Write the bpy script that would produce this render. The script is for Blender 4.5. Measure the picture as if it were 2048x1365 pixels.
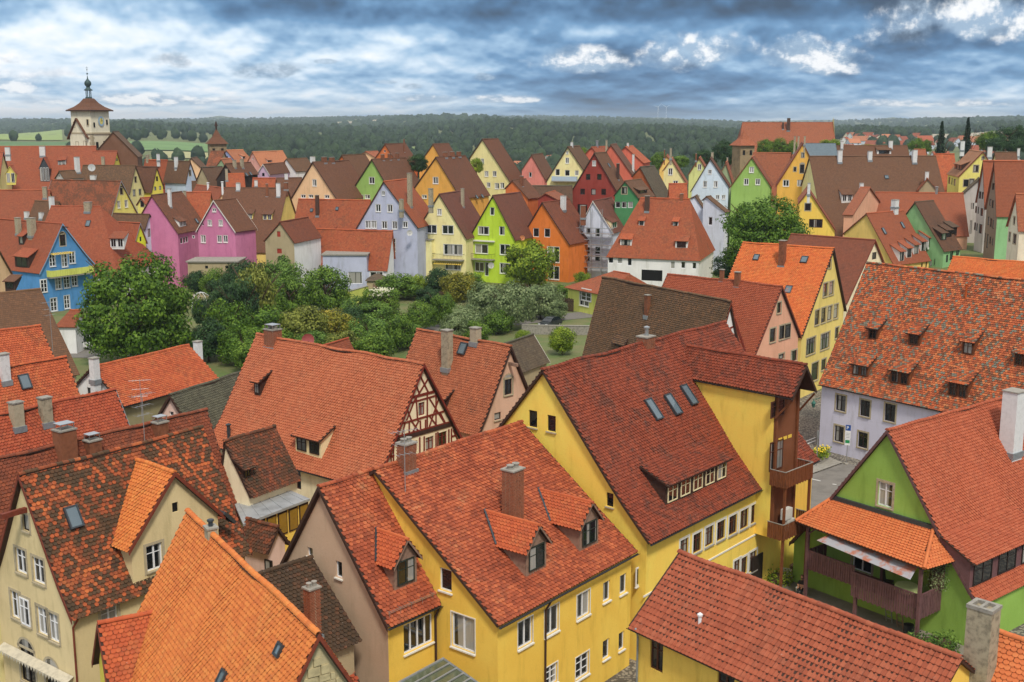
import bpy, math, random
from mathutils import Vector, Matrix, noise
R=math.radians
for o in list(bpy.data.objects): bpy.data.objects.remove(o,do_unlink=True)
scn=bpy.context.scene; col=scn.collection
# ------------------------------------------------------------------ camera, sky, sun, exposure
cam=bpy.data.cameras.new('camera'); camo=bpy.data.objects.new('camera',cam); col.objects.link(camo)
camo.location=(0,0,30); camo.rotation_euler=(R(90-10.8),0,0)
cam.sensor_width=36; cam.lens=2300/2048*36; cam.clip_start=.5; cam.clip_end=30000; scn.camera=camo
SUN_EL,SUN_AZ=54,166          # azimuth in degrees clockwise from +Y (sun stands behind the camera, to the right)
sun=bpy.data.lights.new('sun','SUN'); suno=bpy.data.objects.new('sun',sun); col.objects.link(suno)
sun.energy=1.5; sun.angle=R(10); sun.color=(1,.92,.79)
sd=Vector((math.sin(R(SUN_AZ))*math.cos(R(SUN_EL)),math.cos(R(SUN_AZ))*math.cos(R(SUN_EL)),math.sin(R(SUN_EL))))
suno.rotation_euler=sd.to_track_quat('Z','Y').to_euler(); suno.location=(0,-50,120)
vs=scn.view_settings; vs.view_transform='Standard'; vs.look='None'; vs.gamma=1; vs.exposure=.98; vs.use_curve_mapping=False
scn.render.engine='CYCLES'; scn.cycles.max_bounces=5; scn.cycles.diffuse_bounces=3; scn.cycles.glossy_bounces=2; scn.cycles.transmission_bounces=2; scn.cycles.volume_bounces=0
def NT(tree):
    n=tree.nodes; l=tree.links
    def N(t,**k):
        x=n.new('ShaderNode'+t)
        for a,b in k.items(): setattr(x,a,b)
        return x
    def lk(a,b): l.new(a,b)
    def val(s,v):
        if hasattr(v,'is_output'): lk(v,s)
        else: s.default_value=v
    def math_(op,a,b=None,c=None,clamp=False):
        m=N('Math',operation=op,use_clamp=clamp); val(m.inputs[0],a)
        if b is not None: val(m.inputs[1],b)
        if c is not None: val(m.inputs[2],c)
        return m.outputs[0]
    def mix(f,a,b,mode='MIX'):
        m=N('Mix',data_type='RGBA',blend_type=mode); val(m.inputs[0],f); val(m.inputs[6],a); val(m.inputs[7],b); return m.outputs[2]
    def noise_(v,scale,detail=3,rough=.55,out=0):
        m=N('TexNoise'); lk(v,m.inputs['Vector']); m.inputs['Scale'].default_value=scale; m.inputs['Detail'].default_value=detail; m.inputs['Roughness'].default_value=rough
        return m.outputs[out]
    def ramp(f,stops,interp='LINEAR'):
        m=N('ValToRGB'); lk(f,m.inputs[0]); e=m.color_ramp.elements; m.color_ramp.interpolation=interp
        while len(e)<len(stops): e.new(.5)
        for x,(p,c) in zip(e,stops): x.position=p; x.color=c if len(c)==4 else (*c,1)
        return m.outputs[0]
    def smooth(x,a,b): 
        m=N('MapRange',interpolation_type='SMOOTHSTEP'); val(m.inputs[0],x); m.inputs[1].default_value=a; m.inputs[2].default_value=b; return m.outputs[0]
    return N,lk,math_,mix,noise_,ramp,smooth,val
world=bpy.data.worlds.new('World'); scn.world=world; world.use_nodes=True
def build_sky():
    t=world.node_tree; t.nodes.clear(); N,lk,M,mix,noi,ramp,smooth,val=NT(t)
    sky=N('TexSky',sky_type='NISHITA'); sky.sun_disc=False; sky.sun_elevation=R(SUN_EL); sky.sun_rotation=R(SUN_AZ); sky.altitude=400; sky.air_density=1; sky.dust_density=.6; sky.ozone_density=2
    tc=N('TexCoord'); sep=N('SeparateXYZ'); lk(tc.outputs['Generated'],sep.inputs[0]); x,y,z=sep.outputs
    zc=M('MAXIMUM',z,0.0)
    az=M('ARCTAN2',x,y)
    el=M('MULTIPLY',M('LOGARITHM',M('ADD',zc,.03),2.718),.12)
    def layer(scale,seed,dy=0.0,detail=7,rough=.56,warp=0,sx=1.0):
        c=N('CombineXYZ'); lk(M('MULTIPLY_ADD',az,sx,seed*3.7),c.inputs[0]); lk(M('ADD',el,dy+seed*1.9),c.inputs[1])
        m=N('TexNoise',noise_dimensions='2D'); lk(c.outputs[0],m.inputs['Vector']); m.inputs['Scale'].default_value=scale; m.inputs['Detail'].default_value=detail; m.inputs['Roughness'].default_value=rough
        return m.outputs[0]
    n1=layer(5.0,SKYZ,0,6,.52,.15,.62); n1b=layer(5.0,SKYZ,.012,6,.52,.15,.62)
    n2=layer(15.0,SKYZ+7.1,0,4,.5,.1,.7); n2b=layer(15.0,SKYZ+7.1,.006,4,.5,.1,.7)
    soft=layer(2.6,SKYZ+3.3,0,2,.5)
    left=smooth(az,.10,-.16)                 # the cloud deck is thinner and brighter towards the left
    band=M('MULTIPLY',smooth(M('ADD',zc,M('MULTIPLY',M('SUBTRACT',n1,.5),.06)),.072,.092),smooth(zc,.26,.13))   # a dark cloud bank higher up
    v=M('MULTIPLY_ADD',M('SUBTRACT',n1,.5),1.45,.40)
    v=M('ADD',v,M('MULTIPLY',M('SUBTRACT',n1,n1b),2.2))
    v=M('ADD',v,M('MULTIPLY',M('SUBTRACT',n2,.5),.34))
    v=M('ADD',v,M('MULTIPLY',M('SUBTRACT',n2,n2b),1.0))
    v=M('ADD',v,M('MULTIPLY',left,.15))
    v=M('SUBTRACT',v,M('MULTIPLY',band,.30))
    v=M('ADD',v,M('MULTIPLY',smooth(zc,.03,.0),.14))
    v=M('ADD',v,M('MULTIPLY',smooth(zc,.15,.45),.22))     # overcast light is strongest overhead
    colr=ramp(v,[(0,(.060,.098,.160)),(.20,(.09,.185,.33)),(.40,(.17,.33,.54)),(.56,(.37,.55,.75)),(.74,(.72,.84,.95)),(.9,(.97,.98,1.0))])
    bil=layer(16.0,SKYZ+1.7,0,6,.60,.2); bilb=layer(16.0,SKYZ+1.7,.009,6,.60,.2); azw=az
    def puffs(lst):
        g=None
        for a0,e0,sx,sy in lst:
            q=M('SUBTRACT',1.0,M('ADD',M('POWER',M('ABSOLUTE',M('DIVIDE',M('SUBTRACT',az,a0),sx)),2.0),M('MULTIPLY',M('POWER',M('ABSOLUTE',M('DIVIDE',M('SUBTRACT',zc,e0),sy)),2.0),M('MULTIPLY_ADD',M('LESS_THAN',zc,e0),1.8,1.0))))
            g=q if g is None else M('MAXIMUM',g,q)
        return M('ADD',g,M('MULTIPLY',M('SUBTRACT',bil,.52),6.0))
    rel=M('SUBTRACT',bil,bilb)
    wh=puffs([(.0548,.0480,.046,.0125),(.155,.052,.052,.020),(.245,.048,.046,.017),(.316,.070,.030,.028),(.385,.074,.056,.020),(-.42,.030,.06,.012),(-.30,.016,.09,.006),(-.05,.018,.08,.004),(.36,.014,.10,.004)])
    wc=mix(smooth(M('ADD',M('MULTIPLY',rel,5.0),M('MULTIPLY',M('SUBTRACT',wh,.9),.30)),-.35,.45),(.36,.49,.64,1),(.98,.99,1.0,1))
    colr=mix(M('MULTIPLY',smooth(wh,-.55,1.0),.92),colr,wc)
    dk=puffs([(-.280,.0465,.017,.009),(-.215,.040,.034,.0085),(-.154,.049,.010,.003),(-.028,.0365,.014,.005),(-.106,.0325,.010,.0024),(-.085,.029,.009,.003),(-.44,.046,.05,.006)])
    dc=mix(smooth(M('MULTIPLY',rel,5.0),-.3,.4),(.20,.30,.42,1),(.50,.62,.75,1))
    colr=mix(M('MULTIPLY',smooth(dk,-.3,.7),.7),colr,dc)
    # blue gaps: physical sky shows through thin places
    gap=M('MULTIPLY',M('MULTIPLY',smooth(soft,.56,.66),.35),smooth(zc,.10,.3))
    skyc=mix(1.0,sky.outputs[0],(.115,.115,.115,1),'MULTIPLY')
    c=mix(gap,colr,skyc)
    bw=N('RGBToBW'); lk(c,bw.inputs[0]); gr=N('CombineXYZ'); [lk(bw.outputs[0],gr.inputs[i]) for i in range(3)]
    c=mix(M('MULTIPLY',smooth(zc,.11,.32),.85),c,gr.outputs[0])     # thick cloud overhead is neutral grey-white
    hz=smooth(z,.0,-.02)
    c=mix(hz,c,(.30,.36,.42,1))
    bg=N('Background'); lk(c,bg.inputs[0]); bg.inputs[1].default_value=SKYS
    out=N('OutputWorld'); lk(bg.outputs[0],out.inputs[0])
SKYZ=7.7; SKYS=.58
build_sky(); world.cycles.sampling_method='MANUAL'; world.cycles.sample_map_resolution=512
# ------------------------------------------------------------------ helpers
def lin(c): return tuple((x/255/12.92 if x/255<=.04045 else ((x/255+.055)/1.055)**2.4) for x in c)
MATS={}
def newmat(name):
    m=bpy.data.materials.new(name); m.use_nodes=True; t=m.node_tree; t.nodes.clear(); f=NT(t)
    N,lk=f[0],f[1]; b=N('BsdfPrincipled'); o=N('OutputMaterial'); lk(b.outputs[0],o.inputs[0]); return m,b,f
WALL=dict(
 yellowgreen=(216,196,146),cream=(240,226,160),yellow=(240,196,66),yellow2=(242,200,76),brightyellow=(250,210,80),lemon=(226,210,70),creamwall=(240,224,190),
 beigepink=(194,168,142),beige=(190,165,130),greybeige=(172,156,122),palepink=(216,176,150),pinkplaster=(220,188,176),green=(142,182,74),lavender=(205,204,226),
 softyellow=(232,206,110),peach=(228,170,138),whitewall=(226,226,228),olive=(150,142,104),lime=(186,218,22),vividorange=(224,118,26),whiteblue=(206,214,232),
 lavender2=(180,186,212),peachlight=(236,194,148),applegreen=(148,186,92),ochre=(228,166,66),ochrelight=(232,196,104),ochreyellow=(232,178,66),creamyellow=(230,218,150),
 vividorange2=(212,112,50),rose=(214,128,118),rose2=(220,160,148),darkredwall=(150,58,46),salmonwall=(208,104,80),deepgreen=(70,140,88),rust=(168,86,42),iceblue=(200,216,234),iceblue2=(182,200,226),
 palegreen=(206,214,140),palegreen2=(150,168,130),mint=(136,186,128),stonepink=(150,126,108),lightgrey=(186,182,178),lemonlight=(230,218,112),creamwhite=(226,220,196),blue=(74,140,200),
 neon=(222,232,10),periwinkle=(150,168,214),sage=(140,166,128),blackwood=(52,42,38),lilac=(206,176,206),orchid=(202,120,162),limeyellow=(206,212,96),timberwall=(120,84,64),brown=(122,72,42),rubble=(186,174,136),limestone=(196,186,158))
def wallmat(k):
    key='plaster_'+k
    if key in MATS: return MATS[key]
    m,b,(N,lk,M,mix,noi,ramp,smooth,val)=newmat(key); c=lin(WALL[k]); lu=.3*c[0]+.6*c[1]+.1*c[2]; c=tuple(x*.93+lu*.07 for x in c)
    g=N('NewGeometry'); p=g.outputs['Position']
    mp=N('Mapping'); lk(p,mp.inputs[0]); mp.inputs['Scale'].default_value=(1.6,1.6,.35)
    st=noi(mp.outputs[0],.9,5,.62); big=noi(p,.35,4,.6); fine=noi(p,7,3,.6)
    dirt=tuple(x*.62 for x in (c[0]*.95,c[1]*.95,c[2]*.85)); lite=tuple(min(.9,x*1.10+.012) for x in c)
    cc=mix(smooth(big,.35,.7),(*c,1),(*lite,1)); cc=mix(M('MULTIPLY',smooth(st,.48,.76),.5),cc,(*dirt,1))
    cc=mix(M('MULTIPLY',smooth(fine,.55,.8),.18),cc,(*dirt,1))
    if k=='brown':
        pass
    lk(cc,b.inputs['Base Color']); b.inputs['Roughness'].default_value=.9; b.inputs['Specular IOR Level'].default_value=.2
    bp=N('Bump'); bp.inputs['Strength'].default_value=.35; bp.inputs['Distance'].default_value=.03; lk(noi(p,9,4,.65),bp.inputs['Height']); lk(bp.outputs[0],b.inputs['Normal'])
    MATS[key]=m; return m
# tile palettes: colour stops over a per-tile random value, amount of large-scale clustering, moss
O=(206,98,38); RD=(166,66,42); DR=(126,50,38); BR=(96,62,50); DB=(66,50,42); GY=(92,86,82); SA=(196,100,72)
ROOF=dict(
 red=([(0,(140,54,36)),(.5,(172,68,42)),(1,(188,88,58))],.5,.22),
 red2=([(0,(150,62,42)),(.5,(170,76,50)),(1,(186,96,66))],.4,.15),
 redclean=([(0,(156,66,44)),(.5,(176,78,52)),(1,(190,96,70))],.3,.08),
 redclean2=([(0,(158,70,48)),(.5,(178,84,56)),(1,(188,96,70))],.3,.08),
 redplain=([(0,(140,60,44)),(.5,(160,70,48)),(1,(172,84,60))],.3,.1),
 redbrown=([(0,(98,50,40)),(.5,(134,62,44)),(1,(160,76,50))],.6,.3),
 redbrown2=([(0,(120,58,48)),(.5,(142,68,54)),(1,(156,80,62))],.4,.2),
 darkred=([(0,(108,44,32)),(.5,(138,54,36)),(1,(158,68,46))],.6,.5),
 mossyred=([(0,(124,52,36)),(.45,(164,70,44)),(.8,(194,92,56)),(1,(206,126,92))],.9,.3),
 mottled=([(0,(72,54,44)),(.44,(98,64,48)),(.58,(140,64,38)),(.82,(180,80,38)),(1,(198,98,48))],1.2,.34),
 orange=([(0,(196,92,40)),(.5,(216,112,46)),(1,(226,134,64))],.6,.10),
 orange2=([(0,(200,84,34)),(.5,(218,102,42)),(1,(222,124,60))],.5,.12),
 orangeclean=([(0,(196,92,50)),(.5,(212,106,58)),(1,(220,122,74))],.3,.06),
 orangered=([(0,(164,66,38)),(.5,(190,80,42)),(1,(206,104,58))],.5,.18),
 orangered2=([(0,(162,66,38)),(.5,(190,82,46)),(.9,(204,104,60)),(1,(214,140,96))],.7,.28),
 salmonred=([(0,(164,80,58)),(.5,(184,92,64)),(1,(196,110,82))],.4,.10),
 redsalmon=([(0,(150,76,54)),(.5,(172,88,62)),(1,(190,108,80))],.5,.2),
 salmon=([(0,(206,116,86)),(.5,(214,128,98)),(1,(222,142,114))],.3,.06),
 pinkroof=([(0,(186,120,92)),(.5,(200,134,104)),(1,(208,148,120))],.3,.1),
 darkbrown=([(0,(58,46,40)),(.6,(82,58,48)),(1,(120,66,46))],.8,.35),
 brownold=([(0,(84,64,54)),(.6,(112,80,64)),(1,(142,94,70))],.7,.22),
 brownplain=([(0,(98,66,54)),(.6,(112,76,62)),(1,(124,88,72))],.3,.12),
 brownred=([(0,(90,60,50)),(.6,(116,72,58)),(1,(138,86,66))],.6,.25),
 mixbrown=([(0,(100,64,52)),(.45,(122,72,54)),(.55,(176,82,50)),(1,(190,94,58))],1.6,.15),
 mossbrown=([(0,(64,52,46)),(.5,(104,60,46)),(1,(160,72,42))],1.2,.5),
 mossbrown2=([(0,(84,60,50)),(.5,(130,74,56)),(1,(156,84,60))],1.1,.5),
 purplebrown=([(0,(98,56,56)),(.5,(118,66,64)),(1,(140,82,76))],.6,.28),
 darkgreyred=([(0,(78,62,56)),(.6,(96,74,66)),(1,(120,86,72))],.6,.3),
 grey=([(0,(74,68,64)),(.6,(94,88,82)),(1,(112,102,94))],.6,.35),
 marbled=([(0,(104,98,98)),(.16,(132,124,124)),(.26,(118,74,58)),(.44,(164,74,48)),(.68,(194,88,48)),(.9,(208,114,70)),(1,(146,136,134))],.35,.16),
 pantile=([(0,(140,62,46)),(.5,(164,76,56)),(1,(180,94,74))],.5,.16))
def roofmat(k,geo):
    key='tiles_%s_%d'%(k,geo)
    if key in MATS: return MATS[key]
    m,b,(N,lk,M,mix,noi,ramp,smooth,val)=newmat(key); stops,cl,moss=ROOF[k]
    g=N('NewGeometry'); p=g.outputs['Position']
    if geo:
        oi=N('ObjectInfo'); rnd=M('FRACT',M('ADD',g.outputs['Random Per Island'],M('MULTIPLY',oi.outputs['Random'],7.31)))
        shade=None
    else:
        uv=N('UVMap'); uv.uv_map='uv'; br=N('TexBrick'); lk(uv.outputs[0],br.inputs['Vector'])
        br.inputs['Color1'].default_value=(0,0,0,1); br.inputs['Color2'].default_value=(1,1,1,1); br.inputs['Mortar'].default_value=(.5,.5,.5,1)
        br.inputs['Scale'].default_value=1; br.inputs['Mortar Size'].default_value=.012; br.inputs['Brick Width'].default_value=.24; br.inputs['Row Height'].default_value=.24; br.inputs['Mortar Smooth'].default_value=.3
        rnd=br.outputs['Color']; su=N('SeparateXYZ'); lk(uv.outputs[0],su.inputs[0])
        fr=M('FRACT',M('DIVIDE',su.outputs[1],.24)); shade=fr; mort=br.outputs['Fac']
    nb=noi(p,.55,4,.6); ns=noi(p,2.3,3,.6)
    if k not in('mottled','marbled'): rnd=M('MULTIPLY_ADD',M('SUBTRACT',rnd,.5),.62,.5)
    v=M('ADD',rnd,M('MULTIPLY',M('SUBTRACT',nb,.5),cl*1.8)); v=M('ADD',M('MULTIPLY',M('SUBTRACT',v,.5),.8),.5,clamp=True)
    c=ramp(v,[(a,lin(q)) for a,q in stops])
    hs=N('HueSaturation'); hs.inputs['Saturation'].default_value=.95; hs.inputs['Value'].default_value=.93; lk(c,hs.inputs['Color']); c=mix(1.0,hs.outputs[0],(1.0,1.10,.86,1),'MULTIPLY')
    if not geo:
        ob=N('ObjectInfo'); c=mix(M('MULTIPLY_ADD',ob.outputs['Random'],.5,.08),c,(*lin((110,66,46)),1))
    # lichen and soot
    so=M('MULTIPLY',smooth(M('ADD',M('MULTIPLY',nb,.5),M('MULTIPLY',ns,.5)),.46,.64),min(.7,.07+moss*1.05))
    c=mix(so,c,(.030,.024,.020,1))
    ll=noi(p,17,2,.5); c=mix(M('MULTIPLY',smooth(ll,.66,.76),M('MULTIPLY',smooth(nb,.45,.6),.55+moss)),c,(.33,.30,.26,1))
    if k=='yellow': pass
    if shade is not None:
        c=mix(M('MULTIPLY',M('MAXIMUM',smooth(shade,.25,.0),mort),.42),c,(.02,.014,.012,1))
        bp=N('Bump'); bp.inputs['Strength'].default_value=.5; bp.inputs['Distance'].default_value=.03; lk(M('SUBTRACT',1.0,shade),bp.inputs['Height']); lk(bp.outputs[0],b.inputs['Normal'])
    else:
        bp=N('Bump'); bp.inputs['Strength'].default_value=.4; bp.inputs['Distance'].default_value=.015; lk(noi(p,22,3,.6),bp.inputs['Height']); lk(bp.outputs[0],b.inputs['Normal'])
    lk(c,b.inputs['Base Color']); b.inputs['Roughness'].default_value=.82; b.inputs['Specular IOR Level'].default_value=.3
    MATS[key]=m; return m
def plain(key,rgb,rough=.7,metal=0,var=.25,scale=4,bump=0,spec=.3):
    if key in MATS: return MATS[key]
    m,b,(N,lk,M,mix,noi,ramp,smooth,val)=newmat(key); c=lin(rgb)
    g=N('NewGeometry'); n=noi(g.outputs['Position'],scale,4,.6); d=tuple(x*(1-var*1.6) for x in c)
    oi=N('ObjectInfo'); e=tuple(min(1,x*(1+var*.5)) for x in c)
    cc=mix(smooth(n,.4,.75),(*c,1),(*d,1)); cc=mix(M('MULTIPLY',oi.outputs['Random'],.6),cc,(*e,1)) if var>0 else cc
    lk(cc,b.inputs['Base Color']); b.inputs['Roughness'].default_value=rough; b.inputs['Metallic'].default_value=metal; b.inputs['Specular IOR Level'].default_value=spec
    if bump:
        bp=N('Bump'); bp.inputs['Strength'].default_value=.5; bp.inputs['Distance'].default_value=bump; lk(noi(g.outputs['Position'],scale*2.5,4,.65),bp.inputs['Height']); lk(bp.outputs[0],b.inputs['Normal'])
    MATS[key]=m; return m
def glassmat(key='window_glass',tint=(20,26,30),curt=.5):
    if key in MATS: return MATS[key]
    m,b,(N,lk,M,mix,noi,ramp,smooth,val)=newmat(key); oi=N('ObjectInfo'); g=N('NewGeometry')
    mp=N('Mapping'); lk(g.outputs['Position'],mp.inputs[0]); mp.inputs['Scale'].default_value=(9,9,.4)
    fold=noi(mp.outputs[0],1.5,3,.6)
    cur=mix(fold,(.30,.30,.28,1),(.62,.61,.58,1)); has=M('GREATER_THAN',oi.outputs['Random'],1-curt)
    mq=N('Mapping'); lk(g.outputs['Position'],mq.inputs[0]); mq.inputs['Scale'].default_value=(1.6,1.6,.03); half=smooth(noi(mq.outputs[0],1.0,0,.5),.44,.50)
    c=mix(M('MULTIPLY',M('MULTIPLY',has,half),.7),(*lin(tint),1),cur); lk(c,b.inputs['Base Color']); b.inputs['Roughness'].default_value=.04; b.inputs['Specular IOR Level'].default_value=.6; b.inputs['Coat Weight'].default_value=.5; b.inputs['Coat Roughness'].default_value=.03
    MATS[key]=m; return m
def mat(k):
    P={'white_paint':((228,230,234),.55,0,.1),'brown_paint':((86,52,36),.6,0,.2),'dark_paint':((48,38,34),.6,0,.2),'stone_trim':((176,164,138),.85,0,.25),'white_trim':((226,224,216),.8,0,.12),
     'timber_red':((120,46,34),.75,0,.25),'redbrown_board':((120,58,42),.7,0,.25),'dark_board':((66,46,38),.75,0,.25),'white_board':((214,212,206),.7,0,.15),'mauve_board':((108,76,78),.75,0,.3),
     'zinc':((150,158,164),.45,.4,.2),'zinc_dark':((70,76,82),.5,.4,.2),'blue_board':((120,156,190),.6,0,.1),'gutter_dark':((58,58,60),.5,.3,.2),'dark_green':((46,54,48),.6,0,.15),'black':((16,15,15),.8,0,.1),
     'plaster_chimney':((166,156,134),.92,0,.35),'white_chimney':((214,216,218),.9,0,.15),'brick_mass':((132,84,60),.9,0,.35),'brick_dark':((84,62,52),.9,0,.35),'mortar':((186,174,152),.95,0,.2),'concrete':((150,146,138),.9,0,.3),
     'weathered_wood':((146,118,102),.85,0,.3),'slate':((70,76,84),.6,0,.25),'brown_wood':((116,68,40),.7,0,.3),'rust':((176,84,34),.8,0,.3),'metal':((180,184,188),.35,.8,.1),'silver_grey':((168,172,176),.4,.5,.15),
     'red_door':((160,58,44),.7,0,.15),'yellow_paint':((230,196,80),.7,0,.1),'cheek_cream':((232,218,176),.85,0,.12),'cheek_yellow':((226,210,110),.85,0,.12),'cheek_white':((222,222,222),.85,0,.12),
     'bark':((82,66,52),.95,0,.35),'asphalt':((118,114,110),.92,0,.2),'cobble':((140,134,124),.9,0,.35),'pavement':((150,146,138),.9,0,.25),'road_paint':((226,226,222),.8,0,.15)}
    rgb,ro,me,va=P[k]; return plain(k,rgb,ro,me,va)
class MB:
    def __init__(s,T=None): s.v=[]; s.f=[]; s.T=T; s.uv=None
    def add(s,vs,fs):
        o=len(s.v)
        if s.T: vs=[tuple(s.T@Vector(v)) for v in vs]
        s.v.extend(vs); s.f.extend([tuple(i+o for i in f) for f in fs])
    def quad(s,a,b,c,d): s.add([a,b,c,d],[(0,1,2,3)])
    def obox(s,o,u,v,w):
        """box from corner o along vectors u,v,w"""
        o,u,v,w=map(Vector,(o,u,v,w)); P=[o,o+u,o+u+v,o+v,o+w,o+u+w,o+u+v+w,o+v+w]
        if u.cross(v).dot(w)<0: fs=[(0,1,2,3),(7,6,5,4),(4,5,1,0),(5,6,2,1),(6,7,3,2),(7,4,0,3)]
        else: fs=[(3,2,1,0),(4,5,6,7),(0,1,5,4),(1,2,6,5),(2,3,7,6),(3,0,4,7)]
        s.add([tuple(p) for p in P],fs)
    def box(s,x0,y0,z0,x1,y1,z1): s.obox((x0,y0,z0),(x1-x0,0,0),(0,y1-y0,0),(0,0,z1-z0))
    def bar(s,a,b,r=.03,n=5,r2=None):
        a,b=Vector(a),Vector(b); d=(b-a); 
        if d.length<1e-6: return
        d.normalize(); u=d.orthogonal().normalized(); v=d.cross(u); r2=r if r2 is None else r2
        vs=[tuple(a+(u*math.cos(i*2*math.pi/n)+v*math.sin(i*2*math.pi/n))*r) for i in range(n)]+[tuple(b+(u*math.cos(i*2*math.pi/n)+v*math.sin(i*2*math.pi/n))*r2) for i in range(n)]
        s.add(vs,[(i,(i+1)%n,n+(i+1)%n,n+i) for i in range(n)]+[tuple(range(n))[::-1],tuple(range(n,2*n))])
    def lathe(s,prof,cx=0,cy=0,n=12):
        vs=[];fs=[]
        for r,z in prof:
            for i in range(n): vs.append((cx+r*math.cos(2*math.pi*i/n),cy+r*math.sin(2*math.pi*i/n),z))
        for j in range(len(prof)-1):
            for i in range(n): fs.append((j*n+i,j*n+(i+1)%n,(j+1)*n+(i+1)%n,(j+1)*n+i))
        fs.append(tuple(range(n))[::-1]); fs.append(tuple(range((len(prof)-1)*n,len(prof)*n))); s.add(vs,fs)
    def build(s,name,m,parent=None,smooth=False):
        me=bpy.data.meshes.new(name); me.from_pydata(s.v,[],s.f); me.materials.append(m)
        if s.uv:
            l=me.uv_layers.new(name='uv'); flat=[0.0]*(len(me.loops)*2)
            for i,lp in enumerate(me.loops): q=s.uv[lp.vertex_index]; flat[2*i]=q[0]; flat[2*i+1]=q[1]
            l.data.foreach_set('uv',flat)
        if smooth: me.polygons.foreach_set('use_smooth',[True]*len(me.polygons))
        me.update(); o=bpy.data.objects.new(name,me); col.objects.link(o)
        if parent: o.parent=parent
        return o
def empty(name,loc=(0,0,0),rz=0):
    o=bpy.data.objects.new(name,None); col.objects.link(o); o.location=loc; o.rotation_euler=(0,0,rz); o.empty_display_size=.5; return o
def tag(o,label=None,cat=None,group=None,kind=None):
    if label: o['label']=label
    if cat: o['category']=cat
    if group: o['group']=group
    if kind: o['kind']=kind
    return o
def mesh_obj(name,me,parent=None):
    o=bpy.data.objects.new(name,me); col.objects.link(o)
    if parent: o.parent=parent
    return o
rng=random.Random(7)
# ------------------------------------------------------------------ ground
def sm(a,b,x):
    t=min(1,max(0,(x-a)/(b-a))); return t*t*(3-2*t)
def hgt(x,y):
    D=max(math.hypot(x,y),1e-3); t=x/max(y,1e-3) if y>0 else 0; rt=sm(.12,.3,t)
    town=(1-rt)*5.0*sm(226,262,D)+rt*6.5*sm(140,205,D)
    if D<330: return town
    P=[(330,town),(420,-8),(560,-28),(750,-18),(900,-8),(1300,4),(2000,13),(3000,16),(5000,30),(9000,46)]; z=70
    for (d0,z0),(d1,z1) in zip(P,P[1:]):
        if D<=d1: z=z0+(z1-z0)*(D-d0)/(d1-d0); break
    k=sm(600,1500,D)
    return z+11*sm(1500,3600,D)*(math.sin(t*9.5+2.2)+.6*math.sin(t*23+D*.0009))+k*(5*math.sin(t*17+1)+3*math.sin(t*41+D*.0011)+2.5*math.sin(D*.004+t*9))*min(1,D/2500)
def gridmesh(name,fn,na,nd,m):
    b=MB(); b.add([fn(i/na,j/nd) for j in range(nd+1) for i in range(na+1)],[(j*(na+1)+i,j*(na+1)+i+1,(j+1)*(na+1)+i+1,(j+1)*(na+1)+i) for j in range(nd) for i in range(na)])
    return tag(b.build(name,m,None,True),kind='structure')
def groundmat():
    m,b,(N,lk,M,mix,noi,ramp,smooth,val)=newmat('ground'); g=N('NewGeometry'); p=g.outputs['Position']; n=noi(p,.25,5,.6); n2=noi(p,3,3,.6)
    c=mix(smooth(n,.35,.65),(*lin((92,112,56)),1),(*lin((120,116,76)),1)); c=mix(M('MULTIPLY',n2,.5),c,(*lin((70,84,46)),1)); lk(c,b.inputs['Base Color']); b.inputs['Roughness'].default_value=.95; return m
GM=groundmat()
DS=[0,20,60,100,140,150,160,170,180,190,200,212,226,235,244,253,262,290,330,345,380,420,480,560,650,750,820,900,1000,1150,1300,1500,1750,2000,2300,2600,3000,3500,4200,5000,6500,9000]
def gfn(a,d):
    D=DS[min(len(DS)-1,int(round(d*(len(DS)-1))))]; th=(a-.5)*R(300); x,y=math.sin(th)*D,math.cos(th)*D
    return (x,y,hgt(x,y) if y>0 else (0 if D<330 else hgt(0,D)))
ground=gridmesh('ground',gfn,300,len(DS)-1,GM)

# ------------------------------------------------------------------ building kit
# window styles: frame material, surround material, columns, rows, sill
WIN={'w1':('white_paint',None,1,1,'white_trim'),'w2':('white_paint','white_trim0',2,1,'white_trim'),'w3':('white_paint',None,3,2,'white_trim'),'w4':('white_paint',None,4,1,'white_trim'),'wg':('white_paint','white_trim0',2,3,'white_trim'),
 's':('white_paint','stone_trim',2,2,'stone_trim'),'sd':('dark_paint','stone_trim',1,1,'stone_trim'),'sb':('dark_paint','stone_trim',2,2,'stone_trim'),'d1':('dark_paint',None,1,1,'stone_trim'),'d2':('brown_paint',None,2,2,None),
 'b':('brown_paint','white_trim',2,2,'concrete'),'t':('timber_red',None,2,2,None),'x':(None,None,0,0,None),'arch':('dark_paint','stone_trim',2,2,'stone_trim'),'sd1':('dark_paint','stone_trim',1,2,'stone_trim'),'sd2':('dark_paint','stone_trim',2,2,'stone_trim'),'reddoor':('red_door',None,-1,0,None)}
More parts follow.
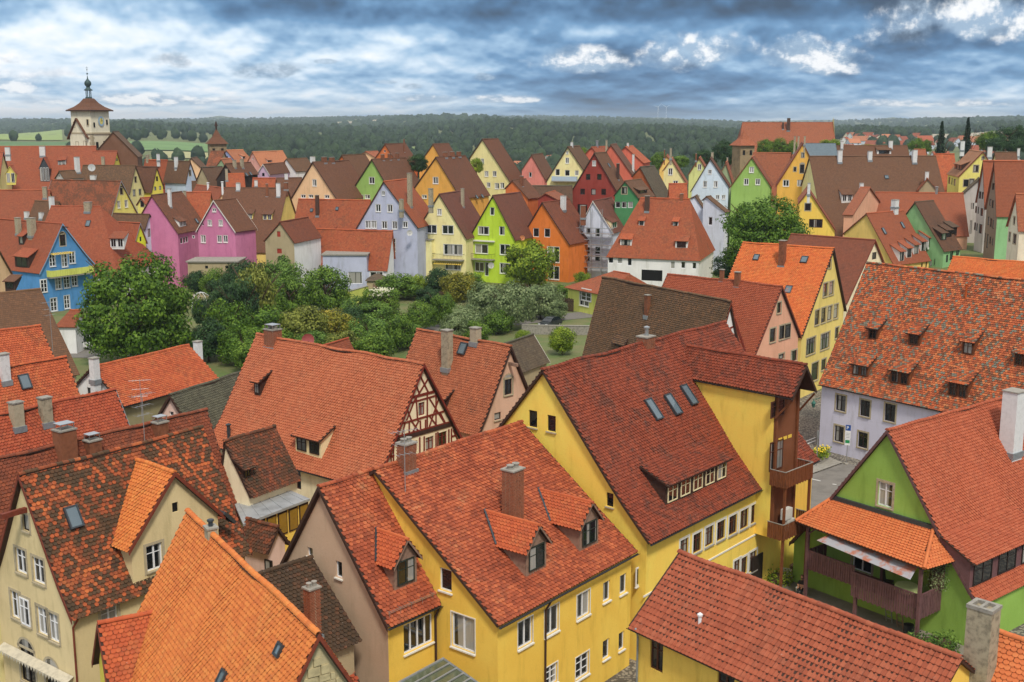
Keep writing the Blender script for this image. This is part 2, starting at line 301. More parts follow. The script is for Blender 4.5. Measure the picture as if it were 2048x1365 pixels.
def window(parent,T,O,u,n,w,h,style,rev,near):
    """O lower left corner of the opening on the wall face, u right, n outward; rev depth of the recess"""
    fm,sm,nc,nr,sl=WIN[style]; z=Vector((0,0,1)); O=Vector(O); u=Vector(u); n=Vector(n)
    dp=rev-.08 if rev>0 else -.06
    P=lambda a,b,c: O+u*a+z*b-n*c
    if nc==-1:
        m=MB(T); m.obox(P(.03,0,dp),u*(w-.06),z*(h-.03),-n*.05); m.obox(P(w*.15,h*.2,dp-.02),u*(w*.7),z*(h*.6),-n*.02); return m.build('shutter',mat('red_door'),parent)
    if fm is None:
        m=MB(T); m.obox(P(0,0,dp),u*w,z*h,-n*.02); return m.build('opening',mat('black'),parent)
    ft=min(.075,w*.11) if near else min(.11,w*.13)
    m=MB(T)
    for a,b,c,d in ((0,0,w,ft),(0,h-ft,w,ft),(0,ft,ft,h-2*ft),(w-ft,ft,ft,h-2*ft)): m.obox(P(a,b,dp),u*c,z*d,-n*.06)
    for i in range(1,nc): m.obox(P(w*i/nc-ft*.6,ft,dp-.01),u*(ft*1.2),z*(h-2*ft),-n*.06)
    if near or nr>2:
        for j in range(1,nr):
            hh=h*(.66 if nr==2 else j/nr); m.obox(P(ft,hh,dp+.005),u*(w-2*ft),z*(.035 if near else .06),-n*.04)
    wo=m.build('window',mat(fm),parent)
    g=MB(T); g.quad(P(ft*.6,ft*.6,dp+.035),P(w-ft*.6,ft*.6,dp+.035),P(w-ft*.6,h-ft*.6,dp+.035),P(ft*.6,h-ft*.6,dp+.035)); g.build('pane',glassmat(),wo)
    if sm:
        s=MB(T); t=.06 if sm.endswith('0') else .15; o=.018
        if sm.endswith('0'): sm=sm[:-1]
        for a,b,c,d in ((-t,-t,w+2*t,t),(-t,h,w+2*t,t),(-t,0,t,h),(w,0,t,h)): s.obox(P(a,b,-o),u*c,z*d,-n*(-o)*0+n*(-o-.02))
        if style=='arch':
            for k in range(7):
                a0=math.pi*k/7; a1=math.pi*(k+1)/7; r=w/2; q=[P(w/2+math.cos(a)*rr,h+math.sin(a)*rr*.8,-o) for a,rr in ((a0,r),(a0,r+t),(a1,r+t),(a1,r))]; s.quad(*[tuple(x) for x in q])
            g2=MB(T); pts=[P(w/2+math.cos(math.pi*k/10)*w/2,h+math.sin(math.pi*k/10)*w/2*.8,-.008) for k in range(11)]; g2.add([tuple(x) for x in pts],[tuple(range(11))]); g2.build('arch_pane',glassmat(),wo)
        s.build('surround',mat(sm),wo)
    if sl and (near or style in('s','wg','w2')):
        s=MB(T); s.obox(P(-.06,-.09,-.10),u*(w+.12),z*.07,-n*(.10+max(dp,0))); s.build('sill',mat(sl),wo)
    return wo
def facade(T,O,u,n,lo,hi,brk,v0,v1,holes,m,parent,dep=.16):
    """wall skin in strips; lo/hi give its side limits at height v"""
    mb=MB(T); O=Vector(O);u=Vector(u);n=Vector(n);z=Vector((0,0,1)); P=lambda a,b,c=0: tuple(O+u*a+z*b-n*c)
    ys=sorted(set([v0,v1]+[b for b in brk if v0<b<v1]+[y for h in holes for y in (h[1],h[1]+h[3]) if v0<y<v1]))
    for a,b in zip(ys,ys[1:]):
        if b-a<1e-4: continue
        segs=[]; la,lb=lo(a+1e-5),lo(b-1e-5)
        for h in sorted(holes):
            if h[1]<=a+1e-5 and h[1]+h[3]>=b-1e-5:
                segs.append((la,lb,h[0],h[0])); la=lb=h[0]+h[2]
        segs.append((la,lb,hi(a+1e-5),hi(b-1e-5)))
        for p,q,r,s in segs:
            if r-p<1e-4 and s-q<1e-4: continue
            mb.quad(P(p,a),P(r,a),P(s,b),P(q,b))
    for (a,b,w,h) in holes:
        mb.quad(P(a,b),P(a,b,dep),P(a+w,b,dep),P(a+w,b)); mb.quad(P(a,b+h),P(a+w,b+h),P(a+w,b+h,dep),P(a,b+h,dep))
        mb.quad(P(a,b),P(a,b+h),P(a,b+h,dep),P(a,b,dep)); mb.quad(P(a+w,b),P(a+w,b,dep),P(a+w,b+h,dep),P(a+w,b+h))
        mb.quad(P(a,b,dep),P(a,b+h,dep),P(a+w,b+h,dep),P(a+w,b,dep))
    return mb.build('wall',m,parent)
TILE={}
def tile_template(kind):
    """verts of one tile in (x, down-slope, lift); beaver-tail with round lower edge, or ribbed pan tile"""
    if kind==2:
        w,l=.21,.30; xs=[-.5,-.38,-.24,-.1,.04,.18,.34,.5]; zs=[.0,.034,.05,.034,.0,-.004,-.004,.0]
        vs=[];fs=[]
        for t,li in ((0,-.015),(1.06,.035)):
            for x,z in zip(xs,zs): vs.append((x*w,t*l,z+li))
        for x,z in zip(xs,zs): vs.append((x*w,1.06*l,-.03))
        k=len(xs)
        for i in range(k-1): fs.append((i,k+i,k+i+1,i+1)); fs.append((k+i,2*k+i,2*k+i+1,k+i+1))
        return vs,fs,w,l
    w,l=.225,.195; vs=[(-w/2+.004,-.03,.004),(w/2-.004,-.03,.004)]; arc=[]
    for i in range(6):
        a=math.pi*i/5; arc.append((math.cos(a)*(w/2-.004),l*.62+math.sin(a)*l*.42))
    vs+= [(x,t,.058) for x,t in arc]; vs+=[(x,t,.004) for x,t in arc]
    fs=[tuple([1,0]+list(range(7,1,-1)))]+[(2+i,3+i,9+i,8+i) for i in range(5)]
    return vs,fs,w,l
def roof_side(root,T,v,side,near,nobj):
    """one roof slope: board slab, tiles (real geometry near the camera), returns roof object"""
    s=1 if side=='L' else -1; w,ze=(v['wL'],v['zL']) if side=='L' else (v['wR'],v['zR']); zr=v['z']; ln=v['len']; hA,hB=v['hA'],v['hB']; k=v['kick']
    prof=[(0,zr),(w*.72,zr-(zr-ze)*.72-k),(w,ze)] if k else [(0,zr),(w,ze)]
    S=[0]
    for (a,b),(c,d) in zip(prof,prof[1:]): S.append(S[-1]+math.hypot(c-a,d-b))
    tot=S[-1]
    def at(sd):
        for i in range(len(prof)-1):
            if sd<=S[i+1]+1e-6 or i==len(prof)-2:
                f=(sd-S[i])/(S[i+1]-S[i]); (a,b),(c,d)=prof[i],prof[i+1]; nx,nz=-(d-b),(c-a); L=math.hypot(nx,nz)
                return a+(c-a)*f,b+(d-b)*f,nx/L,nz/L
    seed=v['seed']
    def wob(x,t): return (noise.noise(Vector((x*.33+seed*3.1,t*.3,seed)))*.12+noise.noise(Vector((x*1.1,t*1.1+seed,seed)))*.018)*min(1,.35+ .65*math.sin(math.pi*min(1,max(0,x/ max(ln,.1)))))
    mb=MB(T); nx=max(2,int((ln+hA+hB)/1.2)); nt=max(3,int(tot/1.2)) ; uv=[]
    def pt(i,j,dz):
        sd=tot*j/nt; f=sd/tot; t,z,a,b=at(sd); x0=-hA*(t/w); x1=ln+hB*(t/w); x=x0+(x1-x0)*i/nx; d=wob(x,t)+dz
        return (x,s*(t+a*d),z+b*d),(x,sd)
    top=[];
    for j in range(nt+1):
        for i in range(nx+1): p,q=pt(i,j,0); top.append(p); uv.append(q)
    for j in range(nt+1):
        for i in range(nx+1): p,q=pt(i,j,-.13); top.append(p); uv.append(q)
    fs=[];K=(nx+1)*(nt+1); I=lambda i,j,o=0:o+j*(nx+1)+i
    for j in range(nt):
        for i in range(nx):
            a=(I(i,j),I(i+1,j),I(i+1,j+1),I(i,j+1)); b=tuple(x+K for x in a[::-1]); fs+= [a if s<0 else a[::-1], b if s<0 else b[::-1]]
    for i in range(nx):
        for jj in (0,nt): a=(I(i,jj),I(i+1,jj),I(i+1,jj,K),I(i,jj,K)); fs.append(a)
    for j in range(nt):
        for ii in (0,nx): a=(I(ii,j),I(ii,j+1),I(ii,j+1,K),I(ii,j,K)); fs.append(a)
    mb.add(top,fs); mb.uv=uv
    geo=v.get('geo',0)
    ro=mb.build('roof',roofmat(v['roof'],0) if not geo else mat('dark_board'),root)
    if geo:
        vs,tf,tw,tl=tile_template(geo); mt=roofmat(v['roof'],1); tiles=MB(); rows=int(tot/tl); single=[]
        if geo not in TILE:
            me=bpy.data.meshes.new('tile'); me.from_pydata(vs,[],tf); TILE[geo]=me
        cnt=0
        for r in range(rows+1):
            sd=min(r*tl,tot-tl*.6); t,z,a,b=at(sd); x0=-hA*(t/w); x1=ln+hB*(t/w); n=max(1,int((x1-x0)/tw)); off=(r%2)*tw*.5 if geo==1 else 0
            dx,dz_=b,-a      # down-slope direction in (t,z)
            for i in range(n+1):
                xc=x0+off+tw*(i+.0)
                if xc<x0+tw*.3 or xc>x1-tw*.2: continue
                li=wob(xc,t)+rng.uniform(0,.012)+.002; jx=rng.uniform(-.008,.008); ti=rng.uniform(-.02,.02)
                if nobj and cnt<nobj:
                    W=T@Vector((xc,s*t,z)); 
                    single.append((cnt,xc+jx,t,z,a,b,li)); 
                rec=(xc+jx,t,z,a,b,li,ti); single[-1:]=[rec] if (nobj and cnt<nobj) else single[-1:]
                if not nobj: 
                    tiles.add([(rec[0]+q[0],s*(t+dx*q[1]+a*(li+q[2]+ti*q[0])),z+dz_*q[1]+b*(li+q[2]+ti*q[0])) for q in vs],tf if s<0 else [f[::-1] for f in tf])
                else: tiles_all.append((rec,s))
        if nobj:
            # nearest tiles become objects of their own
            M=root.matrix_basis; C=Vector((0,0,30)); lst=sorted(tiles_all,key=lambda q:((M@(T@Vector((q[0][0],q[1]*q[0][1],q[0][2]))))-C).length); tiles_all.clear()
            vis=[q for q in lst if in_view(M@(T@Vector((q[0][0],q[1]*q[0][1],q[0][2]))))][:nobj]; ids=set(id(q) for q in vis)
            me=TILE[geo].copy(); me.name='tile'; me.materials.append(mt)
            for q in lst:
                (x,t,z,a,b,li,ti),ss=q; dx,dz_=b,-a
                if id(q) in ids:
                    o=mesh_obj('tile',me,ro); ex=Vector((1,0,0)); ey=Vector((0,ss*dx,dz_)); ez=Vector((0,ss*a,b))
                    mm=Matrix((( ex.x,ey.x,ez.x,x),(ex.y,ey.y,ez.y,ss*(t+a*li)),(ex.z,ey.z,ez.z,z+b*li),(0,0,0,1))); o.matrix_local=T@mm
                else: tiles.add([(x+q2[0],ss*(t+dx*q2[1]+a*(li+q2[2]+ti*q2[0])),z+dz_*q2[1]+b*(li+q2[2]+ti*q2[0])) for q2 in vs],tf if ss<0 else [f[::-1] for f in tf])
        tiles.T=None; tiles.v=[tuple(T@Vector(p)) for p in tiles.v]
        to=tiles.build('tile_courses',mt,ro); to['kind']='stuff'
    # hip ends
    if side=='L':
        for e,hh in ((0,hA),(1,hB)):
            if hh<=0: continue
            wl,wr=v['wL'],v['wR']; x=0 if e==0 else ln; xe=-hh if e==0 else ln+hh; m2=MB(T); pts=[(x,0,zr),(xe,wl,v['zL']),(xe,-wr,v['zR'])]
            L=math.hypot(hh,zr-v['zL']); m2.add(pts if e==0 else [pts[0],pts[2],pts[1]],[(0,1,2)]); m2.uv=[(0,0),(wl,L),(-wr,L)] if e==0 else [(0,0),(-wr,L),(wl,L)]
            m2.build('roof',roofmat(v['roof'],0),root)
    return ro,prof,at
tiles_all=[]
def in_view(p):
    c,s=math.cos(R(10.8)),math.sin(R(10.8)); y=p.y; z=p.z-30; dep=y*c-z*s; up=y*s+z*c
    return dep>1 and abs(p.x/dep)<1024/2300*.99 and abs(up/dep)<682/2300*.99
TRIM={'redbrown':'redbrown_board','darkbrown':'dark_board','timber':'timber_red','white':'white_board','zinc':'zinc','zincdark':'zinc_dark','mauve':'mauve_board','zincblue':'blue_board','ridge':'redbrown_board'}
BRK={}
def brick_mesh():
    if 'b' not in BRK:
        m=MB(); m.box(-.108,-.05,-.027,.108,.05,.027); me=bpy.data.meshes.new('brick'); me.from_pydata(m.v,[],m.f); me.materials.append(plain('brick',(150,92,66),.9,0,.35,9)); BRK['b']=me
        m=MB(); m.box(-.085,-.05,-.029,.085,.05,.029); me=bpy.data.meshes.new('brick'); me.from_pydata(m.v,[],m.f); me.materials.append(plain('brick',(150,92,66),.9,0,.35,9)); BRK['h']=me
    return BRK
def chimney(root,T,x,y,zb,h,w,style,near):
    zt=zb+h; z0=zb-1.6; w=max(w,.2); d=w*.85; hw=w/2; hd=d/2
    c=MB(T)
    if style in('pipe','rust','pipewhite','whitepipe','metal'):
        r=hw*.8; c.lathe([(r,z0+1),(r,zt-.1),(r*1.5,zt-.1),(r*1.6,zt-.02),(r*.3,zt+.06)],x,y,10); k={'pipe':'zinc_dark','rust':'rust','pipewhite':'white_paint','whitepipe':'white_paint','metal':'metal'}[style]
        return c.build('flue_pipe',mat(k),root)
    body={'brick':'brick_mass','brickcap':'brick_mass','brickpipe':'brick_mass','brickdark':'brick_dark','plaster':'plaster_chimney','plastertall':'plaster_chimney','plasteropen':'plaster_chimney','white':'white_chimney'}[style]
    bricks=near and body=='brick_mass'
    ins=.02 if bricks else 0
    c.box(x-hw+ins,y-hd+ins,z0,x+hw-ins,y+hd-ins,zt-.08)
    co=c.build('chimney',mat('mortar') if bricks else mat(body),root)
    if bricks:
        B=brick_mesh(); nrow=int((zt-.1-zb+.9)/.078); nx=max(2,round(w/.25)); ny=max(2,round(d/.25))
        for r in range(nrow):
            zz=zt-.12-r*.078; o=(r%2)*.5
            for sgn in (-1,1):
                for i in range(nx):
                    xx=x-hw+(i+.5)*w/nx+(o-.25)*.10; q=mesh_obj('brick',B['b'],co); q.matrix_local=T@Matrix.Translation((xx,y+sgn*(hd-.046+rng.uniform(0,.006)),zz))@Matrix.Diagonal((w/nx/.25,1,1,1))
                for i in range(ny):
                    yy=y-hd+(i+.5)*d/ny-(o-.25)*.10; q=mesh_obj('brick',B['b'],co); q.matrix_local=T@Matrix.Translation((x+sgn*(hw-.046+rng.uniform(0,.006)),yy,zz))@Matrix.Rotation(math.pi/2,4,'Z')@Matrix.Diagonal((d/ny/.25,1,1,1))
    k=MB(T); k.box(x-hw-.05,y-hd-.05,zt-.08,x+hw+.05,y+hd+.05,zt); 
    if style=='plasteropen':
        k=MB(T)
        for a,b,cc,dd in ((-hw-.03,-hd-.03,hw+.03,-hd+.13),(-hw-.03,hd-.13,hw+.03,hd+.03),(-hw-.03,-hd+.13,-hw+.13,hd-.13),(hw-.13,-hd+.13,hw+.03,hd-.13),(-.06,-hd+.13,.06,hd-.13)): k.box(x+a,y+b,zt-.08,x+cc,y+dd,zt+.06)
    k.build('cap',mat('concrete'),co)
    if style in('brick','brickcap') and near:
        p=MB(T)
        for a in (-.25,.25): p.lathe([(w*.17,zt),(w*.17,zt+.16),(w*.22,zt+.18),(w*.22,zt+.22)],x+a*w,y,10)
        p.build('flue_pot',mat('concrete'),co)
    if style=='brickcap':
        p=MB(T); p.box(x-hw*.9,y-hd*.9,zt+.30,x+hw*.9,y+hd*.9,zt+.34)
        for a in(-1,1):
            for b in(-1,1): p.box(x+a*hw*.8-.02,y+b*hd*.8-.02,zt,x+a*hw*.8+.02,y+b*hd*.8+.02,zt+.30)
        p.build('cover_plate',mat('metal'),co)
    if style=='brickpipe':
        p=MB(T); p.lathe([(.14,zt),(.14,zt+.45),(.2,zt+.47),(.2,zt+.55),(.05,zt+.62)],x+.1,y,12); p.build('flue_pipe',mat('metal'),co)
    if style=='plaster' and near:
        p=MB(T); p.lathe([(.1,zt),(.1,zt+.2),(.15,zt+.22),(.15,zt+.3),(.1,zt+.32)],x,y,10); p.build('flue_pot',mat('zinc_dark'),co)
    # lead flashing at the foot
    f=MB(T); f.box(x-hw-.08,y-hd-.08,zb-.5,x+hw+.08,y+hd+.08,zb-.12 if h>1 else zb-.2); f.build('flashing',mat('zinc'),co)
    return co
DST={'wood':('weathered_wood','dark_green'),'cream2':('cheek_cream','dark_paint'),'dark1':('dark_board','dark_paint'),'dark5':('dark_board','cheek_cream'),'brown1':('brown_wood','brown_paint'),'mauve':('mauve_board','dark_paint'),'white1':('cheek_white','dark_paint'),'white2':('cheek_white','white_paint'),'cream1':('cheek_cream','white_paint'),'yellow1':('cheek_yellow','white_paint'),'yellow2':('cheek_yellow','white_paint'),'slate':('slate','white_paint'),'yellowd':('cheek_yellow','white_paint')}
def dormer(root,T,v,side,kind,style,x,tf,w,h,n,near):
    s=1 if side=='L' else -1; W,ze=(v['wL'],v['zL']) if side=='L' else (v['wR'],v['zR']); k=(v['z']-ze)/W; zr=v['z']
    w=min(w,9); Z=lambda t: zr-k*t
    zb=Z(tf)-.05; P=lambda xx,t,z:(xx,s*t,z)
    cm,fm=DST[style]; root_d=None; hw=w/2
    def wal(mb,pts): mb.add([P(*p) for p in pts],[tuple(range(len(pts)))])
    D=empty('dormer'); D.parent=root
    if style=='wood': v=dict(v,roof='orangered')
    mw=MB(T); win=[]
    if kind=='shed':
        k2=k*.36; dep=min(h/(k-k2),tf-.05); zt=Z(tf)+h; zback=zt+k2*dep
        wal(mw,[(x-hw,tf,zb-.3),(x+hw,tf,zb-.3),(x+hw,tf,zt),(x-hw,tf,zt)])
        for e in (-1,1): wal(mw,[(x+e*hw,tf,zb-.3),(x+e*hw,tf,zt),(x+e*hw,tf-dep,zback),(x+e*hw,tf-dep,Z(tf-dep)-.3)])
        mw.build('wall',mat(cm),D)
        oh=.16; of=.28; m=MB(T); nn=Vector((0,k2,1)).normalized()
        a=[(x-hw-oh,tf+of,zt-k2*of+.02),(x+hw+oh,tf+of,zt-k2*of+.02),(x+hw+oh,tf-dep-.1,zback+k2*.1+.02),(x-hw-oh,tf-dep-.1,zback+k2*.1+.02)]
        th=.10; top=[P(p[0],p[1]+nn.y*th,p[2]+nn.z*th) for p in a]; bot=[P(*p) for p in a]
        m.add(top+bot,[(0,1,2,3),(7,6,5,4),(0,4,5,1),(1,5,6,2),(3,2,6,7),(0,3,7,4)]); L=math.hypot(dep+of,k2*(dep+of)); m.uv=[(0,L),(w,L),(w,0),(0,0)]*2
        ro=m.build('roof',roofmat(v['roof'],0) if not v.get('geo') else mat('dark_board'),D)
        if v.get('geo'): dormer_tiles(D,T,v,[(x-hw-oh,tf-dep-.05,zback+k2*.05+.02+th),(x+hw+oh,tf-dep-.05,zback+k2*.05+.02+th)],[(x-hw-oh,tf+of,zt-k2*of+.02+th),(x+hw+oh,tf+of,zt-k2*of+.02+th)],s)
        wz0,wz1=zb+.12,zt-.10
    else:
        he=h*.60; za=Z(tf)+h; zt=Z(tf)+he; dr=min(h/k,tf-.05); de=min(he/k,tf-.05); of=.25
        wal(mw,[(x-hw,tf,zb-.3),(x+hw,tf,zb-.3),(x+hw,tf,zt),(x,tf,za-.06),(x-hw,tf,zt)])
        for e in (-1,1): wal(mw,[(x+e*hw,tf,zb-.3),(x+e*hw,tf,zt),(x+e*hw,tf-de,Z(tf-de)-.02),(x+e*hw,tf-de,Z(tf-de)-.4)])
        mw.build('wall',mat(cm),D)
        sl=(za-zt)/hw; oe=.2
        for e in (-1,1):
            m=MB(T); ze_=zt-sl*oe; de2=min((he-sl*oe)/k,tf-.05); a=[(x,tf+of,za),(x,tf-dr,za),(x+e*(hw+oe),tf-de2,ze_),(x+e*(hw+oe),tf+of,ze_)]
            up=[P(p[0],p[1],p[2]+.1) for p in a]; dn=[P(*p) for p in a]; m.add(up+dn,[(0,1,2,3),(7,6,5,4),(0,3,7,4),(1,5,6,2),(3,2,6,7),(0,4,5,1)]); L=math.hypot(hw+oe,za-ze_); m.uv=[(0,0),(dr,0),(dr,L),(0,L)]*2
            m.build('roof',roofmat(v['roof'],0) if not v.get('geo') else mat('dark_board'),D)
            if v.get('geo'): dormer_tiles(D,T,v,[(x,tf+of,za+.1),(x,tf-dr,za+.1)],[(x+e*(hw+oe),tf+of,ze_+.1),(x+e*(hw+oe),tf-de2,ze_+.1)],s)
        rt=MB(T); rt.bar(P(x,tf+of+.03,za+.08),P(x,tf-dr,za+.08),.09,8); rt.build('ridge_tile_row',roofmat(v['roof'],1),D)
        for e in (-1,1):
            q=MB(T); q.add([P(x,tf+of+.01,za+.09),P(x+e*(hw+oe),tf+of+.01,zt-sl*oe+.09),P(x+e*(hw+oe),tf+of+.01,zt-sl*oe-.06),P(x,tf+of+.01,za-.06)],[(0,1,2,3)]); q.build('verge_board',mat(cm),D)
        if near and cm=='weathered_wood':
            nb=max(3,int(w/.16)); q=MB(T)
            for i in range(nb): xx=x-hw+i*w/nb; q.obox(P(xx+.008,tf+.012,zb),(w/nb-.016,0,0),(0,s*.02,0),(0,0,zt-zb))
            q.build('boarding',mat(cm),D)
        wz0,wz1=zb+.28,zt-.02
        for e in (-1,1):
            if near: q=MB(T); q.bar(P(x,tf-dr-.02,za+.14),P(x+e*(hw+oe),tf-de2-.02,zt-sl*oe+.14),.07,5); q.build('valley_flashing',mat('zinc_dark'),D)
        if near:
            f=MB(T); f.box(x-hw-.1,min(s*tf,s*(tf+.35)),zb-.05,x+hw+.1,max(s*tf,s*(tf+.35)),zb+.02); 
            f2=MB(T); f2.obox(P(x-hw-.08,tf-.02,zb+.03),(w+.16,0,0),(0,s*.32,-k*.30),(0,0,.03)); f2.build('flashing',mat('zinc_dark'),D)
    if n>0 and wz1-wz0>.2:
        u=Vector((1,0,0)) if s<0 else Vector((-1,0,0)); nn=Vector((0,s,0)); gap=w/n
        for i in range(n):
            ww=min(gap*.74,gap-.10); xc=x-hw+gap*(i+.5); O=Vector(P(xc,tf+(.045 if kind=='gable' else .015),wz0))-u*(ww/2); hh=wz1-wz0; z=Vector((0,0,1)); ft=min(.06,ww*.12)
            m=MB(T)
            for a,b,c,d in ((0,0,ww,ft),(0,hh-ft,ww,ft),(0,ft,ft,hh-2*ft),(ww-ft,ft,ft,hh-2*ft)): m.obox(O+u*a+z*b,u*c,z*d,nn*.05)
            m.obox(O+u*(ww/2-ft*.4)+z*ft,u*(ft*.8),z*(hh-2*ft),nn*.045)
            if near: m.obox(O+u*ft+z*(hh*.62),u*(ww-2*ft),z*.03,nn*.035)
            m.build('window_frame',mat(fm),D)
            g=MB(T); g.quad(*[tuple(q) for q in (O+u*ft*.5+z*ft*.5+nn*.015,O+u*(ww-ft*.5)+z*ft*.5+nn*.015,O+u*(ww-ft*.5)+z*(hh-ft*.5)+nn*.015,O+u*ft*.5+z*(hh-ft*.5)+nn*.015)]); g.build('pane',glassmat(),D)
    return D
def dormer_tiles(D,T,v,tp,bt,s):
    """beaver-tail courses on a free quad: upper edge tp, lower edge bt (dormer coordinates x,t,z)"""
    vs,tf,tw,tl=tile_template(1); A,B=[Vector((p[0],s*p[1],p[2])) for p in tp]; Cc,Dd=[Vector((p[0],s*p[1],p[2])) for p in bt]
    L=((A+B)/2-(Cc+Dd)/2).length; rows=max(1,int(L/tl)); m=MB(T)
    for r in range(rows+1):
        f=min(r*tl/L,1-.5*tl/L); a=A.lerp(Cc,f); b=B.lerp(Dd,f); ex=(b-a); ln=ex.length; ex.normalize(); dn=((Cc+Dd)/2-(A+B)/2).normalized(); nrm=ex.cross(dn); 
        if nrm.z<0: nrm=-nrm
        flip=ex.cross(dn).z<0
        n=int(ln/tw); off=(r%2)*tw*.5
        for i in range(n+1):
            xc=off+i*tw
            if xc<tw*.3 or xc>ln-tw*.25: continue
            p=a+ex*xc; li=rng.uniform(0,.012); m.add([tuple(p+ex*q[0]+dn*q[1]+nrm*(q[2]+li)) for q in vs],tf if flip else [f_[::-1] for f_ in tf])
    o=m.build('tile_courses',roofmat(v['roof'],1),D); o['kind']='stuff'
def skylight(root,T,v,side,x,t,w,h):
    s=1 if side=='L' else -1; W,ze=(v['wL'],v['zL']) if side=='L' else (v['wR'],v['zR']); k=(v['z']-ze)/W
    f=Vector((0,s,-k)).normalized(); n=Vector((0,s*k,1)).normalized(); u=Vector((1,0,0)); c=Vector((x,s*t,v['z']-k*t)); m=MB(T); ft=.08
    o=c-u*w/2-f*h/2
    for a,b,cc,d in ((0,0,w,ft),(0,h-ft,w,ft),(0,ft,ft,h-2*ft),(w-ft,ft,ft,h-2*ft)): m.obox(o+u*a+f*b,u*cc,f*d,n*.17)
    so=m.build('skylight',mat('zinc_dark'),root); g=MB(T); g.quad(*[tuple(q+n*.13) for q in (o+u*ft*.5+f*ft*.5,o+u*(w-ft*.5)+f*ft*.5,o+u*(w-ft*.5)+f*(h-ft*.5),o+u*ft*.5+f*(h-ft*.5))]); g.build('pane',plain('roof_glass',(96,112,122),.05,0,.1,2,0,.8),so)
    return so
RT={}
def ridge_tile_mesh(k):
    if k not in RT:
        m=MB(); n=6; vs=[];r=.13
        for e,(xx,rr) in enumerate(((0,r*1.08),(.06,r*1.08),(.06,r),(.36,r*.92))):
            for i in range(n+1): a=math.pi*i/n; vs.append((xx,-math.cos(a)*rr*1.05,math.sin(a)*rr-.03))
        fs=[(e*(n+1)+i,e*(n+1)+i+1,(e+1)*(n+1)+i+1,(e+1)*(n+1)+i) for e in range(3) for i in range(n)]; fs.append(tuple(range(n+1)))
        me=bpy.data.meshes.new('ridge_tile'); me.from_pydata(vs,[],[f[::-1] for f in fs]); me.materials.append(roofmat(k,1)); RT[k]=me
    return RT[k]
def gable_lim(v,side):
    w,ze=(v['wL'],v['zL']) if side=='L' else (v['wR'],v['zR']); zr=v['z']; k=v['kick']; wi=w-v['oe']; th=.10
    prof=[(0,zr),(w*.72,zr-(zr-ze)*.72-k),(w,ze)] if k else [(0,zr),(w,ze)]
    def ztop(t):
        for (a,b),(c,d) in zip(prof,prof[1:]):
            if t<=c+1e-6: return b+(d-b)*(t-a)/(c-a)-th
        return prof[-1][1]-th
    def f(z):
        if z<=ztop(wi): return wi
        z2=z+th
        for (a,b),(c,d) in zip(prof,prof[1:]):
            if d<=z2<=b+1e-6: return min(wi,a+(c-a)*(b-z2)/(b-d))
        return 0
    return f,ztop(wi),[ztop(wi)]+([prof[1][1]-th] if k else [])
